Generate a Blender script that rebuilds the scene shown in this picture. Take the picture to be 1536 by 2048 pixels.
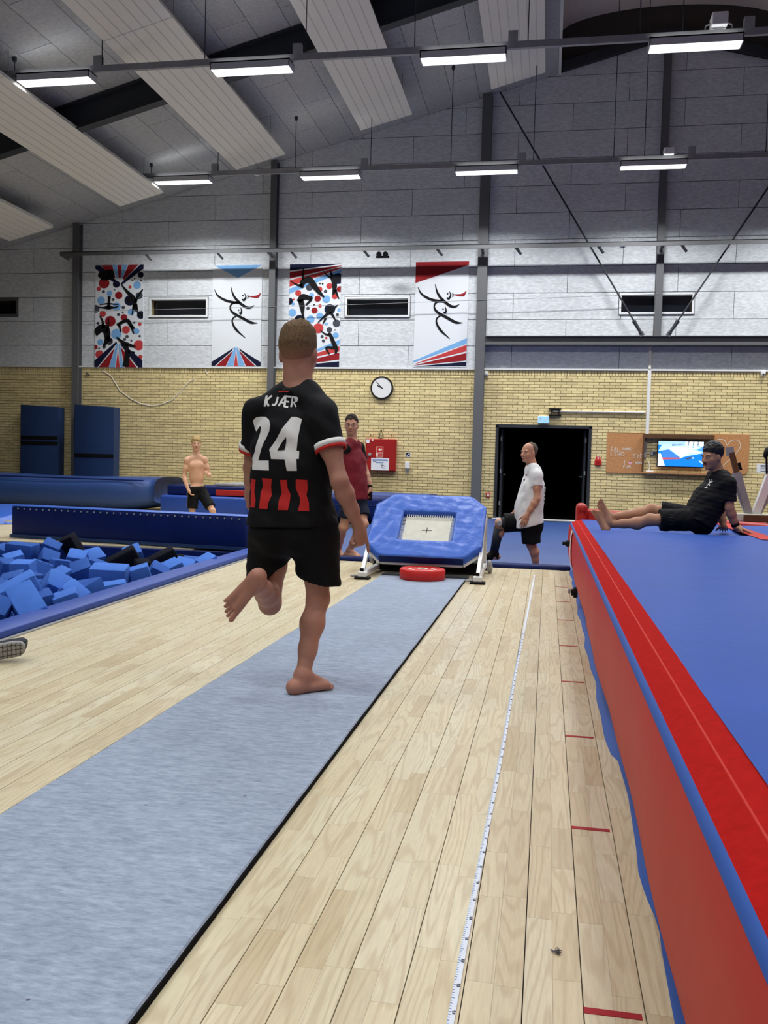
import bpy, bmesh, math, random
import numpy as np
from mathutils import Vector, Matrix
from mathutils.bvhtree import BVHTree

for _o in list(bpy.data.objects):
    bpy.data.objects.remove(_o, do_unlink=True)
SC = bpy.context.scene
COL = SC.collection
RNG = random.Random(7)

# ------------------------------------------------------------------ camera
CF, CYAW, CPIT, CROLL, CH = 1800.0, 0.17813, -0.05003, 0.02578, 1.1277
_f0 = Vector((-math.sin(CYAW), math.cos(CYAW), 0)); _r0 = Vector((math.cos(CYAW), math.sin(CYAW), 0)); _u0 = Vector((0, 0, 1))
_fw = _f0 * math.cos(CPIT) + _u0 * math.sin(CPIT)
_up = _u0 * math.cos(CPIT) - _f0 * math.sin(CPIT)
CR = _r0 * math.cos(CROLL) + _up * math.sin(CROLL)
CU = _up * math.cos(CROLL) - _r0 * math.sin(CROLL)
cam_d = bpy.data.cameras.new('camera')
cam = bpy.data.objects.new('camera', cam_d); COL.objects.link(cam)
cam.matrix_world = Matrix(((CR.x, CU.x, -_fw.x, 0), (CR.y, CU.y, -_fw.y, 0), (CR.z, CU.z, -_fw.z, CH), (0, 0, 0, 1)))
cam_d.sensor_fit = 'VERTICAL'; cam_d.sensor_height = 36.0; cam_d.lens = 36.0 * CF / 2048.0
cam_d.clip_start = 0.05; cam_d.clip_end = 200
SC.camera = cam

# ------------------------------------------------------------------ world, exposure
W = bpy.data.worlds.new('world'); SC.world = W; W.use_nodes = True
W.node_tree.nodes['Background'].inputs[0].default_value = (0.55, 0.62, 0.75, 1)
W.node_tree.nodes['Background'].inputs[1].default_value = 0.02
SC.view_settings.view_transform = 'Standard'; SC.view_settings.look = 'None'
SC.view_settings.gamma = 1.0; SC.view_settings.use_curve_mapping = False
SC.view_settings.exposure = 0.14
LAMP_W = 118.0            # watts of each ceiling fixture
LAMP_COL = (0.97, 0.985, 1.0)

# ------------------------------------------------------------------ pixel -> place
def ray(px, py):
    return CR * ((px - 768) / CF) - CU * ((py - 1024) / CF) + _fw
def PG(px, py, z=0.0):            # where the pixel's ray meets a horizontal plane
    d = ray(px, py); t = (z - CH) / d.z
    return Vector((0, 0, CH)) + d * t
def PW(px, py, Y=21.0):           # where it meets a plane parallel to the back wall
    d = ray(px, py); t = Y / d.y
    return Vector((0, 0, CH)) + d * t

# ------------------------------------------------------------------ objects
def tag(o, label=None, cat=None, group=None, kind=None):
    if label: o['label'] = label
    if cat: o['category'] = cat
    if group: o['group'] = group
    if kind: o['kind'] = kind
    return o
def thing(name, label, cat, loc=(0, 0, 0), group=None):
    o = bpy.data.objects.new(name, None); COL.objects.link(o); o.location = loc
    o.empty_display_size = 0.1
    return tag(o, label, cat, group)
def wloc(o):
    v = Vector(o.location); p = o.parent
    while p: v += Vector(p.location); p = p.parent
    return v
def mk(name, verts, faces, mat, parent=None, smooth=False, origin=None):
    """one mesh object from world-space vertices; origin at its base centre"""
    vs = np.array([tuple(v) for v in verts], dtype=float) if not isinstance(verts, np.ndarray) else verts
    lo, hi = vs.min(0), vs.max(0)
    og = np.array([(lo[0] + hi[0]) / 2, (lo[1] + hi[1]) / 2, lo[2]]) if origin is None else np.array(origin)
    me = bpy.data.meshes.new(name)
    me.from_pydata((vs - og).tolist(), [], faces.tolist() if isinstance(faces, np.ndarray) else faces); me.update()
    if smooth:
        me.polygons.foreach_set('use_smooth', [True] * len(me.polygons))
    o = bpy.data.objects.new(name, me); COL.objects.link(o)
    for m in (mat if isinstance(mat, (list, tuple)) else [mat]): me.materials.append(m)
    if parent:
        o.parent = parent; o.location = Vector(og) - wloc(parent)
    else:
        o.location = Vector(og)
    return o
class MB:
    """collects simple shapes into one mesh"""
    def __init__(s): s.v = []; s.f = []
    def add(s, vs, fs):
        n = len(s.v); s.v += [tuple(v) for v in vs]; s.f += [tuple(i + n for i in f) for f in fs]; return s
    def box(s, x0, x1, y0, y1, z0, z1):
        return s.add([(x0, y0, z0), (x1, y0, z0), (x1, y1, z0), (x0, y1, z0), (x0, y0, z1), (x1, y0, z1), (x1, y1, z1), (x0, y1, z1)],
                     [(0, 3, 2, 1), (4, 5, 6, 7), (0, 1, 5, 4), (1, 2, 6, 5), (2, 3, 7, 6), (3, 0, 4, 7)])
    def obox(s, c, ax, ay, az):       # oriented box, half-axes as vectors
        c = Vector(c); ax = Vector(ax); ay = Vector(ay); az = Vector(az)
        vs = [c + ax * i + ay * j + az * k for k in (-1, 1) for i, j in ((-1, -1), (1, -1), (1, 1), (-1, 1))]
        return s.add(vs, [(0, 3, 2, 1), (4, 5, 6, 7), (0, 1, 5, 4), (1, 2, 6, 5), (2, 3, 7, 6), (3, 0, 4, 7)])
    def beam(s, a, b, w, h, up=(0, 0, 1)):
        a = Vector(a); b = Vector(b); d = (b - a); L = d.length; d.normalize()
        u = Vector(up); sd = d.cross(u)
        if sd.length < 1e-4: sd = d.cross(Vector((1, 0, 0)))
        sd.normalize(); u = sd.cross(d)
        return s.obox((a + b) / 2, d * L / 2, sd * w / 2, u * h / 2)
    def tube(s, pts, r, n=8, cap=True):
        pts = [Vector(p) for p in pts]; rs = r if isinstance(r, (list, tuple)) else [r] * len(pts)
        base = len(s.v); pu = None
        for i, p in enumerate(pts):
            t = (pts[min(i + 1, len(pts) - 1)] - pts[max(i - 1, 0)]).normalized()
            if pu is None: u = t.orthogonal().normalized()
            else:
                u = pu - t * pu.dot(t)
                u = u.normalized() if u.length > 1e-6 else t.orthogonal().normalized()
            pu = u; v = t.cross(u)
            for k in range(n):
                a = 2 * math.pi * k / n; s.v.append(tuple(p + (u * math.cos(a) + v * math.sin(a)) * rs[i]))
        for i in range(len(pts) - 1):
            for k in range(n):
                a = base + i * n + k; b = base + i * n + (k + 1) % n
                s.f.append((a, b, b + n, a + n))
        if cap:
            s.f.append(tuple(base + k for k in range(n - 1, -1, -1))); s.f.append(tuple(base + (len(pts) - 1) * n + k for k in range(n)))
        return s
    def lathe(s, c, prof, n=32, axis=(0, 0, 1)):
        ax = Vector(axis).normalized(); u = ax.orthogonal().normalized(); v = ax.cross(u); c = Vector(c); base = len(s.v)
        for r, h in prof:
            for k in range(n):
                a = 2 * math.pi * k / n; s.v.append(tuple(c + ax * h + (u * math.cos(a) + v * math.sin(a)) * r))
        m = len(prof)
        for i in range(m - 1):
            for k in range(n):
                a = base + i * n + k; b = base + i * n + (k + 1) % n; s.f.append((a, b, b + n, a + n))
        s.f.append(tuple(base + k for k in range(n - 1, -1, -1))); s.f.append(tuple(base + (m - 1) * n + k for k in range(n)))
        return s
    def prism(s, poly, d):             # polygon of 3D points extruded by vector d
        n = len(poly); d = Vector(d); p = [Vector(q) for q in poly]
        s.add(p + [q + d for q in p], [tuple(range(n - 1, -1, -1)), tuple(range(n, 2 * n))] + [(i, (i + 1) % n, n + (i + 1) % n, n + i) for i in range(n)])
        return s
    def build(s, name, mat, parent=None, smooth=False, bevel=0, seg=2, origin=None):
        o = mk(name, s.v, s.f, mat, parent, False, origin)
        bm = bmesh.new(); bm.from_mesh(o.data)
        bmesh.ops.recalc_face_normals(bm, faces=bm.faces)
        if bevel:
            es = [e for e in bm.edges if len(e.link_faces) == 2 and e.calc_face_angle(0) > 0.5]
            bmesh.ops.bevel(bm, geom=es, offset=bevel, segments=seg, profile=0.5, affect='EDGES', clamp_overlap=True)
        bm.to_mesh(o.data); bm.free()
        if smooth:
            o.data.polygons.foreach_set('use_smooth', [True] * len(o.data.polygons))
            try: o.data.set_sharp_from_angle(angle=math.radians(50))
            except Exception: pass
        return o
def boxo(name, x0, x1, y0, y1, z0, z1, mat, parent=None, bevel=0, seg=2, smooth=False):
    return MB().box(x0, x1, y0, y1, z0, z1).build(name, mat, parent, smooth or bevel > 0.02, bevel, seg)

# ------------------------------------------------------------------ materials
def hexc(r, g, b):
    f = lambda c: (c / 255 / 12.92) if c / 255 <= 0.04045 else ((c / 255 + 0.055) / 1.055) ** 2.4
    return (f(r), f(g), f(b), 1)
class NT:
    def __init__(s, m): s.t = m.node_tree; s.n = s.t.nodes; s.l = s.t.links
    def new(s, ty, **kw):
        n = s.n.new(ty)
        for k, v in kw.items(): setattr(n, k, v)
        return n
    def link(s, a, b): s.l.new(a, b)
def mat(name, col, rough=0.6, spec=0.4, metal=0.0, noise=None, bump=None, coat=0.0, sheen=0.0, emit=None, island=0.0, stretch=(1, 1, 1), coords='pos', sss=0.0):
    """noise=(scale, amount) varies the value; bump=(scale, strength, detail); island = random value per piece"""
    m = bpy.data.materials.new(name); m.use_nodes = True; N = NT(m); b = N.n['Principled BSDF']
    c = hexc(*col)
    b.inputs['Base Color'].default_value = c; b.inputs['Roughness'].default_value = rough
    b.inputs['Specular IOR Level'].default_value = spec; b.inputs['Metallic'].default_value = metal
    if coat: b.inputs['Coat Weight'].default_value = coat; b.inputs['Coat Roughness'].default_value = 0.25
    if sheen: b.inputs['Sheen Weight'].default_value = sheen
    if sss:
        b.inputs['Subsurface Weight'].default_value = sss; b.inputs['Subsurface Radius'].default_value = (0.02, 0.008, 0.004); b.inputs['Subsurface Scale'].default_value = 0.5
    if emit: b.inputs['Emission Color'].default_value = hexc(*emit[0]); b.inputs['Emission Strength'].default_value = emit[1]
    vec = None
    if noise or bump:
        mp = N.new('ShaderNodeMapping'); mp.inputs['Scale'].default_value = stretch
        if coords == 'pos': g = N.new('ShaderNodeNewGeometry'); N.link(g.outputs['Position'], mp.inputs[0])
        else: g = N.new('ShaderNodeTexCoord'); N.link(g.outputs['Object'], mp.inputs[0])
        vec = mp.outputs[0]
    src = None
    if noise or island:
        hsv = N.new('ShaderNodeHueSaturation'); hsv.inputs['Color'].default_value = c
        val = None
        if noise:
            nz = N.new('ShaderNodeTexNoise'); nz.inputs['Scale'].default_value = noise[0]; nz.inputs['Detail'].default_value = 6; N.link(vec, nz.inputs['Vector'])
            mr = N.new('ShaderNodeMapRange'); mr.inputs[1].default_value = 0.25; mr.inputs[2].default_value = 0.75
            mr.inputs[3].default_value = 1 - noise[1]; mr.inputs[4].default_value = 1 + noise[1]; N.link(nz.outputs[0], mr.inputs[0]); val = mr.outputs[0]
        if island:
            g2 = N.new('ShaderNodeNewGeometry'); oi = N.new('ShaderNodeObjectInfo')
            ad = N.new('ShaderNodeMath', operation='ADD'); N.link(g2.outputs['Random Per Island'], ad.inputs[0]); N.link(oi.outputs['Random'], ad.inputs[1])
            fr = N.new('ShaderNodeMath', operation='FRACT'); N.link(ad.outputs[0], fr.inputs[0])
            mr2 = N.new('ShaderNodeMapRange'); mr2.inputs[3].default_value = 1 - island; mr2.inputs[4].default_value = 1 + island; N.link(fr.outputs[0], mr2.inputs[0])
            if val is None: val = mr2.outputs[0]
            else:
                mu = N.new('ShaderNodeMath', operation='MULTIPLY'); N.link(val, mu.inputs[0]); N.link(mr2.outputs[0], mu.inputs[1]); val = mu.outputs[0]
        N.link(val, hsv.inputs['Value']); N.link(hsv.outputs[0], b.inputs['Base Color'])
    if bump:
        nb = N.new('ShaderNodeTexNoise'); nb.inputs['Scale'].default_value = bump[0]; nb.inputs['Detail'].default_value = bump[2] if len(bump) > 2 else 3; N.link(vec, nb.inputs['Vector'])
        bp = N.new('ShaderNodeBump'); bp.inputs['Strength'].default_value = bump[1]; bp.inputs['Distance'].default_value = bump[3] if len(bump) > 3 else 0.01
        N.link(nb.outputs[0], bp.inputs['Height']); N.link(bp.outputs[0], b.inputs['Normal'])
    return m
M = {}
def mt(k, *a, **kw): M[k] = mat(k, *a, **kw); return M[k]
mt('brick', (228, 210, 156), 0.9, 0.15, noise=(9, 0.10), bump=(60, 0.35, 4, 0.004), island=0.13)
mt('mortar', (168, 150, 112), 0.95, 0.1, noise=(20, 0.1))
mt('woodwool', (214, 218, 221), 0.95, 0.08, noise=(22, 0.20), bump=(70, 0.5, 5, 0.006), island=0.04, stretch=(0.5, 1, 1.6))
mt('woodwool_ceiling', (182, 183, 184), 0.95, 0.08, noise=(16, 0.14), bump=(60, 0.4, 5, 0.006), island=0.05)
mt('joint', (52, 52, 54), 0.95, 0.1)
mt('steel_dark', (48, 51, 56), 0.55, 0.35)
mt('steel_grey', (98, 99, 101), 0.5, 0.4)
mt('galv', (150, 151, 153), 0.5, 0.4, metal=0.15, noise=(8, 0.12))
mt('white_metal', (224, 224, 222), 0.4, 0.5)
mt('radiant', (232, 229, 220), 0.55, 0.3)
mt('radiant_rib', (206, 203, 195), 0.6, 0.3)
mt('black', (10, 10, 11), 0.7, 0.2)
mt('black_gloss', (12, 12, 14), 0.3, 0.5)
mt('unlit_black', (14, 14, 15), 0.9, 0.1)  # near-black colour stands for the darkness of the unlit room behind the door
mt('vault', (226, 212, 196), 0.6, 0.3, noise=(0.7, 0.15))
mt('gable_dark', (70, 64, 60), 0.8, 0.2, noise=(1.2, 0.2))
mt('rust', (190, 92, 52), 0.8, 0.2, noise=(6, 0.2))
mt('white_paint', (228, 230, 230), 0.5, 0.3)
mt('white_plastic', (236, 236, 234), 0.4, 0.4)
mt('glass_dark', (22, 24, 32), 0.15, 0.6)
mt('fixture', (205, 206, 206), 0.4, 0.4)
mt('louvre', (250, 250, 250), 0.5, 0.3, emit=((255, 255, 255), 1.2))
mt('tube_light', (255, 255, 255), 0.5, 0.3, emit=((250, 253, 255), 9.0))
mt('vinyl_blue', (42, 88, 178), 0.42, 0.45, noise=(3, 0.06), bump=(5, 0.25, 3, 0.03))
mt('vinyl_blue_mid', (32, 68, 152), 0.45, 0.42, noise=(3, 0.08), bump=(5, 0.3, 3, 0.03))
mt('vinyl_blue_dark', (8, 28, 86), 0.5, 0.22, noise=(3, 0.10), bump=(4, 0.3, 3, 0.03))
mt('vinyl_navy', (34, 58, 100), 0.5, 0.4, noise=(2, 0.08))
mt('vinyl_slate', (40, 68, 124), 0.5, 0.4, noise=(1.5, 0.08), bump=(2, 0.2, 3, 0.05))
mt('tramp_pad', (56, 98, 188), 0.38, 0.25, noise=(4, 0.06), bump=(6, 0.5, 3, 0.03), stretch=(1, 1, 1))
mt('mat_top', (40, 80, 166), 0.40, 0.10, noise=(2.5, 0.07), bump=(30, 0.08, 3, 0.01), stretch=(0.4, 1.6, 1))
mt('mat_red', (192, 46, 38), 0.5, 0.12, noise=(2.5, 0.05), bump=(3, 0.2, 2, 0.02))
mt('mat_red_felt', (166, 26, 22), 0.9, 0.05, noise=(40, 0.12), bump=(200, 0.3, 3, 0.002))
mt('mat_stripe', (40, 82, 160), 0.6, 0.3)
mt('mat_white', (222, 218, 210), 0.6, 0.3, noise=(20, 0.1))
mt('red_vinyl', (176, 34, 30), 0.45, 0.4, noise=(4, 0.08))
mt('red_rubber', (196, 36, 30), 0.5, 0.35, noise=(12, 0.05))
mt('red_tape', (158, 24, 36), 0.6, 0.3)
mt('red_box', (160, 28, 26), 0.4, 0.4)
mt('foam_blue', (48, 86, 160), 0.85, 0.15, noise=(12, 0.06), bump=(60, 0.3, 3, 0.004), island=0.1)
mt('foam_light', (70, 114, 196), 0.85, 0.15, noise=(12, 0.06), bump=(60, 0.3, 3, 0.004), island=0.08)
mt('foam_black', (14, 16, 26), 0.9, 0.1, bump=(60, 0.3, 3, 0.004))
mt('carpet', (166, 182, 204), 0.95, 0.05, sheen=0.3)
mt('carpet_back', (14, 14, 16), 0.9, 0.1, bump=(300, 0.5, 3, 0.004))
mt('grey_board', (60, 62, 64), 0.8, 0.2)
mt('tape', (214, 222, 232), 0.5, 0.3)
mt('print_dark', (46, 50, 58), 0.7, 0.2)
mt('print_blue', (96, 132, 190), 0.7, 0.2)
mt('bed', (206, 204, 188), 0.8, 0.2, noise=(14, 0.08), bump=(120, 0.4, 2, 0.003))
mt('net_white', (232, 232, 226), 0.7, 0.2)
mt('osb', (196, 140, 92), 0.8, 0.2, noise=(30, 0.22), bump=(60, 0.2, 3, 0.003))
mt('ply_dark', (96, 66, 44), 0.7, 0.25, noise=(8, 0.15))
mt('chalk', (236, 232, 220), 0.9, 0.1)
mt('pink_chalk', (236, 176, 190), 0.9, 0.1)
mt('paper', (234, 236, 240), 0.7, 0.2)
mt('exit_sign', (150, 205, 240), 0.5, 0.3, emit=((150, 205, 245), 0.35))
mt('skin', (194, 142, 116), 0.55, 0.3, noise=(14, 0.06), bump=(40, 0.1, 3, 0.004), sss=0.08)
mt('skin_runner', (170, 120, 100), 0.55, 0.3, noise=(10, 0.10), bump=(30, 0.15, 3, 0.004), sss=0.08)
mt('skin_pink', (216, 138, 120), 0.55, 0.3, noise=(14, 0.1), sss=0.08)
mt('skin_tan', (176, 128, 98), 0.55, 0.3, noise=(14, 0.07), sss=0.08)
mt('skin_pale', (206, 160, 130), 0.55, 0.3, noise=(14, 0.06), sss=0.08)
mt('lip', (160, 98, 86), 0.5, 0.3)
mt('eye_white', (190, 182, 174), 0.3, 0.5)
mt('eye_dark', (30, 24, 20), 0.3, 0.5)
mt('hair_brown', (98, 78, 56), 0.8, 0.2, noise=(60, 0.3), bump=(140, 0.9, 3, 0.008), stretch=(1, 1, 0.5))
mt('hair_fade', (150, 112, 88), 0.8, 0.2, noise=(90, 0.2), bump=(160, 0.5, 3, 0.004))
mt('hair_blond', (170, 146, 98), 0.8, 0.2, noise=(40, 0.35), bump=(60, 0.8, 3, 0.01))
mt('hair_dark', (50, 40, 34), 0.8, 0.2, noise=(60, 0.3), bump=(140, 0.8, 3, 0.008))
mt('hair_grey', (96, 86, 74), 0.85, 0.2, noise=(80, 0.25), bump=(140, 0.6, 3, 0.005))
mt('hair_black', (16, 14, 15), 0.5, 0.4, noise=(60, 0.3), bump=(120, 0.7, 3, 0.008))
mt('jersey', (12, 13, 16), 0.75, 0.2, noise=(6, 0.25), bump=(9, 0.45, 4, 0.02))
mt('jersey_white', (226, 224, 220), 0.7, 0.25, bump=(9, 0.3, 4, 0.02), noise=(8, 0.06))
mt('jersey_red', (190, 40, 36), 0.7, 0.25, bump=(9, 0.4, 4, 0.02), noise=(10, 0.1))
mt('shorts_black', (9, 9, 11), 0.8, 0.2, bump=(10, 0.4, 4, 0.02))
mt('tshirt_white', (226, 225, 224), 0.85, 0.15, bump=(11, 0.3, 2, 0.03))
mt('tshirt_maroon', (116, 28, 40), 0.7, 0.2, bump=(11, 0.35, 2, 0.03), noise=(8, 0.1))
mt('tshirt_black', (15, 15, 19), 0.8, 0.2, bump=(14, 0.5, 4, 0.03))
mt('shorts_navy', (24, 30, 48), 0.8, 0.2, bump=(14, 0.4, 4, 0.03))
mt('shoe_grey', (158, 156, 154), 0.7, 0.25, noise=(20, 0.1), bump=(60, 0.3, 3, 0.004))
mt('shoe_line', (72, 70, 70), 0.8, 0.2)
mt('bronze', (120, 108, 78), 0.35, 0.5, metal=0.8, noise=(12, 0.2))
mt('ban_white', (226, 230, 234), 0.7, 0.2)
mt('ban_navy', (16, 22, 52), 0.7, 0.2)
mt('ban_red', (146, 30, 36), 0.7, 0.2)
mt('ban_coral', (196, 66, 66), 0.7, 0.2)
mt('ban_blue', (124, 176, 226), 0.7, 0.2)
mt('ban_black', (16, 16, 19), 0.7, 0.2)
mt('ban_grey', (70, 74, 84), 0.7, 0.2)

def carpet_material():
    m = M['carpet']; N = NT(m); b = N.n['Principled BSDF']
    g = N.new('ShaderNodeNewGeometry')
    mp = N.new('ShaderNodeMapping'); mp.inputs['Scale'].default_value = (1.0, 3.0, 1.0); N.link(g.outputs['Position'], mp.inputs[0])
    n1 = N.new('ShaderNodeTexNoise'); n1.inputs['Scale'].default_value = 18; n1.inputs['Detail'].default_value = 10; n1.inputs['Roughness'].default_value = 0.75; N.link(mp.outputs[0], n1.inputs['Vector'])
    n2 = N.new('ShaderNodeTexNoise'); n2.inputs['Scale'].default_value = 1.6; n2.inputs['Detail'].default_value = 4; N.link(g.outputs['Position'], n2.inputs['Vector'])
    cr = N.new('ShaderNodeValToRGB'); cr.color_ramp.elements[0].position = 0.30; cr.color_ramp.elements[1].position = 0.70
    cr.color_ramp.elements[0].color = hexc(114, 129, 152); cr.color_ramp.elements[1].color = hexc(174, 187, 205); N.link(n1.outputs[0], cr.inputs[0])
    hs = N.new('ShaderNodeHueSaturation'); N.link(cr.outputs[0], hs.inputs['Color'])
    mr = N.new('ShaderNodeMapRange'); mr.inputs[1].default_value = 0.3; mr.inputs[2].default_value = 0.7; mr.inputs[3].default_value = 0.93; mr.inputs[4].default_value = 1.07; N.link(n2.outputs[0], mr.inputs[0]); N.link(mr.outputs[0], hs.inputs['Value'])
    # small dark specks of lint
    vo = N.new('ShaderNodeTexVoronoi'); vo.inputs['Scale'].default_value = 7; N.link(g.outputs['Position'], vo.inputs['Vector'])
    lt = N.new('ShaderNodeMath', operation='LESS_THAN'); lt.inputs[1].default_value = 0.035; N.link(vo.outputs['Distance'], lt.inputs[0])
    mx = N.new('ShaderNodeMix', data_type='RGBA'); mx.inputs['B'].default_value = hexc(84, 92, 108); N.link(lt.outputs[0], mx.inputs['Factor']); N.link(hs.outputs[0], mx.inputs['A']); N.link(mx.outputs['Result'], b.inputs['Base Color'])
    bp = N.new('ShaderNodeBump'); bp.inputs['Strength'].default_value = 0.6; bp.inputs['Distance'].default_value = 0.006; N.link(n1.outputs[0], bp.inputs['Height']); N.link(bp.outputs[0], b.inputs['Normal'])
carpet_material()

def wood_material():
    m = bpy.data.materials.new('ash_wood'); m.use_nodes = True; N = NT(m); b = N.n['Principled BSDF']
    g = N.new('ShaderNodeNewGeometry'); oi = N.new('ShaderNodeObjectInfo')
    ad = N.new('ShaderNodeMath', operation='ADD'); N.link(g.outputs['Random Per Island'], ad.inputs[0]); N.link(oi.outputs['Random'], ad.inputs[1])
    fr = N.new('ShaderNodeMath', operation='FRACT'); N.link(ad.outputs[0], fr.inputs[0])
    sc = N.new('ShaderNodeMath', operation='MULTIPLY'); sc.inputs[1].default_value = 37.0; N.link(fr.outputs[0], sc.inputs[0])
    cx = N.new('ShaderNodeCombineXYZ')
    for k in range(3): N.link(sc.outputs[0], cx.inputs[k])
    va = N.new('ShaderNodeVectorMath', operation='ADD'); N.link(g.outputs['Position'], va.inputs[0]); N.link(cx.outputs[0], va.inputs[1])
    mp = N.new('ShaderNodeMapping'); mp.inputs['Scale'].default_value = (1.0, 0.085, 1.0); N.link(va.outputs[0], mp.inputs[0])
    # cathedral grain: contour lines of a stretched noise
    nz = N.new('ShaderNodeTexNoise'); nz.inputs['Scale'].default_value = 9; nz.inputs['Detail'].default_value = 1.5; N.link(mp.outputs[0], nz.inputs['Vector'])
    mu = N.new('ShaderNodeMath', operation='MULTIPLY'); mu.inputs[1].default_value = 95; N.link(nz.outputs[0], mu.inputs[0])
    sn = N.new('ShaderNodeMath', operation='SINE'); N.link(mu.outputs[0], sn.inputs[0])
    mr = N.new('ShaderNodeMapRange'); mr.inputs[1].default_value = 0.1; mr.inputs[2].default_value = 1.0; N.link(sn.outputs[0], mr.inputs[0])
    nf = N.new('ShaderNodeTexNoise'); nf.inputs['Scale'].default_value = 160; nf.inputs['Detail'].default_value = 3; N.link(mp.outputs[0], nf.inputs['Vector'])
    cr = N.new('ShaderNodeValToRGB'); e = cr.color_ramp.elements
    e[0].position = 0.0; e[0].color = hexc(190, 174, 138); e[1].position = 1.0; e[1].color = hexc(213, 204, 174)
    for pos, c in ((0.12, (202, 188, 154)), (0.35, (208, 196, 162)), (0.6, (204, 193, 160)), (0.8, (211, 202, 172)), (0.92, (195, 181, 148))):
        q = e.new(pos); q.color = hexc(*c)
    N.link(fr.outputs[0], cr.inputs[0])
    gm = N.new('ShaderNodeMath', operation='MULTIPLY'); gm.inputs[1].default_value = 0.34; N.link(mr.outputs[0], gm.inputs[0])
    m1 = N.new('ShaderNodeMix', data_type='RGBA'); N.link(gm.outputs[0], m1.inputs['Factor']); N.link(cr.outputs[0], m1.inputs['A']); m1.inputs['B'].default_value = hexc(166, 138, 100)
    mr2 = N.new('ShaderNodeMapRange'); mr2.inputs[1].default_value = 0.3; mr2.inputs[2].default_value = 0.7; mr2.inputs[3].default_value = 0.92; mr2.inputs[4].default_value = 1.06; N.link(nf.outputs[0], mr2.inputs[0])
    hs = N.new('ShaderNodeHueSaturation'); N.link(m1.outputs['Result'], hs.inputs['Color']); N.link(mr2.outputs[0], hs.inputs['Value'])
    N.link(hs.outputs[0], b.inputs['Base Color'])
    b.inputs['Roughness'].default_value = 0.36; b.inputs['Specular IOR Level'].default_value = 0.35
    return m
M['wood'] = wood_material()
# ================================================================== structure
YW = 21.0
RIDGE = 2.30
def zroof(x):
    return 10.04 + 0.2645 * min(x, 2 * RIDGE - x)
def rects_minus(x0, x1, z0, z1, holes):
    xs = sorted({x0, x1} | {v for h in holes for v in h[:2] if x0 < v < x1}); zs = sorted({z0, z1} | {v for h in holes for v in h[2:] if z0 < v < z1})
    out = []
    for i in range(len(xs) - 1):
        for j in range(len(zs) - 1):
            mx, mz = (xs[i] + xs[i + 1]) / 2, (zs[j] + zs[j + 1]) / 2
            if not any(h[0] < mx < h[1] and h[2] < mz < h[3] for h in holes): out.append((xs[i], xs[i + 1], zs[j], zs[j + 1]))
    return out
DOOR = (-1.17, 0.93, 0.0, 2.15)
WINS = [(-15.2, -13.37, 4.75, 5.11), (-9.73, -8.30, 4.70, 5.09), (-4.79, -3.33, 4.68, 5.07), (1.50, 3.02, 4.72, 5.11)]
HOLES = [DOOR] + WINS
# --- back wall: mortar body, bricks, wood-wool panels
wb = MB()
for (a, b, c, d) in rects_minus(-18.0, 22.6, 0.0, 6.0, HOLES): wb.box(a, b, YW, YW + 0.35, c, d)
wb.prism([(-18.0, YW, 6.0), (22.6, YW, 6.0), (RIDGE, YW, zroof(RIDGE)), (-14.6, YW, 6.18)][:2] + [(22.6, YW, zroof(22.6) if zroof(22.6) > 6.0 else 6.001), (RIDGE, YW, zroof(RIDGE)), (-18.0, YW, max(zroof(-18.0), 6.001))], (0, 0.35, 0))
wall_back = tag(wb.build('wall_back', M['mortar']), kind='structure')
tag(boxo('panel_backing', -17.9, 22.5, YW - 0.004, YW - 0.001, 3.46, 4.60, M['joint'], wall_back))
bk2 = MB()
for (a, b, c, d) in rects_minus(-17.9, 22.5, 4.60, 6.0, HOLES): bk2.box(a, b, YW - 0.004, YW - 0.001, c, d)
bk2.prism([(-17.9, YW - 0.004, 6.0), (22.5, YW - 0.004, 6.0), (RIDGE, YW - 0.004, zroof(RIDGE))], (0, 0.003, 0))
bk2.build('panel_backing', M['joint'], wall_back)
BRICK_TOP = 3.42
bl, bh, bw = 0.228, 0.0547, 0.012
me_b = bpy.data.meshes.new('brick')
_m = MB().box(-bl / 2, bl / 2, -bw, 0.001, -bh / 2, bh / 2); me_b.from_pydata(_m.v, [], _m.f); me_b.materials.append(M['brick'])
me_r = bpy.data.meshes.new('brick_rowlock')
_m = MB().box(-0.0545 / 2, 0.0545 / 2, -bw, 0.001, -0.054, 0.054); me_r.from_pydata(_m.v, [], _m.f); me_r.materials.append(M['brick'])
bricks = []; half = []
nco = 49
for i in range(nco):
    z = BRICK_TOP - 0.122 - 0.0667 * (i + 0.5)
    off = 0.12 if i % 2 else 0.0
    for k in range(-68, 24):
        x = k * 0.24 + off
        if DOOR[0] - 0.11 < x < DOOR[1] + 0.11 and z < DOOR[3] + 0.03:
            if x < DOOR[0] + 0.1 and x - bl / 2 < DOOR[0] - 0.05: half.append((x - bl / 2, DOOR[0] - 0.032, z))
            elif x > DOOR[1] - 0.1 and x + bl / 2 > DOOR[1] + 0.05: half.append((DOOR[1] + 0.032, x + bl / 2, z))
            continue
        if z < 0.03: continue
        bricks.append((x, z, 0))
for k in range(-245, 85):
    bricks.append((k * 0.0667, BRICK_TOP - 0.058, 1))
def brick_rank(b):
    x, z, r = b
    if r: return 99
    vis = (0.99 < x < 1.28 and z > 0.75) or (1.28 <= x < 4.6 and z > 2.06) or (-2.9 < x < -1.75 and z > 0.95) or (-1.45 < x < -1.2 and z > 0.6) or (-1.2 <= x < 0.99 and z > 2.45)
    return -x if vis else 90
bricks.sort(key=brick_rank)
for x, z, r in bricks[:300]:
    o = bpy.data.objects.new('brick', me_b); COL.objects.link(o); o.parent = wall_back
    o.location = Vector((x, YW - RNG.random() * 0.003, z)) - wall_back.location
rest = MB()
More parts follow.
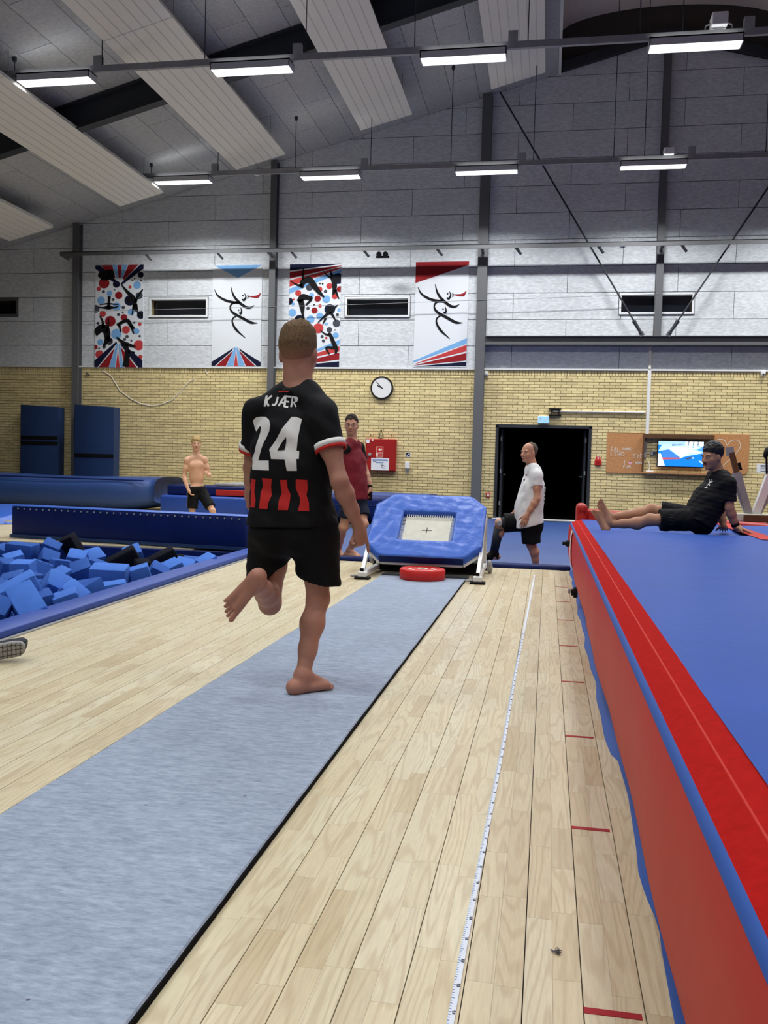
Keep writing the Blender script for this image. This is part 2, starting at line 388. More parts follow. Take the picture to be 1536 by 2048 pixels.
for a, b, z in half: rest.box(a, b, YW - bw, YW + 0.001, z - bh / 2, z + bh / 2)
for x, z, r in bricks[300:]:
    d = RNG.random() * 0.003
    if r: rest.box(x - 0.027, x + 0.027, YW - bw - d, YW + 0.001, z - 0.054, z + 0.054)
    else: rest.box(x - bl / 2, x + bl / 2, YW - bw - d, YW + 0.001, z - bh / 2, z + bh / 2)
tag(rest.build('brick_field', M['brick'], wall_back), kind='stuff')
# wood-wool panels 0.6 x 2.4 m, joints recessed
def clip_roof(poly, marg=0.0):
    out = []
    n = len(poly)
    def f(p): return zroof(p[0]) - marg - p[1]
    for i in range(n):
        a, b = poly[i], poly[(i + 1) % n]; fa, fb = f(a), f(b)
        if fa >= 0: out.append(a)
        if (fa >= 0) != (fb >= 0):
            t = fa / (fa - fb); out.append((a[0] + (b[0] - a[0]) * t, a[1] + (b[1] - a[1]) * t))
    return out
zr = [3.46] + [3.97 + 0.6 * i for i in range(12)]
for j in range(len(zr) - 1):
    offx = 1.2 if j % 2 else 0.0
    for k in range(-7, 4):
        x0 = k * 2.4 + offx - 0.9; x1 = x0 + 2.4
        if x0 > 5.4 or x1 < -16.5: continue
        mbp = MB()
        for (a, b, c, d) in rects_minus(x0 + 0.005, x1 - 0.005, zr[j] + 0.007, zr[j + 1] - 0.007, [(w[0] - 0.06, w[1] + 0.06, w[2] - 0.06, w[3] + 0.06) for w in WINS]):
            pts = [(a, c), (b, c), (b, d), (a, d)]
            if a < RIDGE < b: pts = [(a, c), (b, c), (b, d), (RIDGE, d), (a, d)]
            pl = clip_roof(pts, 0.0)
            if len(pl) >= 3: mbp.prism([(p[0], YW - 0.028, p[1]) for p in pl], (0, 0.024, 0))
        if mbp.v: mbp.build('panel', M['woodwool'], wall_back)
# white edge trim between brick and panels
trim1 = tag(boxo('trim_1', -16.5, 5.4, YW - 0.05, YW - 0.002, 3.425, 3.462, M['white_paint']), kind='structure')
# enclosing walls (mostly outside the picture)
wall_left = tag(boxo('wall_left', -18.4, -18.0, -14, YW + 0.35, 0, 5.3, M['mortar']), kind='structure')
wall_right = tag(boxo('wall_right', 22.6, 23.0, -14, YW + 0.35, 0, 5.0, M['mortar']), kind='structure')
wall_front = tag(boxo('wall_front', -18.4, 23.0, -14.4, -14.0, 0, 10.9, M['woodwool']), kind='structure')
# --- windows
for i, w in enumerate(WINS):
    wo = thing('window_%d' % (i + 1), None, None, ((w[0] + w[1]) / 2, YW, w[2])); wo['kind'] = 'structure'
    fr = MB(); t = 0.045
    fr.box(w[0] - t, w[1] + t, YW - 0.045, YW + 0.12, w[3] - 0.002, w[3] + t); fr.box(w[0] - t, w[1] + t, YW - 0.06, YW + 0.12, w[2] - t, w[2] + 0.002)
    fr.box(w[0] - t, w[0], YW - 0.045, YW + 0.12, w[2], w[3]); fr.box(w[1], w[1] + t, YW - 0.045, YW + 0.12, w[2], w[3])
    fr.build('window_frame', M['steel_grey'] if i == 0 else M['white_paint'], wo)
    boxo('pane', w[0] - 0.01, w[1] + 0.01, YW + 0.14, YW + 0.16, w[2] - 0.01, w[3] + 0.01, M['glass_dark'], wo)
    sx = (w[0] + w[1]) / 2
    boxo('window_handle', sx - 0.02, sx + 0.3, YW + 0.10, YW + 0.125, w[2] + 0.012, w[2] + 0.035, M['galv'], wo)
# --- open double door with a dark room behind
dr = thing('door_1', None, None, ((DOOR[0] + DOOR[1]) / 2, YW, 0)); dr['kind'] = 'structure'
df = MB(); df.box(DOOR[0] - 0.03, DOOR[0] + 0.03, YW - 0.03, YW + 0.2, 0, DOOR[3]); df.box(DOOR[1] - 0.03, DOOR[1] + 0.03, YW - 0.03, YW + 0.2, 0, DOOR[3]); df.box(DOOR[0] - 0.03, DOOR[1] + 0.03, YW - 0.03, YW + 0.2, DOOR[3] - 0.04, DOOR[3] + 0.03)
df.build('door_frame', M['steel_dark'], dr)
for sx, x in ((-1, DOOR[0] + 0.08), (1, DOOR[1] - 0.12)):
    lf = boxo('door_leaf', x, x + 0.045, YW + 0.2, YW + 1.16, 0.01, DOOR[3] - 0.08, M['steel_dark'], dr)
    boxo('door_handle', x + (0.045 if sx < 0 else -0.05), x + (0.095 if sx < 0 else 0.0), YW + 0.95, YW + 1.08, 1.0, 1.03, M['galv'], lf)
    for hz in (0.3, 1.05, 1.8): boxo('hinge', x - 0.005 if sx < 0 else x + 0.02, x + 0.025 if sx < 0 else x + 0.05, YW + 0.185, YW + 0.2, hz, hz + 0.1, M['galv'], dr)
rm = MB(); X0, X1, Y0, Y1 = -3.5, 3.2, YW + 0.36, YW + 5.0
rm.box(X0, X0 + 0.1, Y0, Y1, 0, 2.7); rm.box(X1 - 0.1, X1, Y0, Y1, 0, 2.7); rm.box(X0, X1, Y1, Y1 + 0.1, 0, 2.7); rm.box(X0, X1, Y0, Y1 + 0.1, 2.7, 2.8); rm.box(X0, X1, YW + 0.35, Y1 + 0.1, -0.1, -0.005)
tag(rm.build('wall_storeroom', M['unlit_black']), kind='structure')
tag(boxo('trim_2', DOOR[0] - 0.05, DOOR[1] + 0.05, YW - 0.12, YW + 0.2, -0.004, 0.014, M['white_paint']), kind='structure')   # door sill
# --- floor slab with the two pits, planks on top
PITA = (-9.6, -3.36, 1.5, 10.95); PITB = (-3.45, 2.65, 10.45, 20.4)
fl = MB()
for (a, b, c, d) in rects_minus(-18.0, 22.6, -14.0, YW, [PITA, PITB]): fl.box(a, b, c, d, -0.3, -0.013)
fl.box(PITA[0], PITA[1], PITA[2], PITA[3], -1.5, -1.4); fl.box(PITB[0], PITB[1], PITB[2], PITB[3], -0.6, -0.5)
floor = tag(fl.build('floor', M['joint']), kind='structure')
planks = []
prg = random.Random(3)
def lay(x0, x1, y0, y1, w=0.0635):
    n = int((x1 - x0) / w); 
    for i in range(n):
        x = x0 + i * w; y = y0 - prg.random() * 0.5
        while y < y1:
            L = prg.uniform(0.26, 0.62); a, b = max(y, y0), min(y + L, y1); y += L
            if b - a < 0.03: continue
            g0 = 0.0013 if i % 2 == 0 else 0.0002; g1 = 0.0013 if i % 2 == 1 else 0.0002
            planks.append((x + g0, x + w - g1, a + 0.0003, b - 0.0003))
XB = 0.1135        # a board joint seen in the photograph; boards 0.127 wide of two strips
XL = XB - 0.127 * 28
lay(XL, XB + 0.127 * 9, 0.6, 10.42)
me_p = bpy.data.meshes.new('plank'); _m = MB().box(-0.5, 0.5, -0.5, 0.5, -0.0125, 0.0); me_p.from_pydata(_m.v, [], _m.f); me_p.materials.append(M['wood'])
def plank_rank(p):
    x, y = (p[0] + p[1]) / 2, (p[2] + p[3]) / 2
    hid = y < 1.65 or x > 0.30 or (-1.64 < x < -0.80) or x < -0.62 * y - 0.1 
    return (y + 0.35 * abs(x) + (1000 if hid else 0))
planks.sort(key=plank_rank)
for p in planks[:300]:
    o = bpy.data.objects.new('plank', me_p); COL.objects.link(o); o.parent = floor
    o.location = Vector(((p[0] + p[1]) / 2, (p[2] + p[3]) / 2, 0)) - floor.location; o.scale = (p[1] - p[0], p[3] - p[2], 1)
pr = MB()
_keep = planks; planks = []
lay(-13.0, -4.4, 11.0, 20.95, 0.127); lay(-16, -9.65, 6, 11.0, 0.127)
for p in _keep[300:] + planks: pr.box(p[0], p[1], p[2], p[3], -0.0125, 0.0)
tag(pr.build('plank_field', M['wood'], floor), kind='stuff')
# --- ceiling: two slopes with wood-wool panels, ridge skylight between
cl = MB()
def slope_slab(mb, x0, x1, y0, y1, t=0.12, dz=0.0):
    za, zb = zroof(x0) + dz, zroof(x1) + dz
    mb.add([(x0, y0, za), (x1, y0, zb), (x1, y1, zb), (x0, y1, za), (x0, y0, za + t), (x1, y0, zb + t), (x1, y1, zb + t), (x0, y1, za + t)],
           [(0, 3, 2, 1), (4, 5, 6, 7), (0, 1, 5, 4), (1, 2, 6, 5), (2, 3, 7, 6), (3, 0, 4, 7)])
SL0, SL1 = 0.0, 4.6
slope_slab(cl, -18.4, SL0, -14.4, YW, 0.15, 0.03); slope_slab(cl, SL1, 23.0, -14.4, YW, 0.15, 0.03)
ceiling = tag(cl.build('ceiling', M['joint']), kind='structure')
cosr = math.cos(math.atan(0.2645))
w = 0.6 * cosr
for k in range(26):
    x1 = SL0 - 0.06 - k * w; x0 = x1 - w
    for j in range(-1, 6):
        y1 = YW - 0.03 - j * 2.4 + (1.2 if k % 2 else 0); y0 = y1 - 2.4; y1 = min(y1, YW - 0.03)
        if y1 - y0 < 0.2 or y1 < 9.5: continue
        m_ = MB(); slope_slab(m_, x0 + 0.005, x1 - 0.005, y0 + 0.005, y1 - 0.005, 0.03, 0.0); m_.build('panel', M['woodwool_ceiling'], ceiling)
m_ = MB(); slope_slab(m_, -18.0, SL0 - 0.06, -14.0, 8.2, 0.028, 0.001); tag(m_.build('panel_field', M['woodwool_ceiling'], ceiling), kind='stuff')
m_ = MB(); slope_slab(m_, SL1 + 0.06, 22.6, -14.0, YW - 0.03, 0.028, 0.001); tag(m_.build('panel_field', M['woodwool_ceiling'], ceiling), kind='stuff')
# skylight over the ridge
sk = thing('ceiling_skylight', None, None, (RIDGE, 5, 10.04)); sk['kind'] = 'structure'
up = MB(); up.box(SL0 - 0.06, SL0, -14.0, YW - 0.03, zroof(0) - 0.02, 10.93); up.build('upstand', M['radiant'], sk)
up = MB(); up.box(SL1, SL1 + 0.06, -14.0, YW - 0.03, zroof(0) - 0.02, 10.93); up.build('upstand', M['radiant'], sk)
def arch(x): u = (x - RIDGE) / 2.36; return 10.86 + 0.52 * math.sqrt(max(0, 1 - u * u * 0.98))
NA = 24
vx = [SL0 - 0.05 + (SL1 - SL0 + 0.1) * i / NA for i in range(NA + 1)]
yb = YW
for s in range(10):
    ya = yb - 3.5
    mv = MB()
    for i in range(NA):
        a, b = vx[i], vx[i + 1]
        mv.add([(a, ya + 0.02, arch(a)), (b, ya + 0.02, arch(b)), (b, yb - 0.02, arch(b)), (a, yb - 0.02, arch(a))], [(0, 1, 2, 3)])
        mv.add([(a, ya + 0.02, arch(a) + 0.02), (b, ya + 0.02, arch(b) + 0.02), (b, yb - 0.02, arch(b) + 0.02), (a, yb - 0.02, arch(a) + 0.02)], [(0, 3, 2, 1)])
    mv.build('vault_sheet', M['vault'], sk, smooth=True)
    ra = MB().tube([(x, ya, arch(x) - 0.01) for x in vx], 0.03, 6); ra.build('vault_rib', M['steel_dark'], sk)
    yb = ya
gm = [(x, YW - 0.01, arch(x)) for x in vx]
MB().prism([(SL0, YW - 0.01, zroof(0))] + gm + [(SL1, YW - 0.01, zroof(0)), (RIDGE, YW - 0.01, zroof(RIDGE))], (0, 0.2, 0)).build('gable_infill', M['gable_dark'], sk)
MB().beam((0.02, YW - 0.12, zroof(0) + 0.10), (RIDGE, YW - 0.12, zroof(RIDGE) + 0.10), 0.1, 0.2).build('gable_rafter', M['steel_dark'], sk)
MB().beam((SL1, YW - 0.12, zroof(0) + 0.10), (RIDGE, YW - 0.12, zroof(RIDGE) + 0.10), 0.1, 0.2).build('gable_rafter', M['steel_dark'], sk)
MB().beam((0.03, 17.2, 10.85), (1.3, 19.6, 11.3), 0.12, 0.1).build('vault_strut', M['rust'], sk)
# ================================================================== steel frame, heating panels, lights
# rafters (I-beams following the roof)
def rafter(Y, label):
    t = thing('steel_rafter', label, 'beam', (-8, Y, 6.0), 'roof rafters')
    for sgn, xa, xb in ((0, -17.8, SL0 - 0.08),):
        a = Vector((xa, Y, zroof(xa) - 0.01)); b = Vector((xb, Y, zroof(xb) - 0.01))
        dn = Vector((0.2557, 0, -0.9667))
        MB().beam(a + dn * 0.25, b + dn * 0.25, 0.02, 0.48, (0, 0, 1)).build('web', M['steel_dark'], t)
        MB().beam(a + dn * 0.485, b + dn * 0.485, 0.2, 0.025, (0, 0, 1)).build('bottom_flange', M['steel_dark'], t)
        MB().beam(a + dn * 0.02, b + dn * 0.02, 0.2, 0.025, (0, 0, 1)).build('top_flange', M['steel_dark'], t)
    return t
rafter(15.7, 'dark steel roof rafter crossing above the white heating panels')
# columns
def column(x, wd, z0, z1, label, dp=0.2):
    t = thing('steel_column', label, 'column', (x, YW - 0.15, z0), 'steel wall columns')
    MB().box(x - wd / 2, x + wd / 2, YW - 0.03 - dp, YW - 0.015 - dp, z0, z1).build('front_flange', M['steel_grey'], t)
    MB().box(x - wd / 2, x + wd / 2, YW - 0.045, YW - 0.03, z0, z1).build('rear_flange', M['steel_grey'], t)
    MB().box(x - 0.012, x + 0.012, YW - 0.015 - dp, YW - 0.045, z0, z1).build('web', M['steel_grey'], t)
    return t
column(-11.64, 0.16, 0, zroof(-11.64) - 0.02, 'grey steel column nearest the two upright blue mats')
column(-6.585, 0.15, 0, zroof(-6.585) - 0.02, 'grey steel column behind the running man, between white and dotted banners')
column(-1.61, 0.22, 0, zroof(-1.61) - 0.02, 'widest grey steel column just left of the black doorway')
column(2.285, 0.15, 4.15, zroof(2.285) - 0.02, 'grey steel post standing on the horizontal beam above the television')
# horizontal beam right of the wide column
t = thing('steel_beam', 'grey horizontal steel beam above the doorway, from wide column to right edge', 'beam', (2, YW - 0.15, 3.98))
MB().box(-1.49, 5.4, YW - 0.24, YW - 0.22, 3.985, 4.15).build('web', M['steel_grey'], t)
MB().box(-1.49, 5.4, YW - 0.30, YW - 0.035, 4.15, 4.165).build('top_flange', M['steel_grey'], t)
MB().box(-1.49, 5.4, YW - 0.30, YW - 0.035, 3.965, 3.98).build('bottom_flange', M['steel_grey'], t)
# bracing rods
def brace(a, b, label):
    t = thing('brace_rod', label, 'rod', tuple(b), 'diagonal bracing')
    a = Vector(a); b = Vector(b); d = (a - b).normalized()
    MB().tube([a, b], 0.019, 8).build('rod', M['steel_dark'], t, smooth=True)
    MB().tube([b, b + d * 0.34], [0.03, 0.045, ], 8).build('turnbuckle', M['steel_dark'], t, smooth=True)
    MB().beam(b - d * 0.05, b + d * 0.05, 0.02, 0.10).build('lug', M['steel_grey'], t)
brace(PW(1000, 184, 20.765), PW(1283, 668, 20.705), 'dark diagonal bracing rod from the wide column top down to the beam')
brace(PW(1560, 340, 20.765), PW(1338, 668, 20.705), 'dark diagonal bracing rod rising to the right edge of the picture')
# wall rail with hanging brackets
YR = 20.40
zrl = 6.10
t = thing('wall_rail', 'long grey steel rail along the wall above the banners', 'rail', (-4, YR, zrl))
MB().box(-11.85, 5.6, YR, YR + 0.10, zrl + 0.035, zrl + 0.05).box(-11.85, 5.6, YR, YR + 0.015, zrl - 0.05, zrl + 0.05).build('bar', M['steel_grey'], t)
for px in (298, 442, 590, 735, 882, 1040, 1205, 1372):
    q = PW(px, 515, YR + 0.02)
    MB().beam((q.x - 0.1, YR + 0.03, zrl - 0.03), (q.x + 0.02, YR + 0.10, zrl - 0.17), 0.05, 0.04).build('bracket', M['steel_dark'], t)
for xx in (-11.64, -6.585, -1.61, 2.285):
    MB().beam((xx, YR + 0.05, zrl - 0.04), (xx, YW - 0.2, zrl - 0.04), 0.06, 0.05).build('wall_arm', M['steel_grey'], t)
MB().prism([(-11.85, YR + 0.02, zrl - 0.05), (-11.62, YR + 0.02, zrl - 0.05), (-11.62, YR + 0.02, zrl - 0.16)], (0, 0.03, 0)).build('end_gusset', M['steel_grey'], t)
# twin floodlight on the rail
q = PW(766, 511, YR)
t = thing('emergency_light', 'twin-headed black emergency lamp mounted on the wall rail', 'lamp', tuple(q))
MB().box(q.x - 0.15, q.x + 0.15, YR - 0.06, YR - 0.002, q.z - 0.06, q.z - 0.02).build('bracket', M['black'], t)
for s in (-1, 1):
    MB().lathe((q.x + s * 0.075, YR - 0.02, q.z + 0.02), [(0.03, 0), (0.06, 0.05), (0.062, 0.09), (0.05, 0.092)], 16, (0, -1, -0.2)).build('lamp_head', M['black_gloss'], t, smooth=True)
# small boxes above the rail
for px, py, lb in ((1246, 488, 'small white sensor box above the rail near the bracing rod'),):
    q = PW(px, py, YW - 0.03)
    t = thing('sensor_box', lb, 'box', tuple(q))
    boxo('casing', q.x - 0.05, q.x + 0.05, YW - 0.09, YW - 0.029, q.z - 0.06, q.z + 0.06, M['white_plastic'], t, 0.008)
    boxo('lens', q.x - 0.028, q.x + 0.028, YW - 0.094, YW - 0.088, q.z - 0.03, q.z + 0.03, M['steel_dark'], t)
q = PW(1152, 490, YW - 0.03)
for k, dx in enumerate((0, 0.17)):
    tag(MB().box(q.x + dx - 0.08, q.x + dx + 0.05, YW - 0.06, YW - 0.029, q.z - 0.02, q.z + 0.015).build('cable_clip', M['steel_dark'], None, bevel=0.006), ('left' if k == 0 else 'right') + ' one of the two dark clips just above the wall rail', 'clip', 'cable clips')
# long tension wire across the wall
wa, wb2 = PW(165, 623, 20.763), PW(1318, 588, 20.763)
tag(MB().tube([wa, (wa + wb2) / 2 + Vector((0, 0, -0.03)), wb2], 0.005, 6).build('tension_wire', M['galv']), 'thin bright wire stretched across the banners and windows', 'wire')

# --- radiant heating panels hung under the rafters
def radiant(x0, x1, label, yend=19.45):
    xm = (x0 + x1) / 2
    t = thing('heating_panel', label, 'heating panel', (xm, 14, zroof(xm) - 0.55), 'ceiling heating panels')
    ux = Vector((x1 - x0, 0, zroof(x1) - zroof(x0))); L = ux.length; ux /= L; nz = Vector((-ux.z, 0, ux.x))
    base = Vector((x0, 0, zroof(x0) - 0.52))
    yb = yend
    for ya in (13.35, 7.3, 1.2):
        c = base + ux * L / 2 + Vector((0, (ya + yb) / 2, 0))
        seg = MB().obox(c, ux * L / 2, Vector((0, (yb - ya) / 2 - 0.006, 0)), nz * 0.012)
        seg.obox(c - ux * (L / 2 - 0.01) + nz * 0.03, ux * 0.01, Vector((0, (yb - ya) / 2 - 0.006, 0)), nz * 0.03)
        seg.obox(c + ux * (L / 2 - 0.01) + nz * 0.03, ux * 0.01, Vector((0, (yb - ya) / 2 - 0.006, 0)), nz * 0.03)
        sg = seg.build('panel_segment', M['radiant'], t)
        for u in (0.14, 0.28, 0.42, 0.58, 0.72, 0.86):
            p = base + ux * L * u + Vector((0, (ya + yb) / 2, 0)) - nz * 0.012
            MB().obox(p, ux * 0.010, Vector((0, (yb - ya) / 2 - 0.01, 0)), nz * 0.003).build('rib', M['radiant_rib'], sg)
        yb = ya
    for yy in (18.6, 13.6, 9.5):
        for u in (0.08, 0.92):
            p = base + ux * L * u
            MB().tube([(p.x, yy, p.z + 0.01), (p.x, yy, zroof(p.x))], 0.008, 6).build('hanger', M['galv'], t)
for (a, b, lb) in ((-12.58, -11.46, 'white ribbed heating panel at the far left edge of the ceiling'), (-9.81, -8.75, 'white ribbed ceiling heating panel second from the left'),
                   (-7.04, -5.91, 'white ribbed ceiling heating panel third from the left, above a lit lamp'), (-4.23, -3.11, 'white ribbed ceiling heating panel second from the skylight'),
                   (-1.44, -0.33, 'white ribbed ceiling heating panel right beside the skylight edge')):
    radiant(a, b, lb)

# --- light rails and fixtures
LX = [-8.10, -4.765, -1.45, 1.875]
ZL = 7.43
def light_rail(Y, x0, x1, label):
    t = thing('light_rail', label, 'rail', (0, Y, ZL), 'light rails')
    MB().box(x0, x1, Y - 0.03, Y + 0.03, ZL - 0.05, ZL + 0.05).build('rail', M['galv'], t)
    for i, x in enumerate((-8.85, -7.3, -5.55, -3.9, -2.2, -0.5, 1.1, 1.7, 4.0)):
        if not x0 < x < x1: continue
        zt = zroof(x) - 0.001 if x < SL0 - 0.06 else 10.9
        MB().tube([(x, Y, ZL + 0.05), (x, Y, zt)], 0.008, 6).build('hanger_rod', M['steel_dark'], t)
        MB().lathe((x, Y, zt - 0.09), [(0.012, 0), (0.035, 0.03), (0.035, 0.09)], 8).build('hook', M['steel_dark'], t)
    for x in LX:
        if x0 < x + 0.82 < x1: MB().box(x + 0.66, x + 0.80, Y - 0.028, Y + 0.06, ZL + 0.05, ZL + 0.21).build('junction_box', M['galv'], t)
    return t
light_rail(13.8, -9.07, 9.5, 'grey hanging light rail nearest the camera, near the top of the picture')
light_rail(19.0, -9.09, 9.5, 'grey hanging light rail farther back, close to the end wall')
def fixture(x, Y, label, group='ceiling lights', pw=1.0):
    t = thing('ceiling_light', label, 'lamp', (x, Y, ZL - 0.22), group)
    h = 0.645; z1 = ZL - 0.05; z0 = z1 - 0.12; d = 0.135
    b = MB(); b.box(x - h, x + h, Y - d, Y + d, z1 - 0.02, z1)
    b.add([(x - h, Y - d, z1), (x + h, Y - d, z1), (x + h, Y - d, z0), (x - h, Y - d, z0)], [(0, 1, 2, 3)]).add([(x - h, Y + d, z1), (x + h, Y + d, z1), (x + h, Y + d, z0), (x - h, Y + d, z0)], [(3, 2, 1, 0)])
    b.box(x - h, x - h + 0.015, Y - d, Y + d, z0, z1); b.box(x + h - 0.015, x + h, Y - d, Y + d, z0, z1)
    b.build('housing', M['fixture'], t)
    lv = MB()
    for s in (-1, 0, 1): lv.box(x - h + 0.02, x + h - 0.02, Y + s * 0.115 - 0.008, Y + s * 0.115 + 0.008, z0 - 0.002, z0 + 0.045)
    for k in range(17):
        xx = x - h + 0.06 + k * (2 * h - 0.12) / 16; lv.box(xx - 0.003, xx + 0.003, Y - 0.11, Y + 0.11, z0 + 0.002, z0 + 0.035)
    lv.build('louvre', M['louvre'], t)
    for s in (-0.06, 0.06): MB().tube([(x - h + 0.03, Y + s, z0 + 0.05), (x + h - 0.03, Y + s, z0 + 0.05)], 0.022, 10).build('tube', M['tube_light'], t, smooth=True)
    la = bpy.data.lights.new('lamp_light', 'AREA'); la.shape = 'RECTANGLE'; la.size = 1.2; la.size_y = 0.22; la.energy = LAMP_W * pw; la.color = LAMP_COL; la.spread = math.radians(142)
    lo = bpy.data.objects.new('lamp_light', la); COL.objects.link(lo); lo.parent = t; lo.location = Vector((x, Y, z0 - 0.012)) - t.location
    ul = bpy.data.lights.new('ceiling_fill', 'AREA'); ul.shape = 'RECTANGLE'; ul.size = 1.2; ul.size_y = 0.24; ul.energy = LAMP_W * 0.020; ul.color = LAMP_COL  # added fill light aimed up to brighten ceiling, vault and upper wall
    uo = bpy.data.objects.new('ceiling_fill', ul); COL.objects.link(uo); uo.parent = t; uo.location = Vector((x, Y, z1 + 0.004)) - t.location; uo.rotation_euler = (math.pi, 0, 0)
    return t
_pos = ['leftmost', 'second from the left', 'second from the right', 'rightmost']
for i, x in enumerate(LX):
    fixture(x, 13.8, '%s lit ceiling lamp on the nearer hanging rail' % _pos[i])
    fixture(x, 19.0, '%s lit ceiling lamp on the rail close to the end wall' % _pos[i])
for Y in (8.6, 3.4, -1.8, -7.0):
    for x in LX + [5.2]:
        fixture(x, Y, 'lit lamp of the hall rows above and behind the camera', 'hall lamps outside the picture', 0.45)
for Y in (13.8, 19.0):
    for x in (5.2, 8.5): fixture(x, Y, 'lit lamp on a hall rail past the right edge', 'hall lamps past the right edge')
# projector on top of the near rail
q = PW(1437, 62, 13.8)
t = thing('projector', 'white projector box sitting on the nearer light rail', 'projector', (q.x, 13.8, ZL + 0.05))
boxo('casing', q.x - 0.11, q.x + 0.11, 13.68, 13.92, ZL + 0.08, ZL + 0.26, M['white_plastic'], t, 0.015)
for s in (-1, 1): MB().tube([(q.x + s * 0.11, 13.8, ZL + 0.15), (q.x + s * 0.18, 13.8, ZL + 0.12), (q.x + s * 0.19, 13.8, ZL + 0.05)], 0.012, 6).build('bracket_arm', M['galv'], t)
MB().box(q.x - 0.05, q.x + 0.05, 13.76, 13.84, ZL + 0.05, ZL + 0.082).build('foot', M['galv'], t)
q = PW(1142 if False else 1395, 300, 19.0)
t = thing('projector', 'small white box sitting on the farther light rail', 'box', (q.x - 0.55, 19.0, ZL + 0.05))
boxo('casing', q.x - 0.65, q.x - 0.45, 18.9, 19.06, ZL + 0.05, ZL + 0.19, M['white_plastic'], t, 0.015)
MB().tube([(q.x - 0.45, 19, ZL + 0.1), (q.x - 0.38, 19, ZL + 0.09), (q.x - 0.37, 19, ZL + 0.05)], 0.012, 6).build('bracket_arm', M['galv'], t)
# smoke detector hanging under the far ceiling
q = PW(514, 352, 19.6)
tag(MB().lathe(tuple(q), [(0.02, 0.0), (0.055, 0.01), (0.06, 0.05), (0.03, 0.06)], 16).build('smoke_detector', M['white_plastic'], None, smooth=True), 'round white smoke detector hanging near the farther rail', 'detector')
# ================================================================== things on the back wall
def poly_part(name, pts, mat, parent, Y, th=0.002):
    """flat printed / cut shape on a plane parallel to the wall; pts are (x, z)"""
    bm = bmesh.new(); vs = [bm.verts.new((p[0], Y, p[1])) for p in pts]
    try: f = bm.faces.new(vs)
    except ValueError: bm.free(); return None
    bmesh.ops.triangulate(bm, faces=[f]); bmesh.ops.recalc_face_normals(bm, faces=bm.faces)
    ve = [tuple(v.co) for v in bm.verts]; fa = [tuple(v.index for v in g.verts) for g in bm.faces]
    bm.verts.index_update(); fa = [tuple(v.index for v in g.verts) for g in bm.faces]
    n = len(ve); bm.free()
    nrm = (Vector(ve[fa[0][1]]) - Vector(ve[fa[0][0]])).cross(Vector(ve[fa[0][2]]) - Vector(ve[fa[0][0]]))
    if nrm.y > 0: fa = [tuple(reversed(f)) for f in fa]
    back = [(v[0], Y + th, v[2]) for v in ve]
    return mk(name, ve + back, fa + [tuple(reversed([i + n for i in f])) for f in fa], mat, parent)
def circ(cx, cz, r, n=20): return [(cx + r * math.cos(2 * math.pi * k / n), cz + r * math.sin(2 * math.pi * k / n)) for k in range(n)]
def stroke(pts, w, n=10):
    """smooth brush stroke through pts (Catmull-Rom) with widths w -> outline polygon"""
    P = [Vector((p[0], p[1], 0)) for p in pts]; P = [P[0] * 2 - P[1]] + P + [P[-1] * 2 - P[-2]]; Wd = [w[0]] + list(w) + [w[-1]]
    c = []; ww = []
    for i in range(1, len(P) - 2):
        for k in range(n):
            t = k / n; a, b, d, e = P[i - 1], P[i], P[i + 1], P[i + 2]
            c.append(0.5 * ((2 * b) + (d - a) * t + (2 * a - 5 * b + 4 * d - e) * t * t + (-a + 3 * b - 3 * d + e) * t ** 3)); ww.append(Wd[i] * (1 - t) + Wd[i + 1] * t)
    c.append(P[-2]); ww.append(Wd[-2])
    L = []; R = []
    for i in range(len(c)):
        tg = (c[min(i + 1, len(c) - 1)] - c[max(i - 1, 0)]).normalized(); nn = Vector((-tg.y, tg.x, 0))
        L.append(c[i] + nn * ww[i] / 2); R.append(c[i] - nn * ww[i] / 2)
    return [(v.x, v.y) for v in L] + [(v.x, v.y) for v in reversed(R)]

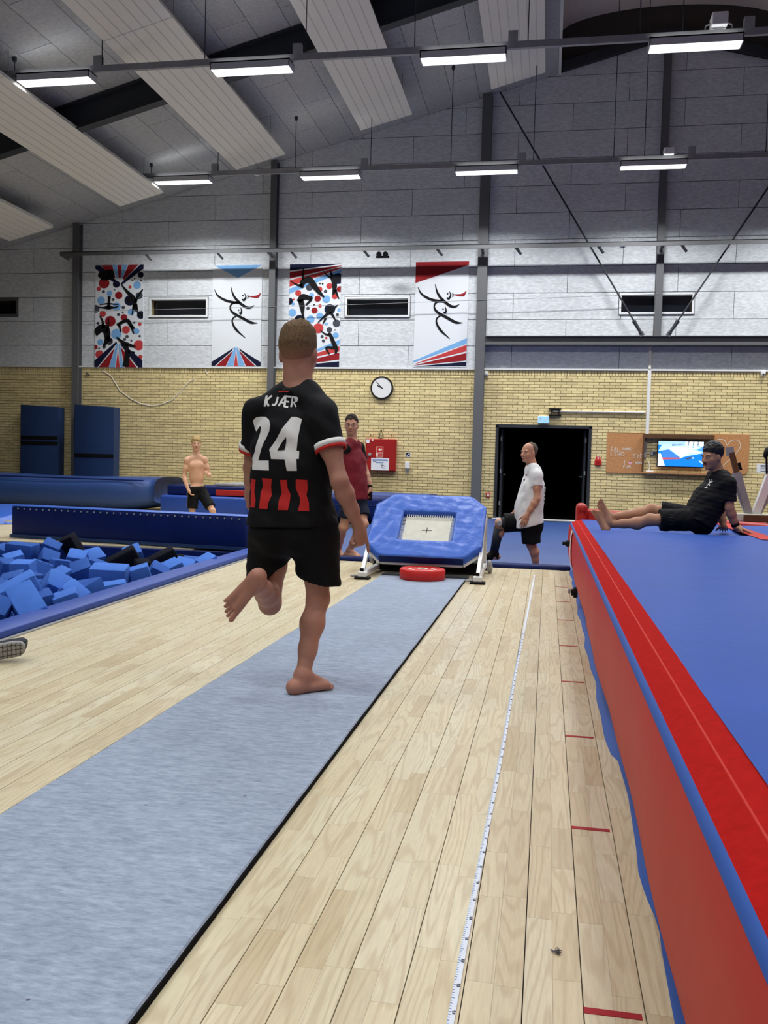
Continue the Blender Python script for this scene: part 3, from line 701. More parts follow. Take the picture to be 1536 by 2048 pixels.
def stroke_part(name, outline, mat, parent, Y, th=0.002):
    n = len(outline) // 2; L = outline[:n]; R = list(reversed(outline[n:]))
    vs = [(p[0], Y, p[1]) for p in L] + [(p[0], Y, p[1]) for p in R] + [(p[0], Y + th, p[1]) for p in L] + [(p[0], Y + th, p[1]) for p in R]
    fs = [(i, i + 1, n + i + 1, n + i) for i in range(n - 1)] + [(2 * n + i, 3 * n + i, 3 * n + i + 1, 2 * n + i + 1) for i in range(n - 1)]
    return mk(name, vs, fs, mat, parent)
YBAN = YW - 0.045
class Banner:
    """banner drawn in the pixel frame of its own crop: (u, v) crop pixels -> wall coordinates"""
    def __init__(s, label, box_px, crop, size):
        (x0, y0, x1, y1) = box_px
        a = PW(x0, y0, YBAN); b = PW(x1, y1, YBAN)
        s.x0, s.x1, s.z1, s.z0 = a.x, a.x + (b.x - a.x), a.z, b.z
        s.u0, s.v0, s.u1, s.v1 = crop
        s.t = thing('banner', label, 'banner', ((s.x0 + s.x1) / 2, YBAN, s.z0), 'wall banners')
        boxo('cloth', s.x0, s.x1, YBAN, YBAN + 0.014, s.z0, s.z1, M['ban_white'], s.t)
        s.k = 0
    def P(s, u, v):
        return (min(max(s.x0 + (u - s.u0) / (s.u1 - s.u0) * (s.x1 - s.x0), s.x0), s.x1), min(max(s.z1 - (v - s.v0) / (s.v1 - s.v0) * (s.z1 - s.z0), s.z0), s.z1))
    def poly(s, name, pts, m, layer=0):
        return poly_part(name, [s.P(*p) for p in pts], M[m], s.t, YBAN - 0.0025 * (layer + 1), 0.0022)
    def circ(s, u, v, r, m, layer=0):
        return s.poly('printed_dot', [(u + r * math.cos(a * math.pi / 9), v + r * math.sin(a * math.pi / 9)) for a in range(18)], m, layer)
    def ring(s, u, v, r, m, m2, layer=0):
        s.circ(u, v, r, m, layer); s.circ(u, v, r * 0.45, m2, layer + 1)
    def stroke(s, name, pts, w, m, layer=3):
        return stroke_part(name, [s.P(*p) for p in stroke(pts, w)], M[m], s.t, YBAN - 0.0025 * (layer + 1), 0.0022)

# banner 1: dots and gymnasts with fans of stripes top and bottom  (crop frame 1195 x 2048)
b1 = Banner('dotted banner with gymnast silhouettes nearest the left column', (191, 531, 285, 735), (190, 185, 975, 1880), None)
for (u, v, r, m) in ((335, 480, 88, 'ban_red'), (248, 572, 36, 'ban_coral'), (325, 620, 26, 'ban_grey'), (535, 500, 58, 'ban_navy'), (575, 685, 62, 'ban_red'), (425, 650, 45, 'ban_blue'), (288, 765, 64, 'ban_blue'),
                     (755, 770, 86, 'ban_navy'), (872, 520, 62, 'ban_blue'), (928, 348, 50, 'ban_navy'), (757, 548, 26, 'ban_coral'), (935, 440, 16, 'ban_grey'), (830, 410, 14, 'ban_grey'), (795, 435, 16, 'ban_grey'),
                     (485, 755, 24, 'ban_grey'), (908, 692, 58, 'ban_grey'), (545, 870, 66, 'ban_blue'), (652, 885, 28, 'ban_grey'), (780, 960, 54, 'ban_blue'), (940, 1010, 66, 'ban_navy'), (195, 905, 66, 'ban_grey'),
                     (318, 988, 52, 'ban_coral'), (575, 1003, 26, 'ban_grey'), (645, 965, 16, 'ban_grey'), (665, 1050, 54, 'ban_red'), (442, 1112, 88, 'ban_red'), (240, 1145, 24, 'ban_grey'), (922, 1163, 30, 'ban_coral'), (833, 1138, 18, 'ban_grey'),
                     (700, 1255, 64, 'ban_coral'), (545, 1325, 86, 'ban_blue'), (872, 1280, 48, 'ban_blue'), (718, 1368, 28, 'ban_grey'), (925, 1360, 20, 'ban_grey'), (790, 1435, 16, 'ban_grey'), (680, 1415, 24, 'ban_grey'), (910, 1512, 84, 'ban_coral'),
                     (280, 1460, 50, 'ban_blue'), (430, 1450, 58, 'ban_grey'), (345, 1540, 30, 'ban_grey'), (262, 1565, 14, 'ban_black'), (200, 1545, 40, 'ban_red'), (270, 1665, 68, 'ban_coral'), (940, 1705, 36, 'ban_coral'), (508, 592, 12, 'ban_grey')):
    b1.circ(u, v, r, m, 0)
    if r > 40: b1.circ(u, v, r * 0.55, 'ban_black' if m == 'ban_navy' else m, 1)
b1.poly('stripe', [(190, 185), (265, 185), (600, 500), (560, 520), (190, 240)], 'ban_navy', 2); b1.poly('stripe', [(280, 185), (465, 185), (520, 400), (400, 320)], 'ban_red', 2)
b1.poly('stripe', [(465, 185), (545, 185), (565, 400), (540, 400)], 'ban_blue', 2); b1.poly('stripe', [(552, 185), (622, 185), (605, 400), (572, 400)], 'ban_red', 2)
b1.poly('stripe', [(632, 185), (715, 185), (640, 400), (612, 400)], 'ban_blue', 2); b1.poly('stripe', [(730, 185), (890, 185), (660, 430), (640, 400)], 'ban_red', 2); b1.poly('stripe', [(915, 185), (975, 185), (975, 250), (630, 510), (605, 490)], 'ban_navy', 2)
b1.poly('stripe', [(190, 1770), (540, 1455), (560, 1475), (240, 1880), (190, 1880)], 'ban_navy', 2); b1.poly('stripe', [(260, 1880), (520, 1560), (425, 1880)], 'ban_red', 2); b1.poly('stripe', [(430, 1880), (555, 1480), (570, 1500), (530, 1880)], 'ban_blue', 2)
b1.poly('stripe', [(540, 1880), (575, 1600), (605, 1880)], 'ban_coral', 2); b1.poly('stripe', [(615, 1880), (585, 1500), (605, 1490), (665, 1880)], 'ban_blue', 2); b1.poly('stripe', [(690, 1880), (620, 1540), (880, 1880)], 'ban_red', 2); b1.poly('stripe', [(910, 1880), (615, 1500), (630, 1470), (975, 1760), (975, 1880)], 'ban_navy', 2)
b1.stroke('gymnast_print', [(240, 330), (330, 360), (430, 340), (470, 410)], [60, 150, 170, 60], 'ban_black')
b1.stroke('gymnast_print', [(615, 505), (720, 630), (820, 740), (850, 900), (860, 950)], [14, 50, 70, 60, 20], 'ban_black'); b1.stroke('gymnast_print', [(845, 800), (880, 720), (965, 590)], [60, 40, 22], 'ban_black'); b1.stroke('gymnast_print', [(825, 830), (800, 1010)], [40, 18], 'ban_black'); b1.stroke('gymnast_print', [(860, 830), (905, 1020)], [40, 18], 'ban_black')
b1.stroke('gymnast_print', [(245, 875), (330, 888), (415, 880), (500, 888), (575, 862)], [14, 26, 70, 26, 18], 'ban_black'); b1.stroke('gymnast_print', [(425, 700), (420, 800), (412, 915)], [50, 40, 70], 'ban_black'); b1.stroke('gymnast_print', [(265, 838), (410, 820), (575, 840)], [10, 22, 12], 'ban_black')
b1.stroke('gymnast_print', [(275, 1020), (320, 1120), (335, 1230)], [20, 34, 60], 'ban_black'); b1.stroke('gymnast_print', [(190, 1330), (280, 1240), (370, 1250), (400, 1400), (340, 1530)], [90, 130, 130, 90, 40], 'ban_black'); b1.stroke('gymnast_print', [(415, 1060), (410, 1200), (380, 1300)], [16, 34, 50], 'ban_black'); b1.stroke('gymnast_print', [(380, 1380), (470, 1440)], [80, 60], 'ban_black')
b1.stroke('gymnast_print', [(560, 1180), (620, 1140), (720, 1100), (780, 1180), (840, 1240)], [50, 50, 60, 60, 30], 'ban_black'); b1.stroke('gymnast_print', [(590, 1160), (620, 1290)], [40, 22], 'ban_black'); b1.stroke('gymnast_print', [(780, 1190), (830, 1320)], [40, 18], 'ban_black')
b1.stroke('gymnast_print', [(550, 1380), (660, 1470), (740, 1500), (860, 1540)], [24, 60, 60, 30], 'ban_black'); b1.stroke('gymnast_print', [(700, 1500), (730, 1650), (700, 1870)], [60, 80, 100], 'ban_black'); b1.stroke('gymnast_print', [(740, 1620), (850, 1630)], [40, 20], 'ban_black')
# the brush figure used on both white banners, in a 0..1 frame
def figure(b, T):
    S = lambda pts, w, m='ban_black', nm='brush_stroke': b.stroke(nm, [T(*p) for p in pts], [x * T.s for x in w], m, 2)
    S([(165, 580), (225, 690), (350, 770), (480, 805), (590, 810)], [6, 30, 40, 40, 30]); S([(435, 535), (480, 680), (560, 790), (680, 885), (760, 900), (825, 862)], [6, 34, 44, 44, 36, 6])
    S([(590, 815), (470, 825), (432, 900), (480, 985), (640, 1080), (780, 1155), (885, 1163)], [34, 30, 24, 40, 44, 44, 6]); S([(530, 1045), (480, 1085), (475, 1160), (540, 1280), (690, 1420)], [24, 22, 28, 40, 8])
    S([(665, 655), (685, 720), (655, 770), (625, 755)], [8, 24, 36, 20]); S([(605, 900), (620, 960), (605, 1000), (580, 985)], [8, 24, 36, 14]); S([(712, 680), (722, 710), (712, 745)], [12, 22, 10])
    S([(735, 705), (830, 715), (885, 705), (930, 645)], [12, 34, 46, 4], 'ban_red', 'brush_flame')
    for (u, v) in ((637, 692), (572, 940)): q = T(u, v); b.circ(q[0], q[1], 12 * T.s, 'ban_black', 2)
class Tf:
    def __init__(s, a, b, sc): s.a, s.b, s.s = a, b, sc
    def __call__(s, u, v): return (u * s.s + s.a, v * s.s + s.b)
b2 = Banner('white banner with brush figure and blue triangle at its top', (426, 531, 521, 733), (135, 170, 945, 1910), None)
b2.poly('triangle', [(160, 172), (940, 172), (548, 390)], 'ban_blue', 0)
b2.poly('stripe', [(135, 1835), (500, 1590), (470, 1640), (190, 1905), (135, 1905)], 'ban_navy', 0); b2.poly('stripe', [(210, 1905), (490, 1640), (375, 1905)], 'ban_red', 0); b2.poly('stripe', [(385, 1905), (520, 1570), (540, 1600), (500, 1905)], 'ban_blue', 0)
b2.poly('stripe', [(508, 1905), (540, 1640), (575, 1905)], 'ban_coral', 0); b2.poly('stripe', [(582, 1905), (545, 1600), (560, 1575), (690, 1905)], 'ban_blue', 0); b2.poly('stripe', [(705, 1905), (585, 1630), (860, 1905)], 'ban_red', 0); b2.poly('stripe', [(885, 1905), (610, 1640), (580, 1595), (945, 1835), (945, 1905)], 'ban_navy', 0)
figure(b2, Tf(0, 0, 1.0))
b4 = Banner('white banner with brush figure and red top wedge beside the wide column', (832, 524, 932, 734), (170, 118, 1050, 1920), None)
b4.poly('wedge', [(170, 118), (1085, 118), (1085, 180), (170, 478)], 'ban_red', 0)
b4.poly('stripe', [(140, 1850), (150, 1820), (1050, 1425), (1050, 1520)], 'ban_blue', 0); b4.poly('stripe', [(150, 1880), (1050, 1540), (1050, 1650)], 'ban_coral', 0); b4.poly('stripe', [(160, 1900), (1050, 1680), (1050, 1810)], 'ban_red', 0); b4.poly('stripe', [(200, 1915), (1050, 1830), (1050, 1905)], 'ban_navy', 0)
figure(b4, Tf(40, -62, 1.055))
b3 = Banner('dotted banner with gymnast silhouettes right behind the running man', (580, 529, 678, 735), (175, 160, 1010, 1925), None)
b3.poly('stripe', [(175, 160), (1010, 160), (1010, 165), (175, 265)], 'ban_navy', 0); b3.poly('stripe', [(175, 290), (1010, 185), (1010, 200), (175, 400)], 'ban_red', 0); b3.poly('stripe', [(175, 430), (1010, 215), (1010, 235), (175, 540)], 'ban_coral', 0); b3.poly('stripe', [(175, 575), (1010, 250), (1010, 310), (175, 660)], 'ban_blue', 0)
b3.poly('stripe', [(400, 1720), (1010, 1450), (1010, 1530), (400, 1740)], 'ban_blue', 0); b3.poly('stripe', [(400, 1760), (1010, 1560), (1010, 1650), (400, 1800)], 'ban_coral', 0); b3.poly('stripe', [(300, 1870), (1010, 1670), (1010, 1790), (300, 1890)], 'ban_red', 0); b3.poly('stripe', [(175, 1925), (300, 1900), (1010, 1820), (1010, 1925)], 'ban_navy', 0)
for (u, v, r, m) in ((500, 555, 58, 'ban_grey'), (665, 590, 48, 'ban_coral'), (765, 625, 28, 'ban_grey'), (825, 535, 50, 'ban_coral'), (640, 750, 52, 'ban_red'), (780, 758, 64, 'ban_blue'), (915, 710, 48, 'ban_coral'), (995, 590, 50, 'ban_red'), (965, 410, 92, 'ban_navy'),
                     (175, 790, 62, 'ban_navy'), (248, 760, 16, 'ban_coral'), (240, 835, 26, 'ban_blue'), (230, 985, 64, 'ban_blue'), (485, 912, 28, 'ban_grey'), (585, 855, 14, 'ban_black'), (680, 872, 28, 'ban_coral'), (592, 950, 52, 'ban_red'), (530, 1100, 66, 'ban_blue'), (680, 1045, 56, 'ban_blue'),
                     (840, 930, 88, 'ban_navy'), (965, 1025, 26, 'ban_grey'), (350, 1110, 84, 'ban_navy'), (208, 1137, 26, 'ban_coral'), (660, 1255, 84, 'ban_coral'), (955, 1170, 62, 'ban_grey'), (840, 1280, 46, 'ban_grey'), (790, 1180, 24, 'ban_blue'), (945, 1375, 50, 'ban_blue'), (725, 1395, 26, 'ban_grey'),
                     (792, 1420, 20, 'ban_coral'), (748, 1470, 26, 'ban_grey'), (932, 1285, 12, 'ban_grey'), (518, 1205, 12, 'ban_black'), (990, 945, 30, 'ban_blue'), (672, 492, 14, 'ban_black'), (714, 498, 14, 'ban_black'), (540, 690, 40, 'ban_blue'), (320, 650, 50, 'ban_coral')):
    b3.circ(u, v, r, m, 1)
    if r > 40: b3.circ(u, v, r * 0.55, 'ban_black' if m == 'ban_navy' else m, 2)
for pts, wds in (([(180, 435), (300, 510), (390, 520)], [10, 30, 60]), ([(395, 240), (392, 330), (395, 420)], [16, 26, 40]), ([(370, 560), (400, 460), (500, 430), (600, 560), (680, 660), (745, 725)], [60, 100, 110, 90, 60, 26]),
                 ([(715, 270), (790, 360), (860, 400)], [10, 22, 40]), ([(830, 240), (850, 320), (880, 400), (910, 540), (890, 690)], [12, 26, 80, 80, 30]), ([(920, 600), (985, 760)], [50, 14]),
                 ([(330, 800), (400, 720), (520, 740), (550, 720)], [80, 110, 60, 40]), ([(360, 760), (390, 880), (400, 1000), (430, 1120)], [90, 90, 40, 20]), ([(540, 760), (450, 860)], [40, 30]),
                 ([(970, 855), (850, 970), (760, 1050), (650, 1160)], [14, 60, 40, 12]), ([(850, 980), (900, 1050), (940, 1130)], [50, 36, 16]), ([(780, 1080), (730, 1190)], [40, 12]),
                 ([(690, 1280), (770, 1350), (840, 1370)], [10, 26, 40]), ([(840, 1330), (880, 1420), (920, 1520), (960, 1600), (950, 1690)], [40, 60, 70, 60, 30]), ([(930, 1590), (800, 1590), (850, 1700)], [50, 40, 20])):
    b3.stroke('gymnast_print', pts, wds, 'ban_black', 3)

# --- wall clock
q = PW(764, 776, YW - 0.02)
t = thing('wall_clock', 'round white wall clock with black rim showing ten to ten', 'clock', (q.x, YW - 0.02, q.z - 0.27))
c = (q.x, YW - 0.013, q.z)
MB().lathe(c, [(0.20, 0.0), (0.272, 0.0), (0.272, 0.045), (0.262, 0.06), (0.240, 0.062), (0.232, 0.045), (0.20, 0.030)], 48, (0, -1, 0)).build('rim', M['black_gloss'], t, smooth=True)
face = MB().lathe(c, [(0.235, 0.004), (0.235, 0.052)], 48, (0, -1, 0)).build('dial', M['white_plastic'], t)
for k in range(12):
    a = k * math.pi / 6; L = 0.05 if k % 3 == 0 else 0.035
    MB().beam((q.x + 0.16 * math.sin(a), YW - 0.059, q.z + 0.16 * math.cos(a)), (q.x + (0.16 + L) * math.sin(a), YW - 0.059, q.z + (0.16 + L) * math.cos(a)), 0.004, 0.022, (math.cos(a), 0, -math.sin(a))).build('hour_mark', M['print_dark'], face)
for nm, ang, L, wd in (('hour_hand', -63, 0.12, 0.024), ('minute_hand', -42, 0.19, 0.016)):
    a = math.radians(ang); MB().beam((q.x - 0.03 * math.sin(a), YW - 0.065, q.z - 0.03 * math.cos(a)), (q.x + L * math.sin(a), YW - 0.065, q.z + L * math.cos(a)), 0.004, wd, (math.cos(a), 0, -math.sin(a))).build(nm, M['black'], t)
# --- fire-hose cabinet with notices
a, b = PW(731, 877, YW - 0.2), PW(790, 943, YW - 0.2)
t = thing('fire_cabinet', 'red fire hose cabinet with white notice on the brick wall', 'cabinet', ((a.x + b.x) / 2, YW - 0.1, b.z))
boxo('body', a.x, b.x, YW - 0.18, YW - 0.013, b.z, a.z, M['red_box'], t, 0.012)
door = boxo('door', a.x + 0.015, b.x - 0.015, YW - 0.198, YW - 0.18, b.z + 0.015, a.z - 0.015, M['red_box'], t, 0.006)
k1 = PW(739.5, 909, YW - 0.2); MB().lathe((k1.x, YW - 0.198, k1.z), [(0.04, 0), (0.04, 0.012), (0.03, 0.016)], 16, (0, -1, 0)).build('lock', M['galv'], door, smooth=True)
def flat(name, px0, py0, px1, py1, Y, m, parent, th=0.002):
    A, B = PW(px0, py0, Y), PW(px1, py1, Y); return boxo(name, A.x, B.x, Y - th, Y, B.z, A.z, M[m], parent)
s1 = flat('hose_sign', 752.5, 893, 766, 915, YW - 0.1985, 'red_rubber', door)
A, B = PW(752.5, 893, YW - 0.2), PW(766, 915, YW - 0.2)
fr = MB()
for (x0, x1, z0, z1) in ((A.x, B.x, A.z - 0.008, A.z), (A.x, B.x, B.z, B.z + 0.008), (A.x, A.x + 0.008, B.z, A.z), (B.x - 0.008, B.x, B.z, A.z)): fr.box(x0, x1, YW - 0.2025, YW - 0.2005, z0, z1)
fr.build('sign_border', M['chalk'], s1)
poly_part('hose_symbol', circ((A.x + B.x) / 2 + 0.0, A.z - 0.07, 0.028, 14), M['chalk'], s1, YW - 0.203); MB().box((A.x + B.x) / 2 + 0.03, (A.x + B.x) / 2 + 0.055, YW - 0.203, YW - 0.201, A.z - 0.085, A.z - 0.05).build('hose_symbol', M['chalk'], s1)
for k in range(4): MB().box(A.x + 0.05, B.x - 0.015, YW - 0.203, YW - 0.201, A.z - 0.14 - k * 0.03, A.z - 0.134 - k * 0.03).build('sign_line', M['chalk'], s1)
MB().box(A.x + 0.012, A.x + 0.042, YW - 0.203, YW - 0.201, B.z + 0.02, B.z + 0.11).build('sign_symbol', M['chalk'], s1)
pp = flat('notice', 742.5, 916, 777.5, 941, YW - 0.1985, 'paper', door)
A, B = PW(742.5, 916, YW - 0.2), PW(777.5, 941, YW - 0.2)
for k, (u0, u1, m) in enumerate(((0.08, 0.9, 'print_blue'), (0.06, 0.94, 'print_blue'), (0.1, 0.3, 'print_dark'), (0.25, 0.7, 'print_blue'))):
    x0 = A.x + (B.x - A.x) * u0; x1 = A.x + (B.x - A.x) * u1; z = A.z - 0.03 - k * 0.025; MB().box(x0, x1, YW - 0.2025, YW - 0.2005, z - 0.006, z + 0.006).build('printed_line', M[m], pp)
sx = (B.x - A.x)
for pts in ([(0.52, 0.45), (0.62, 0.6), (0.75, 0.63)], [(0.6, 0.42), (0.68, 0.58), (0.8, 0.7)], [(0.6, 0.6), (0.62, 0.75), (0.78, 0.85)]):
    stroke_part('printed_figure', stroke([(A.x + u * sx, A.z - v * 0.28) for u, v in pts], [0.004, 0.012, 0.004]), M['print_dark'], pp, YW - 0.203)
flat('sticker', 732.5, 878.5, 739, 886, YW - 0.1985, 'paper', door); flat('sticker', 743.5, 878, 746.5, 882, YW - 0.1985, 'chalk', door)
# --- brass bell over the cabinet
q = PW(761.5, 876, YW - 0.13)
t = thing('hand_bell', 'small brass bell standing on top of the red fire cabinet', 'bell', (q.x, YW - 0.10, a.z))
MB().lathe((q.x, YW - 0.10, a.z + 0.02), [(0.045, 0.0), (0.072, 0.0), (0.06, 0.03), (0.05, 0.10), (0.035, 0.125), (0.01, 0.13)], 20).build('bell_body', M['bronze'], t, smooth=True)
MB().lathe((q.x, YW - 0.10, a.z + 0.15), [(0.008, 0), (0.012, 0.02), (0.02, 0.05), (0.01, 0.07)], 12).build('handle', M['black'], t, smooth=True)
MB().lathe((q.x, YW - 0.10, a.z + 0.0005), [(0.03, 0), (0.03, 0.012), (0.02, 0.02)], 12).build('foot', M['bronze'], t)
for px, s in ((742, 'left'), (783, 'right')):
    w_ = PW(px, 871, YW); tag(MB().tube([(w_.x, YW - 0.01, w_.z), (w_.x, YW - 0.05, w_.z), (w_.x, YW - 0.05, w_.z + 0.02)], 0.009, 6).build('wall_hook', M['black']), '%s one of the two black hooks above the red cabinet' % s, 'hook', 'wall hooks')
# --- sign and dispenser right of the cabinet
t = thing('wall_sign', 'small square blue sign above the white dispenser', 'sign', tuple(PW(816, 914, YW)))
flat('plate', 811.5, 904.5, 820.5, 914, YW - 0.013, 'ban_navy', t, 0.006)
A, B = PW(811.5, 904.5, YW - 0.02), PW(820.5, 914, YW - 0.02)
for (x0, x1, z0, z1) in ((A.x, B.x, A.z - 0.01, A.z), (A.x, B.x, B.z, B.z + 0.01), (A.x, A.x + 0.01, B.z, A.z), (B.x - 0.01, B.x, B.z, A.z)): MB().box(x0, x1, YW - 0.021, YW - 0.019, z0, z1).build('border', M['paper'], t)
stroke_part('symbol', stroke([(A.x + 0.025, B.z + 0.03), ((A.x + B.x) / 2, (A.z + B.z) / 2), (B.x - 0.025, A.z - 0.03)], [0.01, 0.022, 0.01]), M['paper'], t, YW - 0.0215)
q = PW(815.5, 936, YW)
t = thing('soap_dispenser', 'white soap dispenser with clear bottle on the brick wall', 'dispenser', (q.x, YW - 0.05, q.z - 0.17))
boxo('cover', q.x - 0.055, q.x + 0.055, YW - 0.12, YW - 0.013, q.z - 0.02, q.z + 0.15, M['white_plastic'], t, 0.02, 3)
MB().lathe((q.x, YW - 0.065, q.z - 0.10), [(0.03, 0.0), (0.042, 0.02), (0.045, 0.09)], 16).build('bottle', M['galv'], t, smooth=True)
MB().lathe((q.x, YW - 0.065, q.z - 0.14), [(0.014, 0.0), (0.02, 0.01), (0.02, 0.045)], 12).build('spout', M['chalk'], t, smooth=True)
# --- exit sign and bracket over the door
q0, q1 = PW(1076.5, 832.5, YW - 0.06), PW(1097.5, 846, YW - 0.06)
t = thing('exit_sign', 'pale blue lit emergency exit sign above the doorway', 'sign', ((q0.x + q1.x) / 2, YW - 0.05, q1.z))
boxo('casing', q0.x - 0.008, q1.x + 0.008, YW - 0.075, YW - 0.013, q1.z - 0.008, q0.z + 0.008, M['white_plastic'], t, 0.006)
boxo('lit_panel', q0.x, q1.x, YW - 0.079, YW - 0.074, q1.z, q0.z, M['exit_sign'], t)
xm = (q0.x + q1.x) / 2; zm = (q0.z + q1.z) / 2; Yp = YW - 0.0795
for pts in ([(xm - 0.07, zm + 0.05), (xm - 0.065, zm), (xm - 0.09, zm - 0.045)], [(xm - 0.065, zm), (xm - 0.04, zm - 0.04)], [(xm - 0.1, zm + 0.01), (xm - 0.065, zm + 0.03), (xm - 0.035, zm + 0.01)], [(xm + 0.03, zm), (xm + 0.09, zm)], [(xm + 0.055, zm + 0.03), (xm + 0.03, zm), (xm + 0.055, zm - 0.03)]):
    stroke_part('running_figure', stroke(pts, [0.014] * len(pts)), M['paper'], t, Yp - 0.001, 0.001)
q0, q1 = PW(1098, 816.5, YW), PW(1122, 832.5, YW)
t = thing('wall_bracket', 'black square wall bracket on the end of the cream pipe', 'bracket', ((q0.x + q1.x) / 2, YW - 0.05, q1.z))
for z in (q0.z, q1.z + 0.03): MB().box(q0.x, q1.x, YW - 0.10, YW - 0.013, z - 0.03, z).build('bar', M['black'], t)
for x in (q0.x + 0.04, q1.x - 0.06): MB().box(x, x + 0.02, YW - 0.10, YW - 0.013, q1.z + 0.03, q0.z - 0.03).build('post', M['black'], t)
z = PW(1110, 822.5, YW - 0.05).z; xe = PW(1291, 822, YW - 0.05).x
tag(MB().tube([(q0.x + 0.1, YW - 0.045, z), (xe, YW - 0.045, z)], 0.022, 10).build('wall_pipe', M['chalk'], None, smooth=True), 'cream horizontal pipe from the black bracket to the white duct', 'pipe')
# white vertical duct
a1 = PW(1300, 741, YW - 0.04); b1_ = PW(1291, 868, YW - 0.04)
xd = 2.17
tag(boxo('cable_duct', xd - 0.035, xd + 0.035, YW - 0.075, YW - 0.013, b1_.z, 3.424, M['white_plastic'], None, 0.004), 'white vertical cable duct running down the brick wall to the television', 'duct')
tag(boxo('cable_duct', xd - 0.028, xd + 0.028, YW - 0.075, YW - 0.029, 3.463, 3.964, M['chalk'], None, 0.004), 'short pale cable duct between the beam and the brickwork', 'duct')
# small white boxes near the trim, camera at right edge
q = PW(973, 747, YW)
t = thing('junction_box', 'small white square box beside the wide column under the trim', 'box', (q.x, YW - 0.04, q.z - 0.05)); boxo('casing', q.x - 0.045, q.x + 0.045, YW - 0.07, YW - 0.013, q.z - 0.045, q.z + 0.045, M['white_plastic'], t, 0.008); MB().lathe((q.x, YW - 0.07, q.z), [(0.02, 0), (0.018, 0.012)], 12, (0, -1, 0)).build('gland', M['chalk'], t)
q = PW(1525, 746, YW)
t = thing('security_camera', 'small white dome camera at the right edge below the trim', 'camera', (q.x, YW - 0.05, q.z - 0.08))
boxo('mount', q.x - 0.05, q.x + 0.05, YW - 0.1, YW - 0.013, q.z - 0.01, q.z + 0.05, M['white_plastic'], t, 0.008); MB().lathe((q.x, YW - 0.07, q.z - 0.09), [(0.01, 0.0), (0.04, 0.02), (0.05, 0.06), (0.05, 0.08)], 16).build('dome', M['white_plastic'], t, smooth=True); MB().lathe((q.x, YW - 0.115, q.z - 0.04), [(0.018, 0), (0.012, 0.012)], 12, (0, -1, 0)).build('lens', M['black_gloss'], t)
# fire alarm button
q0, q1 = PW(1189.5, 915, YW), PW(1202.5, 931, YW)
t = thing('fire_alarm', 'red fire alarm call point between doorway and board', 'alarm', ((q0.x + q1.x) / 2, YW - 0.03, q1.z))
boxo('casing', q0.x, q1.x, YW - 0.06, YW - 0.013, q1.z, q0.z - 0.05, M['red_rubber'], t, 0.01)
boxo('window', q0.x + 0.03, q1.x - 0.03, YW - 0.063, YW - 0.059, q1.z + 0.03, q0.z - 0.08, M['red_box'], t)
boxo('sign_plate', q0.x + 0.025, q1.x - 0.025, YW - 0.02, YW - 0.012, q0.z - 0.045, q0.z + 0.02, M['coral'] if 'coral' in M else M['ban_coral'], t); poly_part('sign_symbol', circ((q0.x + q1.x) / 2, q0.z - 0.012, 0.02, 12), M['paper'], t, YW - 0.0225)
q = PW(976, 990, YW); t = thing('wall_socket', 'pale socket low on the brick wall left of the doorway', 'socket', (q.x, YW - 0.02, q.z - 0.05)); boxo('plate', q.x - 0.05, q.x + 0.05, YW - 0.04, YW - 0.013, q.z - 0.05, q.z + 0.05, M['ban_coral'], t, 0.008); boxo('insert', q.x - 0.03, q.x + 0.03, YW - 0.044, YW - 0.039, q.z - 0.03, q.z + 0.03, M['chalk'], t, 0.004)
# cables on the brickwork
cab = [PW(x, y, YW - 0.02) for x, y in ((205, 742), (222, 752), (240, 782), (262, 798), (282, 808), (304, 812), (325, 808), (344, 800), (362, 782), (378, 764), (388, 758))]
tag(MB().tube(cab, 0.011, 6).build('hanging_cable', M['chalk'], None, smooth=True), 'pale cable sagging in a curve across the left brickwork', 'cable')
q = PW(412, 745, YW - 0.03)
tag(MB().tube([q + Vector((0, 0, 0.09)), q + Vector((-0.02, 0, 0.03)), q + Vector((0.02, 0, 0.0)), q + Vector((0.03, 0, -0.03))], 0.009, 6).build('wall_hook', M['chalk'], None, smooth=True), 'pale hook below the white banner with the blue triangle', 'hook')
q = PW(175, 748, YW - 0.03)
tag(MB().beam(q + Vector((-0.04, 0, 0.03)), q + Vector((0.05, 0, -0.03)), 0.03, 0.03).build('wall_hook', M['steel_grey']), 'small dark hook on the bricks right of the left column', 'hook')

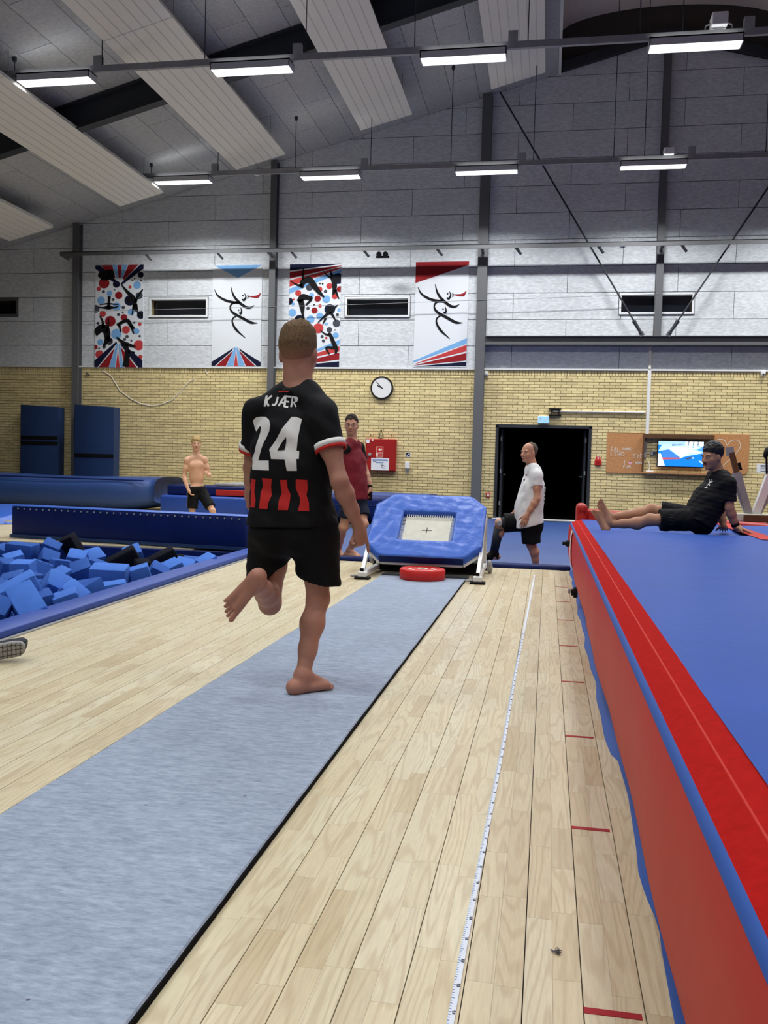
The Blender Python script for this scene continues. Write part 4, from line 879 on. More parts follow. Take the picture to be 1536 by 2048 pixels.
# --- boards either side of the television
YB = YW - 0.036
def board(px0, py0, px1, py1, label, cut=False):
    A, B = PW(px0, py0, YB), PW(px1, py1, YB)
    t = thing('chalk_board', label, 'board', ((A.x + B.x) / 2, YB, B.z), 'wooden boards beside the television')
    if cut: MB().prism([(A.x, YB, A.z), (B.x, YB, A.z), (B.x, YB, B.z + 0.1), (B.x - 0.06, YB, B.z), (A.x, YB, B.z)], (0, 0.018, 0)).build('panel', M['osb'], t)
    else: boxo('panel', A.x, B.x, YB, YB + 0.018, B.z, A.z, M['osb'], t)
    return t, A, B
t, A, B = board(1215, 866, 1285, 947, 'tan wooden board with white chalk writing left of the television')
def chalk_text(s, px, py, h, parent, m='chalk', Y=YB):
    G = {'T': [[(0, 1), (1, 1)], [(.5, 1), (.5, 0)]], 'A': [[(0, 0), (.5, 1), (1, 0)], [(.2, .4), (.8, .4)]], 'L': [[(0, 1), (0, 0), (.9, 0)]], 'I': [[(.5, 1), (.5, 0)], [(.2, 1), (.8, 1)], [(.2, 0), (.8, 0)]], 'P': [[(0, 0), (0, 1), (.9, .9), (.9, .55), (0, .5)]], 'R': [[(0, 0), (0, 1), (.9, .9), (.9, .55), (0, .5)], [(.3, .5), (1, 0)]],
         'D': [[(0, 0), (0, 1), (.7, .9), (1, .5), (.7, .05), (0, 0)]], 'S': [[(1, .9), (.5, 1), (.1, .8), (.5, .5), (.9, .25), (.5, 0), (0, .1)]], 'Y': [[(0, 1), (.5, .5), (1, 1)], [(.5, .5), (.5, 0)]], 'O': [[(.5, 1), (.05, .5), (.5, 0), (.95, .5), (.5, 1)]], 'N': [[(0, 0), (0, 1), (1, 0), (1, 1)]], 'H': [[(0, 0), (0, 1)], [(1, 0), (1, 1)], [(0, .5), (1, .5)]],
         'K': [[(0, 0), (0, 1)], [(.9, 1), (0, .45), (1, 0)]], 'J': [[(.8, 1), (.7, .2), (.35, 0), (0, .2)]], 'E': [[(1, 1), (0, 1), (0, 0), (1, 0)], [(0, .5), (.8, .5)]], 'M': [[(0, 0), (0, 1), (.5, .4), (1, 1), (1, 0)]], 'G': [[(1, .85), (.5, 1), (.05, .5), (.5, 0), (1, .3), (.6, .4)]], 'C': [[(1, .85), (.5, 1), (.05, .5), (.5, 0), (1, .15)]], 'Z': [[(0, 1), (1, 1), (0, 0), (1, 0)]], 'a': [[(.9, .6), (.4, .65), (.1, .3), (.4, 0), (.9, .2)], [(.9, .65), (.9, 0)]]}
    q = PW(px, py, Y); hh = h / 88.0; x = q.x
    for ch in s:
        for st in G.get(ch, []): stroke_part('chalk_stroke', stroke([(x + a * hh * 0.6, q.z + b * hh) for a, b in st], [0.009] * len(st), 4), M[m], parent, Y - 0.003, 0.002)
        x += hh * 0.85
chalk_text('TAL', 1221, 903, 8, t); chalk_text('LIRD', 1222, 912, 8, t); chalk_text('HaNSI', 1246, 900, 4.5, t); chalk_text('SYD', 1266, 916, 8, t); chalk_text('I', 1247, 928, 6, t); chalk_text('NAN', 1271, 928, 5, t); chalk_text('CaN', 1246, 936, 6, t)
q = PW(1260.5, 926, YB); poly_part('chalk_heart', [(q.x, q.z - 0.045), (q.x + 0.045, q.z + 0.005), (q.x + 0.035, q.z + 0.035), (q.x, q.z + 0.02), (q.x - 0.035, q.z + 0.035), (q.x - 0.045, q.z + 0.005)], M['pink_chalk'], t, YB - 0.003)
t, A, B = board(1424, 868, 1496, 949, 'tan wooden board with a drawn heart right of the television', True)
q = PW(1455, 905, YB); hz = lambda pts: [(q.x + a * 0.34, q.z + b * 0.34) for a, b in pts]
stroke_part('chalk_heart', stroke(hz([(-.05, .45), (.2, .78), (.6, .8), (.78, .45), (.55, 0), (.0, -.6), (-.25, -.9)]), [0.012] * 7, 8), M['chalk'], t, YB - 0.003); stroke_part('chalk_heart', stroke(hz([(-.05, .45), (-.25, .8), (-.7, .8), (-.95, .4), (-.8, -.1), (-.3, -.9)]), [0.012] * 6, 8), M['chalk'], t, YB - 0.003)
# --- television in its wooden niche frame
A, B = PW(1286, 868, YB), PW(1424, 950, YB)
t = thing('tv_frame', 'dark wooden open frame around the television', 'frame', ((A.x + B.x) / 2, YB, B.z))
boxo('top_board', A.x, B.x, YW - 0.16, YW - 0.013, A.z - 0.09, A.z, M['ply_dark'], t); boxo('bottom_board', A.x, B.x, YW - 0.16, YW - 0.013, B.z, B.z + 0.03, M['osb'], t); boxo('side_board', A.x, A.x + 0.03, YW - 0.16, YW - 0.013, B.z + 0.03, A.z - 0.09, M['ply_dark'], t); boxo('side_board', B.x - 0.03, B.x, YW - 0.16, YW - 0.013, B.z + 0.03, A.z - 0.09, M['ply_dark'], t)
boxo('cable_strip', A.x + 0.04, A.x + 0.085, YW - 0.05, YW - 0.013, B.z + 0.35, A.z - 0.092, M['galv'], t)
A, B = PW(1315.5, 880.5, YW - 0.1), PW(1407, 936, YW - 0.1)
t = thing('television', 'wall television showing a blue gym floor scene', 'television', ((A.x + B.x) / 2, YW - 0.07, B.z))
boxo('casing', A.x, B.x, YW - 0.11, YW - 0.05, B.z, A.z, M['black_gloss'], t, 0.008); boxo('wall_mount', (A.x + B.x) / 2 - 0.15, (A.x + B.x) / 2 + 0.15, YW - 0.05, YW - 0.012, B.z + 0.15, A.z - 0.15, M['black'], t)
x0, x1, z0, z1 = A.x + 0.018, B.x - 0.018, B.z + 0.022, A.z - 0.018
def em(k, c, s=0.9): return mt('screen_' + k, c, 0.4, 0.3, emit=(c, s))
em('blue', (20, 118, 232)); em('pale', (176, 216, 244)); em('white', (232, 240, 248)); em('mid', (58, 120, 208)); em('red', (180, 80, 76)); em('dark', (60, 72, 92))
scr = boxo('screen', x0, x1, YW - 0.113, YW - 0.110, z0, z1, M['screen_blue'], t)
V = lambda pts: [(x0 + (x1 - x0) * u, z0 + (z1 - z0) * v) for u, v in pts]
for pts, m in (([(0, .86), (.62, .86), (.62, 1), (0, 1)], 'pale'), ([(.6, .7), (1, .72), (1, 1), (.6, 1)], 'white'), ([(0, .6), (.08, .86), (1, .86), (1, .55), (.72, .45), (.5, .35), (.3, .7)], 'pale'), ([(.22, .72), (.55, .8), (.95, .55), (.7, .55), (.5, .32)], 'white'),
               ([(.08, .62), (.25, .68), (.52, .36), (.12, .34)], 'mid'), ([(.1, .35), (.5, .36), (.5, .30), (.1, .26)], 'red'), ([(0, .5), (.06, .5), (.16, .02), (0, .0)], 'white'), ([(.84, .68), (.92, .82), (1, .78), (1, .58)], 'mid'), ([(.64, .72), (.66, 1), (.68, 1), (.67, .72)], 'dark'), ([(.75, .74), (.77, 1), (.79, 1), (.78, .74)], 'dark'),
               ([(.86, .78), (.87, 1), (.89, 1), (.89, .78)], 'dark'), ([(.58, .32), (.72, .40), (.78, .34), (.66, .28)], 'dark'), ([(.7, .33), (.78, .38), (.8, .32)], 'white'), ([(.9, .26), (1, .2), (1, .12), (.93, .18)], 'pale'), ([(.3, .82), (.55, .84), (.55, .9), (.3, .9)], 'dark')):
    poly_part('picture', V(pts), M['screen_' + m], scr, YW - 0.1145, 0.001)
q0, q1 = PW(1301, 902, YW), PW(1312, 911, YW); t = thing('wall_socket', 'grey double socket left of the television inside the frame', 'socket', ((q0.x + q1.x) / 2, YW - 0.03, q1.z)); boxo('plate', q0.x, q1.x, YW - 0.05, YW - 0.013, q1.z, q0.z, M['galv'], t, 0.006); boxo('insert', q0.x + 0.05, q1.x - 0.01, YW - 0.054, YW - 0.049, q1.z + 0.02, q0.z - 0.02, M['steel_dark'], t)
zsh = PW(1290, 950, YB).z + 0.031
q = PW(1299, 941, YW - 0.1); t = thing('power_box', 'white power box with cord lying on the frame ledge', 'box', (q.x, YW - 0.09, zsh)); boxo('casing', q.x - 0.085, q.x + 0.085, YW - 0.13, YW - 0.05, zsh, zsh + 0.07, M['white_plastic'], t, 0.01)
MB().tube([(q.x - 0.01, YW - 0.06, zsh + 0.07), (q.x + 0.0, YW - 0.05, zsh + 0.16), (q.x - 0.02, YW - 0.04, zsh + 0.26), (q.x - 0.05, YW - 0.03, zsh + 0.3)], 0.009, 6).build('cord', M['chalk'], t, smooth=True)
q0, q1 = PW(1513.5, 927, YW), PW(1540, 946, YW); t = thing('notice_sheet', 'white printed notice sheet on the bricks at the right edge', 'paper', ((q0.x + q1.x) / 2, YW - 0.02, q1.z)); boxo('sheet', q0.x, q1.x, YW - 0.018, YW - 0.0155, q1.z, q0.z, M['paper'], t)
for k in range(5): MB().box(q0.x + 0.08, q1.x - 0.03, YW - 0.0205, YW - 0.0185, q0.z - 0.04 - k * 0.032, q0.z - 0.032 - k * 0.032).build('printed_line', M['print_dark'], t)
# ================================================================== floor things
# --- run-up carpet
t = thing('carpet_runner', 'long pale blue-grey run-up carpet with black underside on the wooden floor', 'carpet', (-1.2, 5, 0))
CZ = 0.022
top = MB(); n = 60; prev = None
crg = random.Random(5)
xl, xr = -1.635, -0.776
vs = []; fs = []
for i in range(n + 1):
    y = 0.9 + (9.02 - 0.9) * i / n
    a = xl + crg.uniform(-.002, .002); b = xr + crg.uniform(-.0015, .0015)
    vs += [(a, y, CZ - 0.006), (a + 0.004, y, CZ), (b - 0.004, y, CZ), (b, y, CZ - 0.006)]
    if i:
        k = 4 * (i - 1)
        for j in range(3): fs.append((k + j, k + j + 1, k + j + 5, k + j + 4))
fs += [(0, 3, 2, 1), (4 * n, 4 * n + 1, 4 * n + 2, 4 * n + 3)]
mk('pile', vs, fs, M['carpet'], t)
boxo('foam_backing', xl + 0.006, xr + 0.004, 0.9, 9.02, 0.0005, CZ - 0.0055, M['carpet_back'], t)
# --- tape measure on the floor
tp = [PG(x, y, 0.004) for x, y in ((893, 2110), (900, 2048), (930, 1880), (962, 1720), (985, 1600), (1008, 1480), (1030, 1350), (1048, 1260), (1060, 1200), (1069, 1150))]
t = thing('tape_measure', 'white tape measure ribbon stretched along the floor beside the carpet', 'tape measure', tuple(PG(985, 1600)))
vs = []; fs = []
dense = []
for i in range(len(tp) - 1):
    for k in range(8): dense.append(tp[i].lerp(tp[i + 1], k / 8))
dense.append(tp[-1])
WT = 0.0075
for i, p in enumerate(dense):
    d = (dense[min(i + 1, len(dense) - 1)] - dense[max(i - 1, 0)]).normalized(); s = d.cross(Vector((0, 0, 1)))
    vs += [p - s * WT, p + s * WT, p - s * WT - Vector((0, 0, 0.0035)), p + s * WT - Vector((0, 0, 0.0035))]
    if i: k = 4 * (i - 1); fs += [(k, k + 1, k + 5, k + 4), (k + 2, k, k + 4, k + 6), (k + 1, k + 3, k + 7, k + 5)]
mk('ribbon', vs, fs, M['tape'], t)
# graduations: ticks each centimetre, figures each ten centimetres
L = [0.0]
for i in range(1, len(dense)): L.append(L[-1] + (dense[i] - dense[i - 1]).length)
def at_len(s):
    for i in range(1, len(dense)):
        if L[i] >= s:
            u = (s - L[i - 1]) / (L[i] - L[i - 1]); return dense[i - 1].lerp(dense[i], u), (dense[i] - dense[i - 1]).normalized()
    return dense[-1], (dense[-1] - dense[-2]).normalized()
# arc length of the "9 m" figure at pixel row 2020
s9 = min(range(len(dense)), key=lambda i: abs(dense[i].y - PG(903, 2020).y)); S9 = L[s9]
tick = MB()
s = 0.01
while s < min(L[-1], 4.6):
    p, d = at_len(S9 % 0.01 + s); sd = d.cross(Vector((0, 0, 1))); long = abs(((s + S9 % 0.01 - S9) / 0.05) - round((s + S9 % 0.01 - S9) / 0.05)) < 0.02
    e0 = p - sd * WT * 0.98; e1 = p - sd * WT * (-0.1 if long else 0.35)
    tick.obox((e0 + e1) / 2 + Vector((0, 0, 0.0004)), (e1 - e0) / 2, d * 0.0006, Vector((0, 0, 0.0003))); s += 0.01
tag(tick.build('graduation', M['print_blue'], t), kind='stuff')
SEG = {'0': 'abcdef', '1': 'bc', '2': 'abged', '3': 'abgcd', '4': 'fgbc', '5': 'afgcd', '6': 'afgedc', '7': 'abc', '8': 'abcdefg', '9': 'abcfgd', 'm': 'ecgfb'}
def floor_digit(ch, org, ex, ey, h):
    w_ = h * 0.5; P = {'a': ((0, 1), (1, 1)), 'b': ((1, 1), (1, .5)), 'c': ((1, .5), (1, 0)), 'd': ((0, 0), (1, 0)), 'e': ((0, .5), (0, 0)), 'f': ((0, 1), (0, .5)), 'g': ((0, .5), (1, .5))}
    m_ = MB()
    for sg in SEG[ch]:
        (a, b), (c, d) = P[sg]; A_ = org + ex * (a * w_) + ey * (b * h); B_ = org + ex * (c * w_) + ey * (d * h); m_.beam(A_, B_, h * 0.16, 0.0006)
    return m_.build('figure', M['print_dark'], t)
for k in range(-1, 46):
    p, d = at_len(S9 + k * 0.1)
    if S9 + k * 0.1 > L[-1]: break
    sd = d.cross(Vector((0, 0, 1)))
    val = (100 - 10 * k) % 100; txt = ('%d' % (9 - k // 10) + 'm') if val == 0 else '%d' % val
    # figures read across the ribbon, tops toward the right hand side
    for j, ch in enumerate(txt): floor_digit(ch, p + sd * 0.0005 - d * (0.008 * j - 0.004) + Vector((0, 0, 0.0006)), -d, sd, 0.0062 if len(txt) > 1 else 0.007)
# --- red marking tapes, one metre apart
for k, y in enumerate((1.885, 2.871, 3.877, 4.893, 5.906, 6.931, 7.914, 8.92)):
    lb = ('nearest' if k == 0 else ['', 'second', 'third', 'fourth', 'fifth', 'sixth', 'seventh', 'eighth'][k] + ' nearest') + ' short red tape mark on the wooden floor beside the air mat'
    o = MB().obox((0.173, y, 0.0007), (0.0595, 0.0, 0), (0, 0.0105, 0), (0, 0, 0.0006)).build('floor_mark', M['red_tape']); tag(o, lb, 'tape mark', 'red floor marks')
# --- small wad of fluff on the floor
q = PG(1113, 1908); rg = random.Random(2)
fz = MB()
for k in range(14):
    a = Vector((q.x + rg.uniform(-.008, .008), q.y + rg.uniform(-.008, .008), 0.003)); fz.tube([a, a + Vector((rg.uniform(-.008, .008), rg.uniform(-.008, .008), rg.uniform(0, .008))), a + Vector((rg.uniform(-.01, .01), rg.uniform(-.01, .01), rg.uniform(-.001, .004)))], 0.0012, 4)
tag(fz.build('fluff_ball', M['steel_grey']), 'tiny grey ball of fluff on the floorboards near the camera', 'fluff')
# --- grey threshold board and red weight plate
t_ = PG(768, 1150); 
t = thing('threshold_board', 'dark grey flat board lying at the far end of the carpet', 'board', (-1.2, 9.2, 0))
boxo('board', -1.64, -0.76, 9.06, 9.26, 0.0005, 0.03, M['grey_board'], t, 0.004); boxo('metal_edge', -1.64, -0.76, 9.262, 9.275, 0.0005, 0.02, M['galv'], t)
pc = Vector((-1.19, 8.86, CZ)); R_ = 0.228
t = thing('weight_plate', 'thick red rubber weight plate lying flat at the end of the carpet', 'weight plate', tuple(pc))
MB().lathe(pc, [(0.06, 0.0), (R_ - 0.01, 0.0), (R_, 0.012), (R_, 0.095), (R_ - 0.012, 0.107), (R_ - 0.045, 0.107), (R_ - 0.06, 0.098), (0.07, 0.098), (0.06, 0.105), (0.03, 0.105)], 56).build('rubber_disc', M['red_rubber'], t, smooth=True)
MB().lathe(pc + Vector((0, 0, 0.1055)), [(0.016, 0.0), (0.055, 0.0), (0.055, 0.003), (0.016, 0.003)], 28).build('steel_hub', M['bed'], t)
MB().lathe(pc + Vector((0, 0, 0.1058)), [(0.024, 0.0), (0.024, 0.004)], 24).build('bore', M['black'], t)
for k in range(22):
    a = k * 0.2856; 
    if k % 11 in (4, 5, 10): continue
    u = Vector((math.cos(a), math.sin(a), 0)); v = Vector((-math.sin(a), math.cos(a), 0)); MB().obox(pc + u * 0.125 + Vector((0, 0, 0.0988)), u * 0.016, v * 0.010, Vector((0, 0, 0.001))).build('raised_letter', M['chalk'], t)

# --- air mat on the right: extruded profile
Y0m, Y1m = 0.35, 10.25
prof = [(0.39, 0.012), (0.345, 0.03), (0.302, 0.09), (0.274, 0.17), (0.259, 0.26), (0.254, 0.36), (0.257, 0.44), (0.260, 0.505), (0.271, 0.548)]
t = thing('air_mat', 'large air mat with blue top and red bulging side, man sitting on it', 'mat', (2.0, 5, 0))
def sweep(name, pts, m, y0, y1, ny=40, wav=None, close=None):
    vs = []; fs = []; k = len(pts)
    for j in range(ny + 1):
        y = y0 + (y1 - y0) * j / ny
        for i, (x, z) in enumerate(pts):
            dx = wav(i / (k - 1), y) if wav else 0
            vs.append((x + dx, y, z))
        if j:
            b = k * (j - 1)
            for i in range(k - 1): fs.append((b + i, b + i + 1, b + k + i + 1, b + k + i))
    o = mk(name, vs, fs, m, t, smooth=True); return o
bul = lambda u, y: 0.006 * math.sin(y * 2.1 + 1.0) * math.sin(u * math.pi) + 0.003 * math.sin(y * 5.3) * math.sin(u * math.pi)
side = sweep('side_tube', prof, M['mat_red'], Y0m, Y1m, 60, bul)
sweep('blue_piping', [(0.269, 0.545), (0.272, 0.552), (0.281, 0.561), (0.286, 0.564)], M['mat_stripe'], Y0m, Y1m)
sweep('edge_band', [(0.285, 0.5635), (0.306, 0.574), (0.335, 0.586), (0.342, 0.589), (0.349, 0.588), (0.392, 0.598)], M['mat_red_felt'], Y0m, Y1m)
sweep('band_seam', [(0.3395, 0.588), (0.342, 0.5912), (0.3445, 0.589)], M['mat_red'], Y0m, Y1m)
# top sheet with faint undulation
vs = []; fs = []; nx, ny = 40, 110
for j in range(ny + 1):
    for i in range(nx + 1):
        x = 0.390 + (4.4 - 0.390) * (i / nx) ** 1.3; y = Y0m + (Y1m - Y0m) * j / ny
        z = 0.598 + 0.004 * math.sin(x * 5 + 0.4) * math.sin(y * 1.3) - 0.046 * math.exp(-(((x - 1.15) / 0.72) ** 4 + ((y - 8.97) / 0.36) ** 4))
        vs.append((x, y, z))
for j in range(ny):
    for i in range(nx): a = j * (nx + 1) + i; fs.append((a, a + 1, a + nx + 2, a + nx + 1))
mk('top_sheet', vs, fs, M['mat_top'], t, smooth=True)
boxo('core', 0.40, 4.4, Y0m, Y1m, 0.012, 0.53, M['mat_red'], t)
MB().prism([(x, Y1m, z) for x, z in prof] + [(0.41, Y1m, 0.59), (0.41, Y1m, 0.012)], (0, 0.06, 0)).build('end_cap', M['mat_red'], t)
# blue ground skirt with wavy edge
vs = []; fs = []
pxs = [(1349, 2048), (1323, 1901), (1317, 1849), (1297, 1807), (1277, 1751), (1272, 1695), (1256, 1591), (1232, 1510)]
gx = sorted([(PG(x, y).y, PG(x, y).x) for x, y in pxs])
def skx(y):
    if y <= gx[0][0]: return gx[0][1]
    for i in range(1, len(gx)):
        if y <= gx[i][0]:
            u = (y - gx[i - 1][0]) / (gx[i][0] - gx[i - 1][0]); return gx[i - 1][1] * (1 - u) + gx[i][1] * u
    return 0.284 + 0.006 * math.sin(y * 4.1) + 0.004 * math.sin(y * 9.3)
n = 120
for j in range(n + 1):
    y = Y0m + (Y1m + 0.05 - Y0m) * j / n; x = skx(y)
    vs += [(x, y, 0.0006), (x + 0.004, y, 0.004), (x + 0.03, y, 0.02), (x + 0.07, y, 0.045)]
    if j:
        k = 4 * (j - 1); fs += [(k + i, k + i + 1, k + i + 5, k + i + 4) for i in range(3)]
mk('ground_skirt', vs, fs, M['mat_stripe'], t, smooth=True)
# white patch over the side near the far end
yy0 = 8.92
pv = []; pf = []
for j, y in enumerate((yy0, yy0 + 0.26)):
    for (x, z) in prof[3:] : pv.append((x - 0.009, y, z))
k = len(prof[3:])
for i in range(k - 1): pf.append((i, i + 1, k + i + 1, k + i))
mk('white_patch', pv, pf, M['mat_white'], t, smooth=True)
q = PG(1157, 1190, 0.10); vx_ = 0.262
MB().lathe((vx_ + 0.02, q.y, 0.12), [(0.045, 0), (0.045, 0.03), (0.028, 0.035), (0.028, 0.05)], 16, (-1, 0, 0)).build('valve', M['black'], t, smooth=True)
MB().lathe((vx_ - 0.035, q.y - 0.03, 0.13), [(0.02, 0), (0.02, 0.02), (0.01, 0.024)], 12, (-1, 0, 0.3)).build('valve_cap', M['galv'], t, smooth=True)
MB().lathe((0.25, 9.3, 0.4), [(0.035, 0), (0.035, 0.03), (0.018, 0.05), (0.018, 0.075)], 12, (-1, 0, 0)).build('valve', M['black'], t, smooth=True)
# orange-red line across the top
A_, B_ = PG(1441, 1046, 0.603), PG(1545, 1080, 0.603); d_ = (B_ - A_); s_ = Vector((-d_.y, d_.x, 0)).normalized() * 0.13
MB().obox((A_ + B_) / 2, d_ / 2, s_ / 1.6, Vector((0, 0, 0.0012))).build('top_stripe', M['mat_red'], t)
# red end pad standing behind the mat
t = thing('end_pad', 'red padded block at the far end of the air mat behind the feet', 'pad', (0.8, 10.4, 0))
vs = []; 
MB().box(0.345, 0.47, 10.5, 10.9, 0.001, 0.765).build('block', M['red_vinyl'], t, True, 0.05, 3)
MB().add([(0.46, 10.54, 0.001), (2.6, 10.54, 0.001), (2.6, 10.84, 0.001), (0.46, 10.84, 0.001), (0.46, 10.54, 0.705), (2.6, 10.54, 0.59), (2.6, 10.84, 0.59), (0.46, 10.84, 0.705)], [(0, 3, 2, 1), (4, 5, 6, 7), (0, 1, 5, 4), (1, 2, 6, 5), (2, 3, 7, 6), (3, 0, 4, 7)]).build('sloping_pad', M['red_vinyl'], t, True, 0.04, 3)
MB().box(0.36, 0.455, 10.492, 10.502, 0.68, 0.70).build('seam', M['red_box'], t)
# red landing mat behind, apparatus stand on it
t = thing('landing_mat', 'red landing mat behind the sitting man under the apparatus stand', 'mat', (3.5, 11.9, 0))
boxo('foam_block', 2.72, 5.2, 10.55, 13.4, 0.001, 0.56, M['red_vinyl'], t, 0.05, 3); boxo('velcro_flap', 2.75, 5.2, 10.51, 10.55, 0.30, 0.50, M['red_box'], t, 0.01)
t = thing('apparatus_stand', 'silver A-legged gymnastics stand on its base bar at the right edge', 'stand', (3.3, 12.0, 0.562))
YS = 11.9
base_z = 0.562
q0, q1 = PW(1462, 1040, YS), PW(1575, 1040, YS)
boxo('base_bar', q0.x, q1.x + 0.4, YS - 0.12, YS + 0.12, base_z, base_z + 0.10, M['bed'], t, 0.015); boxo('base_pad', q0.x + 0.12, q1.x + 0.4, YS - 0.16, YS - 0.121, base_z, base_z + 0.09, M['ply_dark'], t, 0.01)
def leg(p0, p1, r0, r1, m, nm='leg'):
    a, b = PW(p0[0], p0[1], YS), PW(p1[0], p1[1], YS); MB().beam(a, b, r0, r1, (0, 1, 0)).build(nm, M[m], t)
leg((1497, 1028), (1473, 945), 0.085, 0.11, 'galv'); leg((1474, 948), (1463, 905), 0.06, 0.075, 'ply_dark', 'inner_leg'); leg((1461, 912), (1459, 894), 0.09, 0.05, 'galv', 'top_fitting'); leg((1493, 1027), (1470, 965), 0.05, 0.06, 'galv', 'brace'); leg((1511, 1028), (1540, 950), 0.09, 0.10, 'white_metal'); leg((1517, 1028), (1552, 965), 0.05, 0.07, 'galv', 'brace'); leg((1534, 962), (1533, 910), 0.022, 0.022, 'black', 'cable_tube')
a = PW(1482, 940, YS); MB().beam(a, a + Vector((-0.03, 0, 0.09)), 0.03, 0.03).build('clamp_lever', M['black'], t)
a = PW(1533, 905, YS); MB().lathe(a, [(0.02, -0.03), (0.06, -0.02), (0.08, 0.01), (0.03, 0.03)], 12, (1, 0, -0.2)).build('pulley', M['black'], t, smooth=True)

# --- landing pit beyond the wooden floor: blue edge pad and soft mat
t = thing('pit_edge_pad', 'long blue padded edge along the end of the wooden floor', 'pad', (-1.6, 10.5, 0))
boxo('pad', -3.4, 0.30, 10.43, 10.58, -0.02, 0.05, M['vinyl_blue_dark'], t, 0.03, 3)
WMX, WMY = PW(1068, 1118, 11.25).x, 11.25
t = thing('soft_landing_mat', 'big soft blue landing mat sunk into the floor beyond the trampette', 'mat', (0, 15, -0.4))
vs = []; fs = []; nx, ny = 90, 110
def lm(x, y):
    z = 0.02 + 0.02 * math.sin(x * 1.7 + 1) * math.sin(y * 0.6)
    r = math.hypot((x - WMX) / 1.0, (y - WMY - 0.03) / 0.85)
    v = min(1, max(0, (12.6 - y) / 1.9)); z -= 0.20 * v * v * (3 - 2 * v)
    z -= 0.16 * math.exp(-(r / 0.5) ** 1.6)
    return z
for j in range(ny + 1):
    y = 10.60 + (20.3 - 10.60) * (j / ny) ** 1.6
    for i in range(nx + 1):
        x = -3.4 + (2.6 + 3.4) * i / nx; vs.append((x, y, lm(x, y)))
for j in range(ny):
    for i in range(nx): a = j * (nx + 1) + i; fs.append((a, a + 1, a + nx + 2, a + nx + 1))
mk('cover', vs, fs, M['vinyl_slate'], t, smooth=True)
boxo('foam_core', -3.4, 2.6, 10.62, 20.3, -0.499, -0.36, M['vinyl_navy'], t)
# --- blue blocks behind the runner and the red-shirted man
t = thing('crash_mat', 'tall dark blue crash mat behind the man in the maroon shirt', 'mat', (-4.0, 18.4, 0))
boxo('foam_block', -5.9, -2.3, 17.3, 19.8, 0.05, 0.56, M['vinyl_blue_dark'], t, 0.12, 4); MB().box(-5.85, -2.35, 17.292, 17.302, 0.36, 0.375).build('seam', M['vinyl_navy'], t); MB().box(-5.75, -2.45, 17.45, 19.65, 0.558, 0.5635).build('top_panel', M['vinyl_slate'], t)
t = thing('crash_mat', 'blue crash mat with red flap and grey top behind the shirtless boy', 'mat', (-7.2, 18.6, 0))
A_ = PW(319, 1040, 18.2); B_ = PW(487, 1042, 18.2)
boxo('foam_block', A_.x, B_.x + 0.1, 18.2, 19.6, 0.001, 0.40, M['vinyl_blue_mid'], t, 0.05, 3); boxo('upper_block', A_.x + 0.05, B_.x + 0.1, 18.45, 19.6, 0.402, 0.62, M['vinyl_blue_dark'], t, 0.04, 3)
rf = PW(432, 1000, 18.4); boxo('red_flap', rf.x, B_.x + 0.1, 18.36, 18.45, 0.42, 0.545, M['red_vinyl'], t, 0.01)
boxo('grey_top', PW(428, 985, 18.5).x, B_.x + 0.1, 18.5, 20.2, 0.622, 0.69, M['galv'], t, 0.02)
# --- big inflated bag along the wall, left
t = thing('air_bag', 'huge rounded navy blue air bag lying along the brick wall at left', 'mat', (-12, 19.4, 0))
xe = PW(312, 1000, 18.4).x
vs = []; fs = []; nu, nv = 60, 28
for i in range(nu + 1):
    x = -16.6 + (xe + 16.6) * i / nu; e = 1 - max(0, (x - (xe - 1.3)) / 1.3) ** 3 * 0.5
    for k in range(nv):
        a = 2 * math.pi * k / nv; ca, sa = math.cos(a), math.sin(a); sg = lambda v, p: math.copysign(abs(v) ** p, v)
        vs.append((x, 19.18 - 1.12 * sg(ca, 0.55) * (0.6 + 0.4 * e), 0.38 + (0.375 if sa > 0 else 0.37 * e) * sg(sa, 0.55) + (0.02 * math.sin(x * 1.3) if sa > 0.2 else 0)))
for i in range(nu):
    for k in range(nv): fs.append((i * nv + k, i * nv + (k + 1) % nv, (i + 1) * nv + (k + 1) % nv, (i + 1) * nv + k))
fs.append(tuple(range(nv))); fs.append(tuple(reversed(range(nu * nv, nu * nv + nv))))
mk('bag', vs, fs, M['vinyl_slate'], t, smooth=True)
MB().tube([(-16.6, 18.16, 0.70), (-12, 18.15, 0.712), (xe - 0.2, 18.18, 0.70)], 0.016, 8).build('top_seam', M['vinyl_blue_dark'], t, smooth=True)
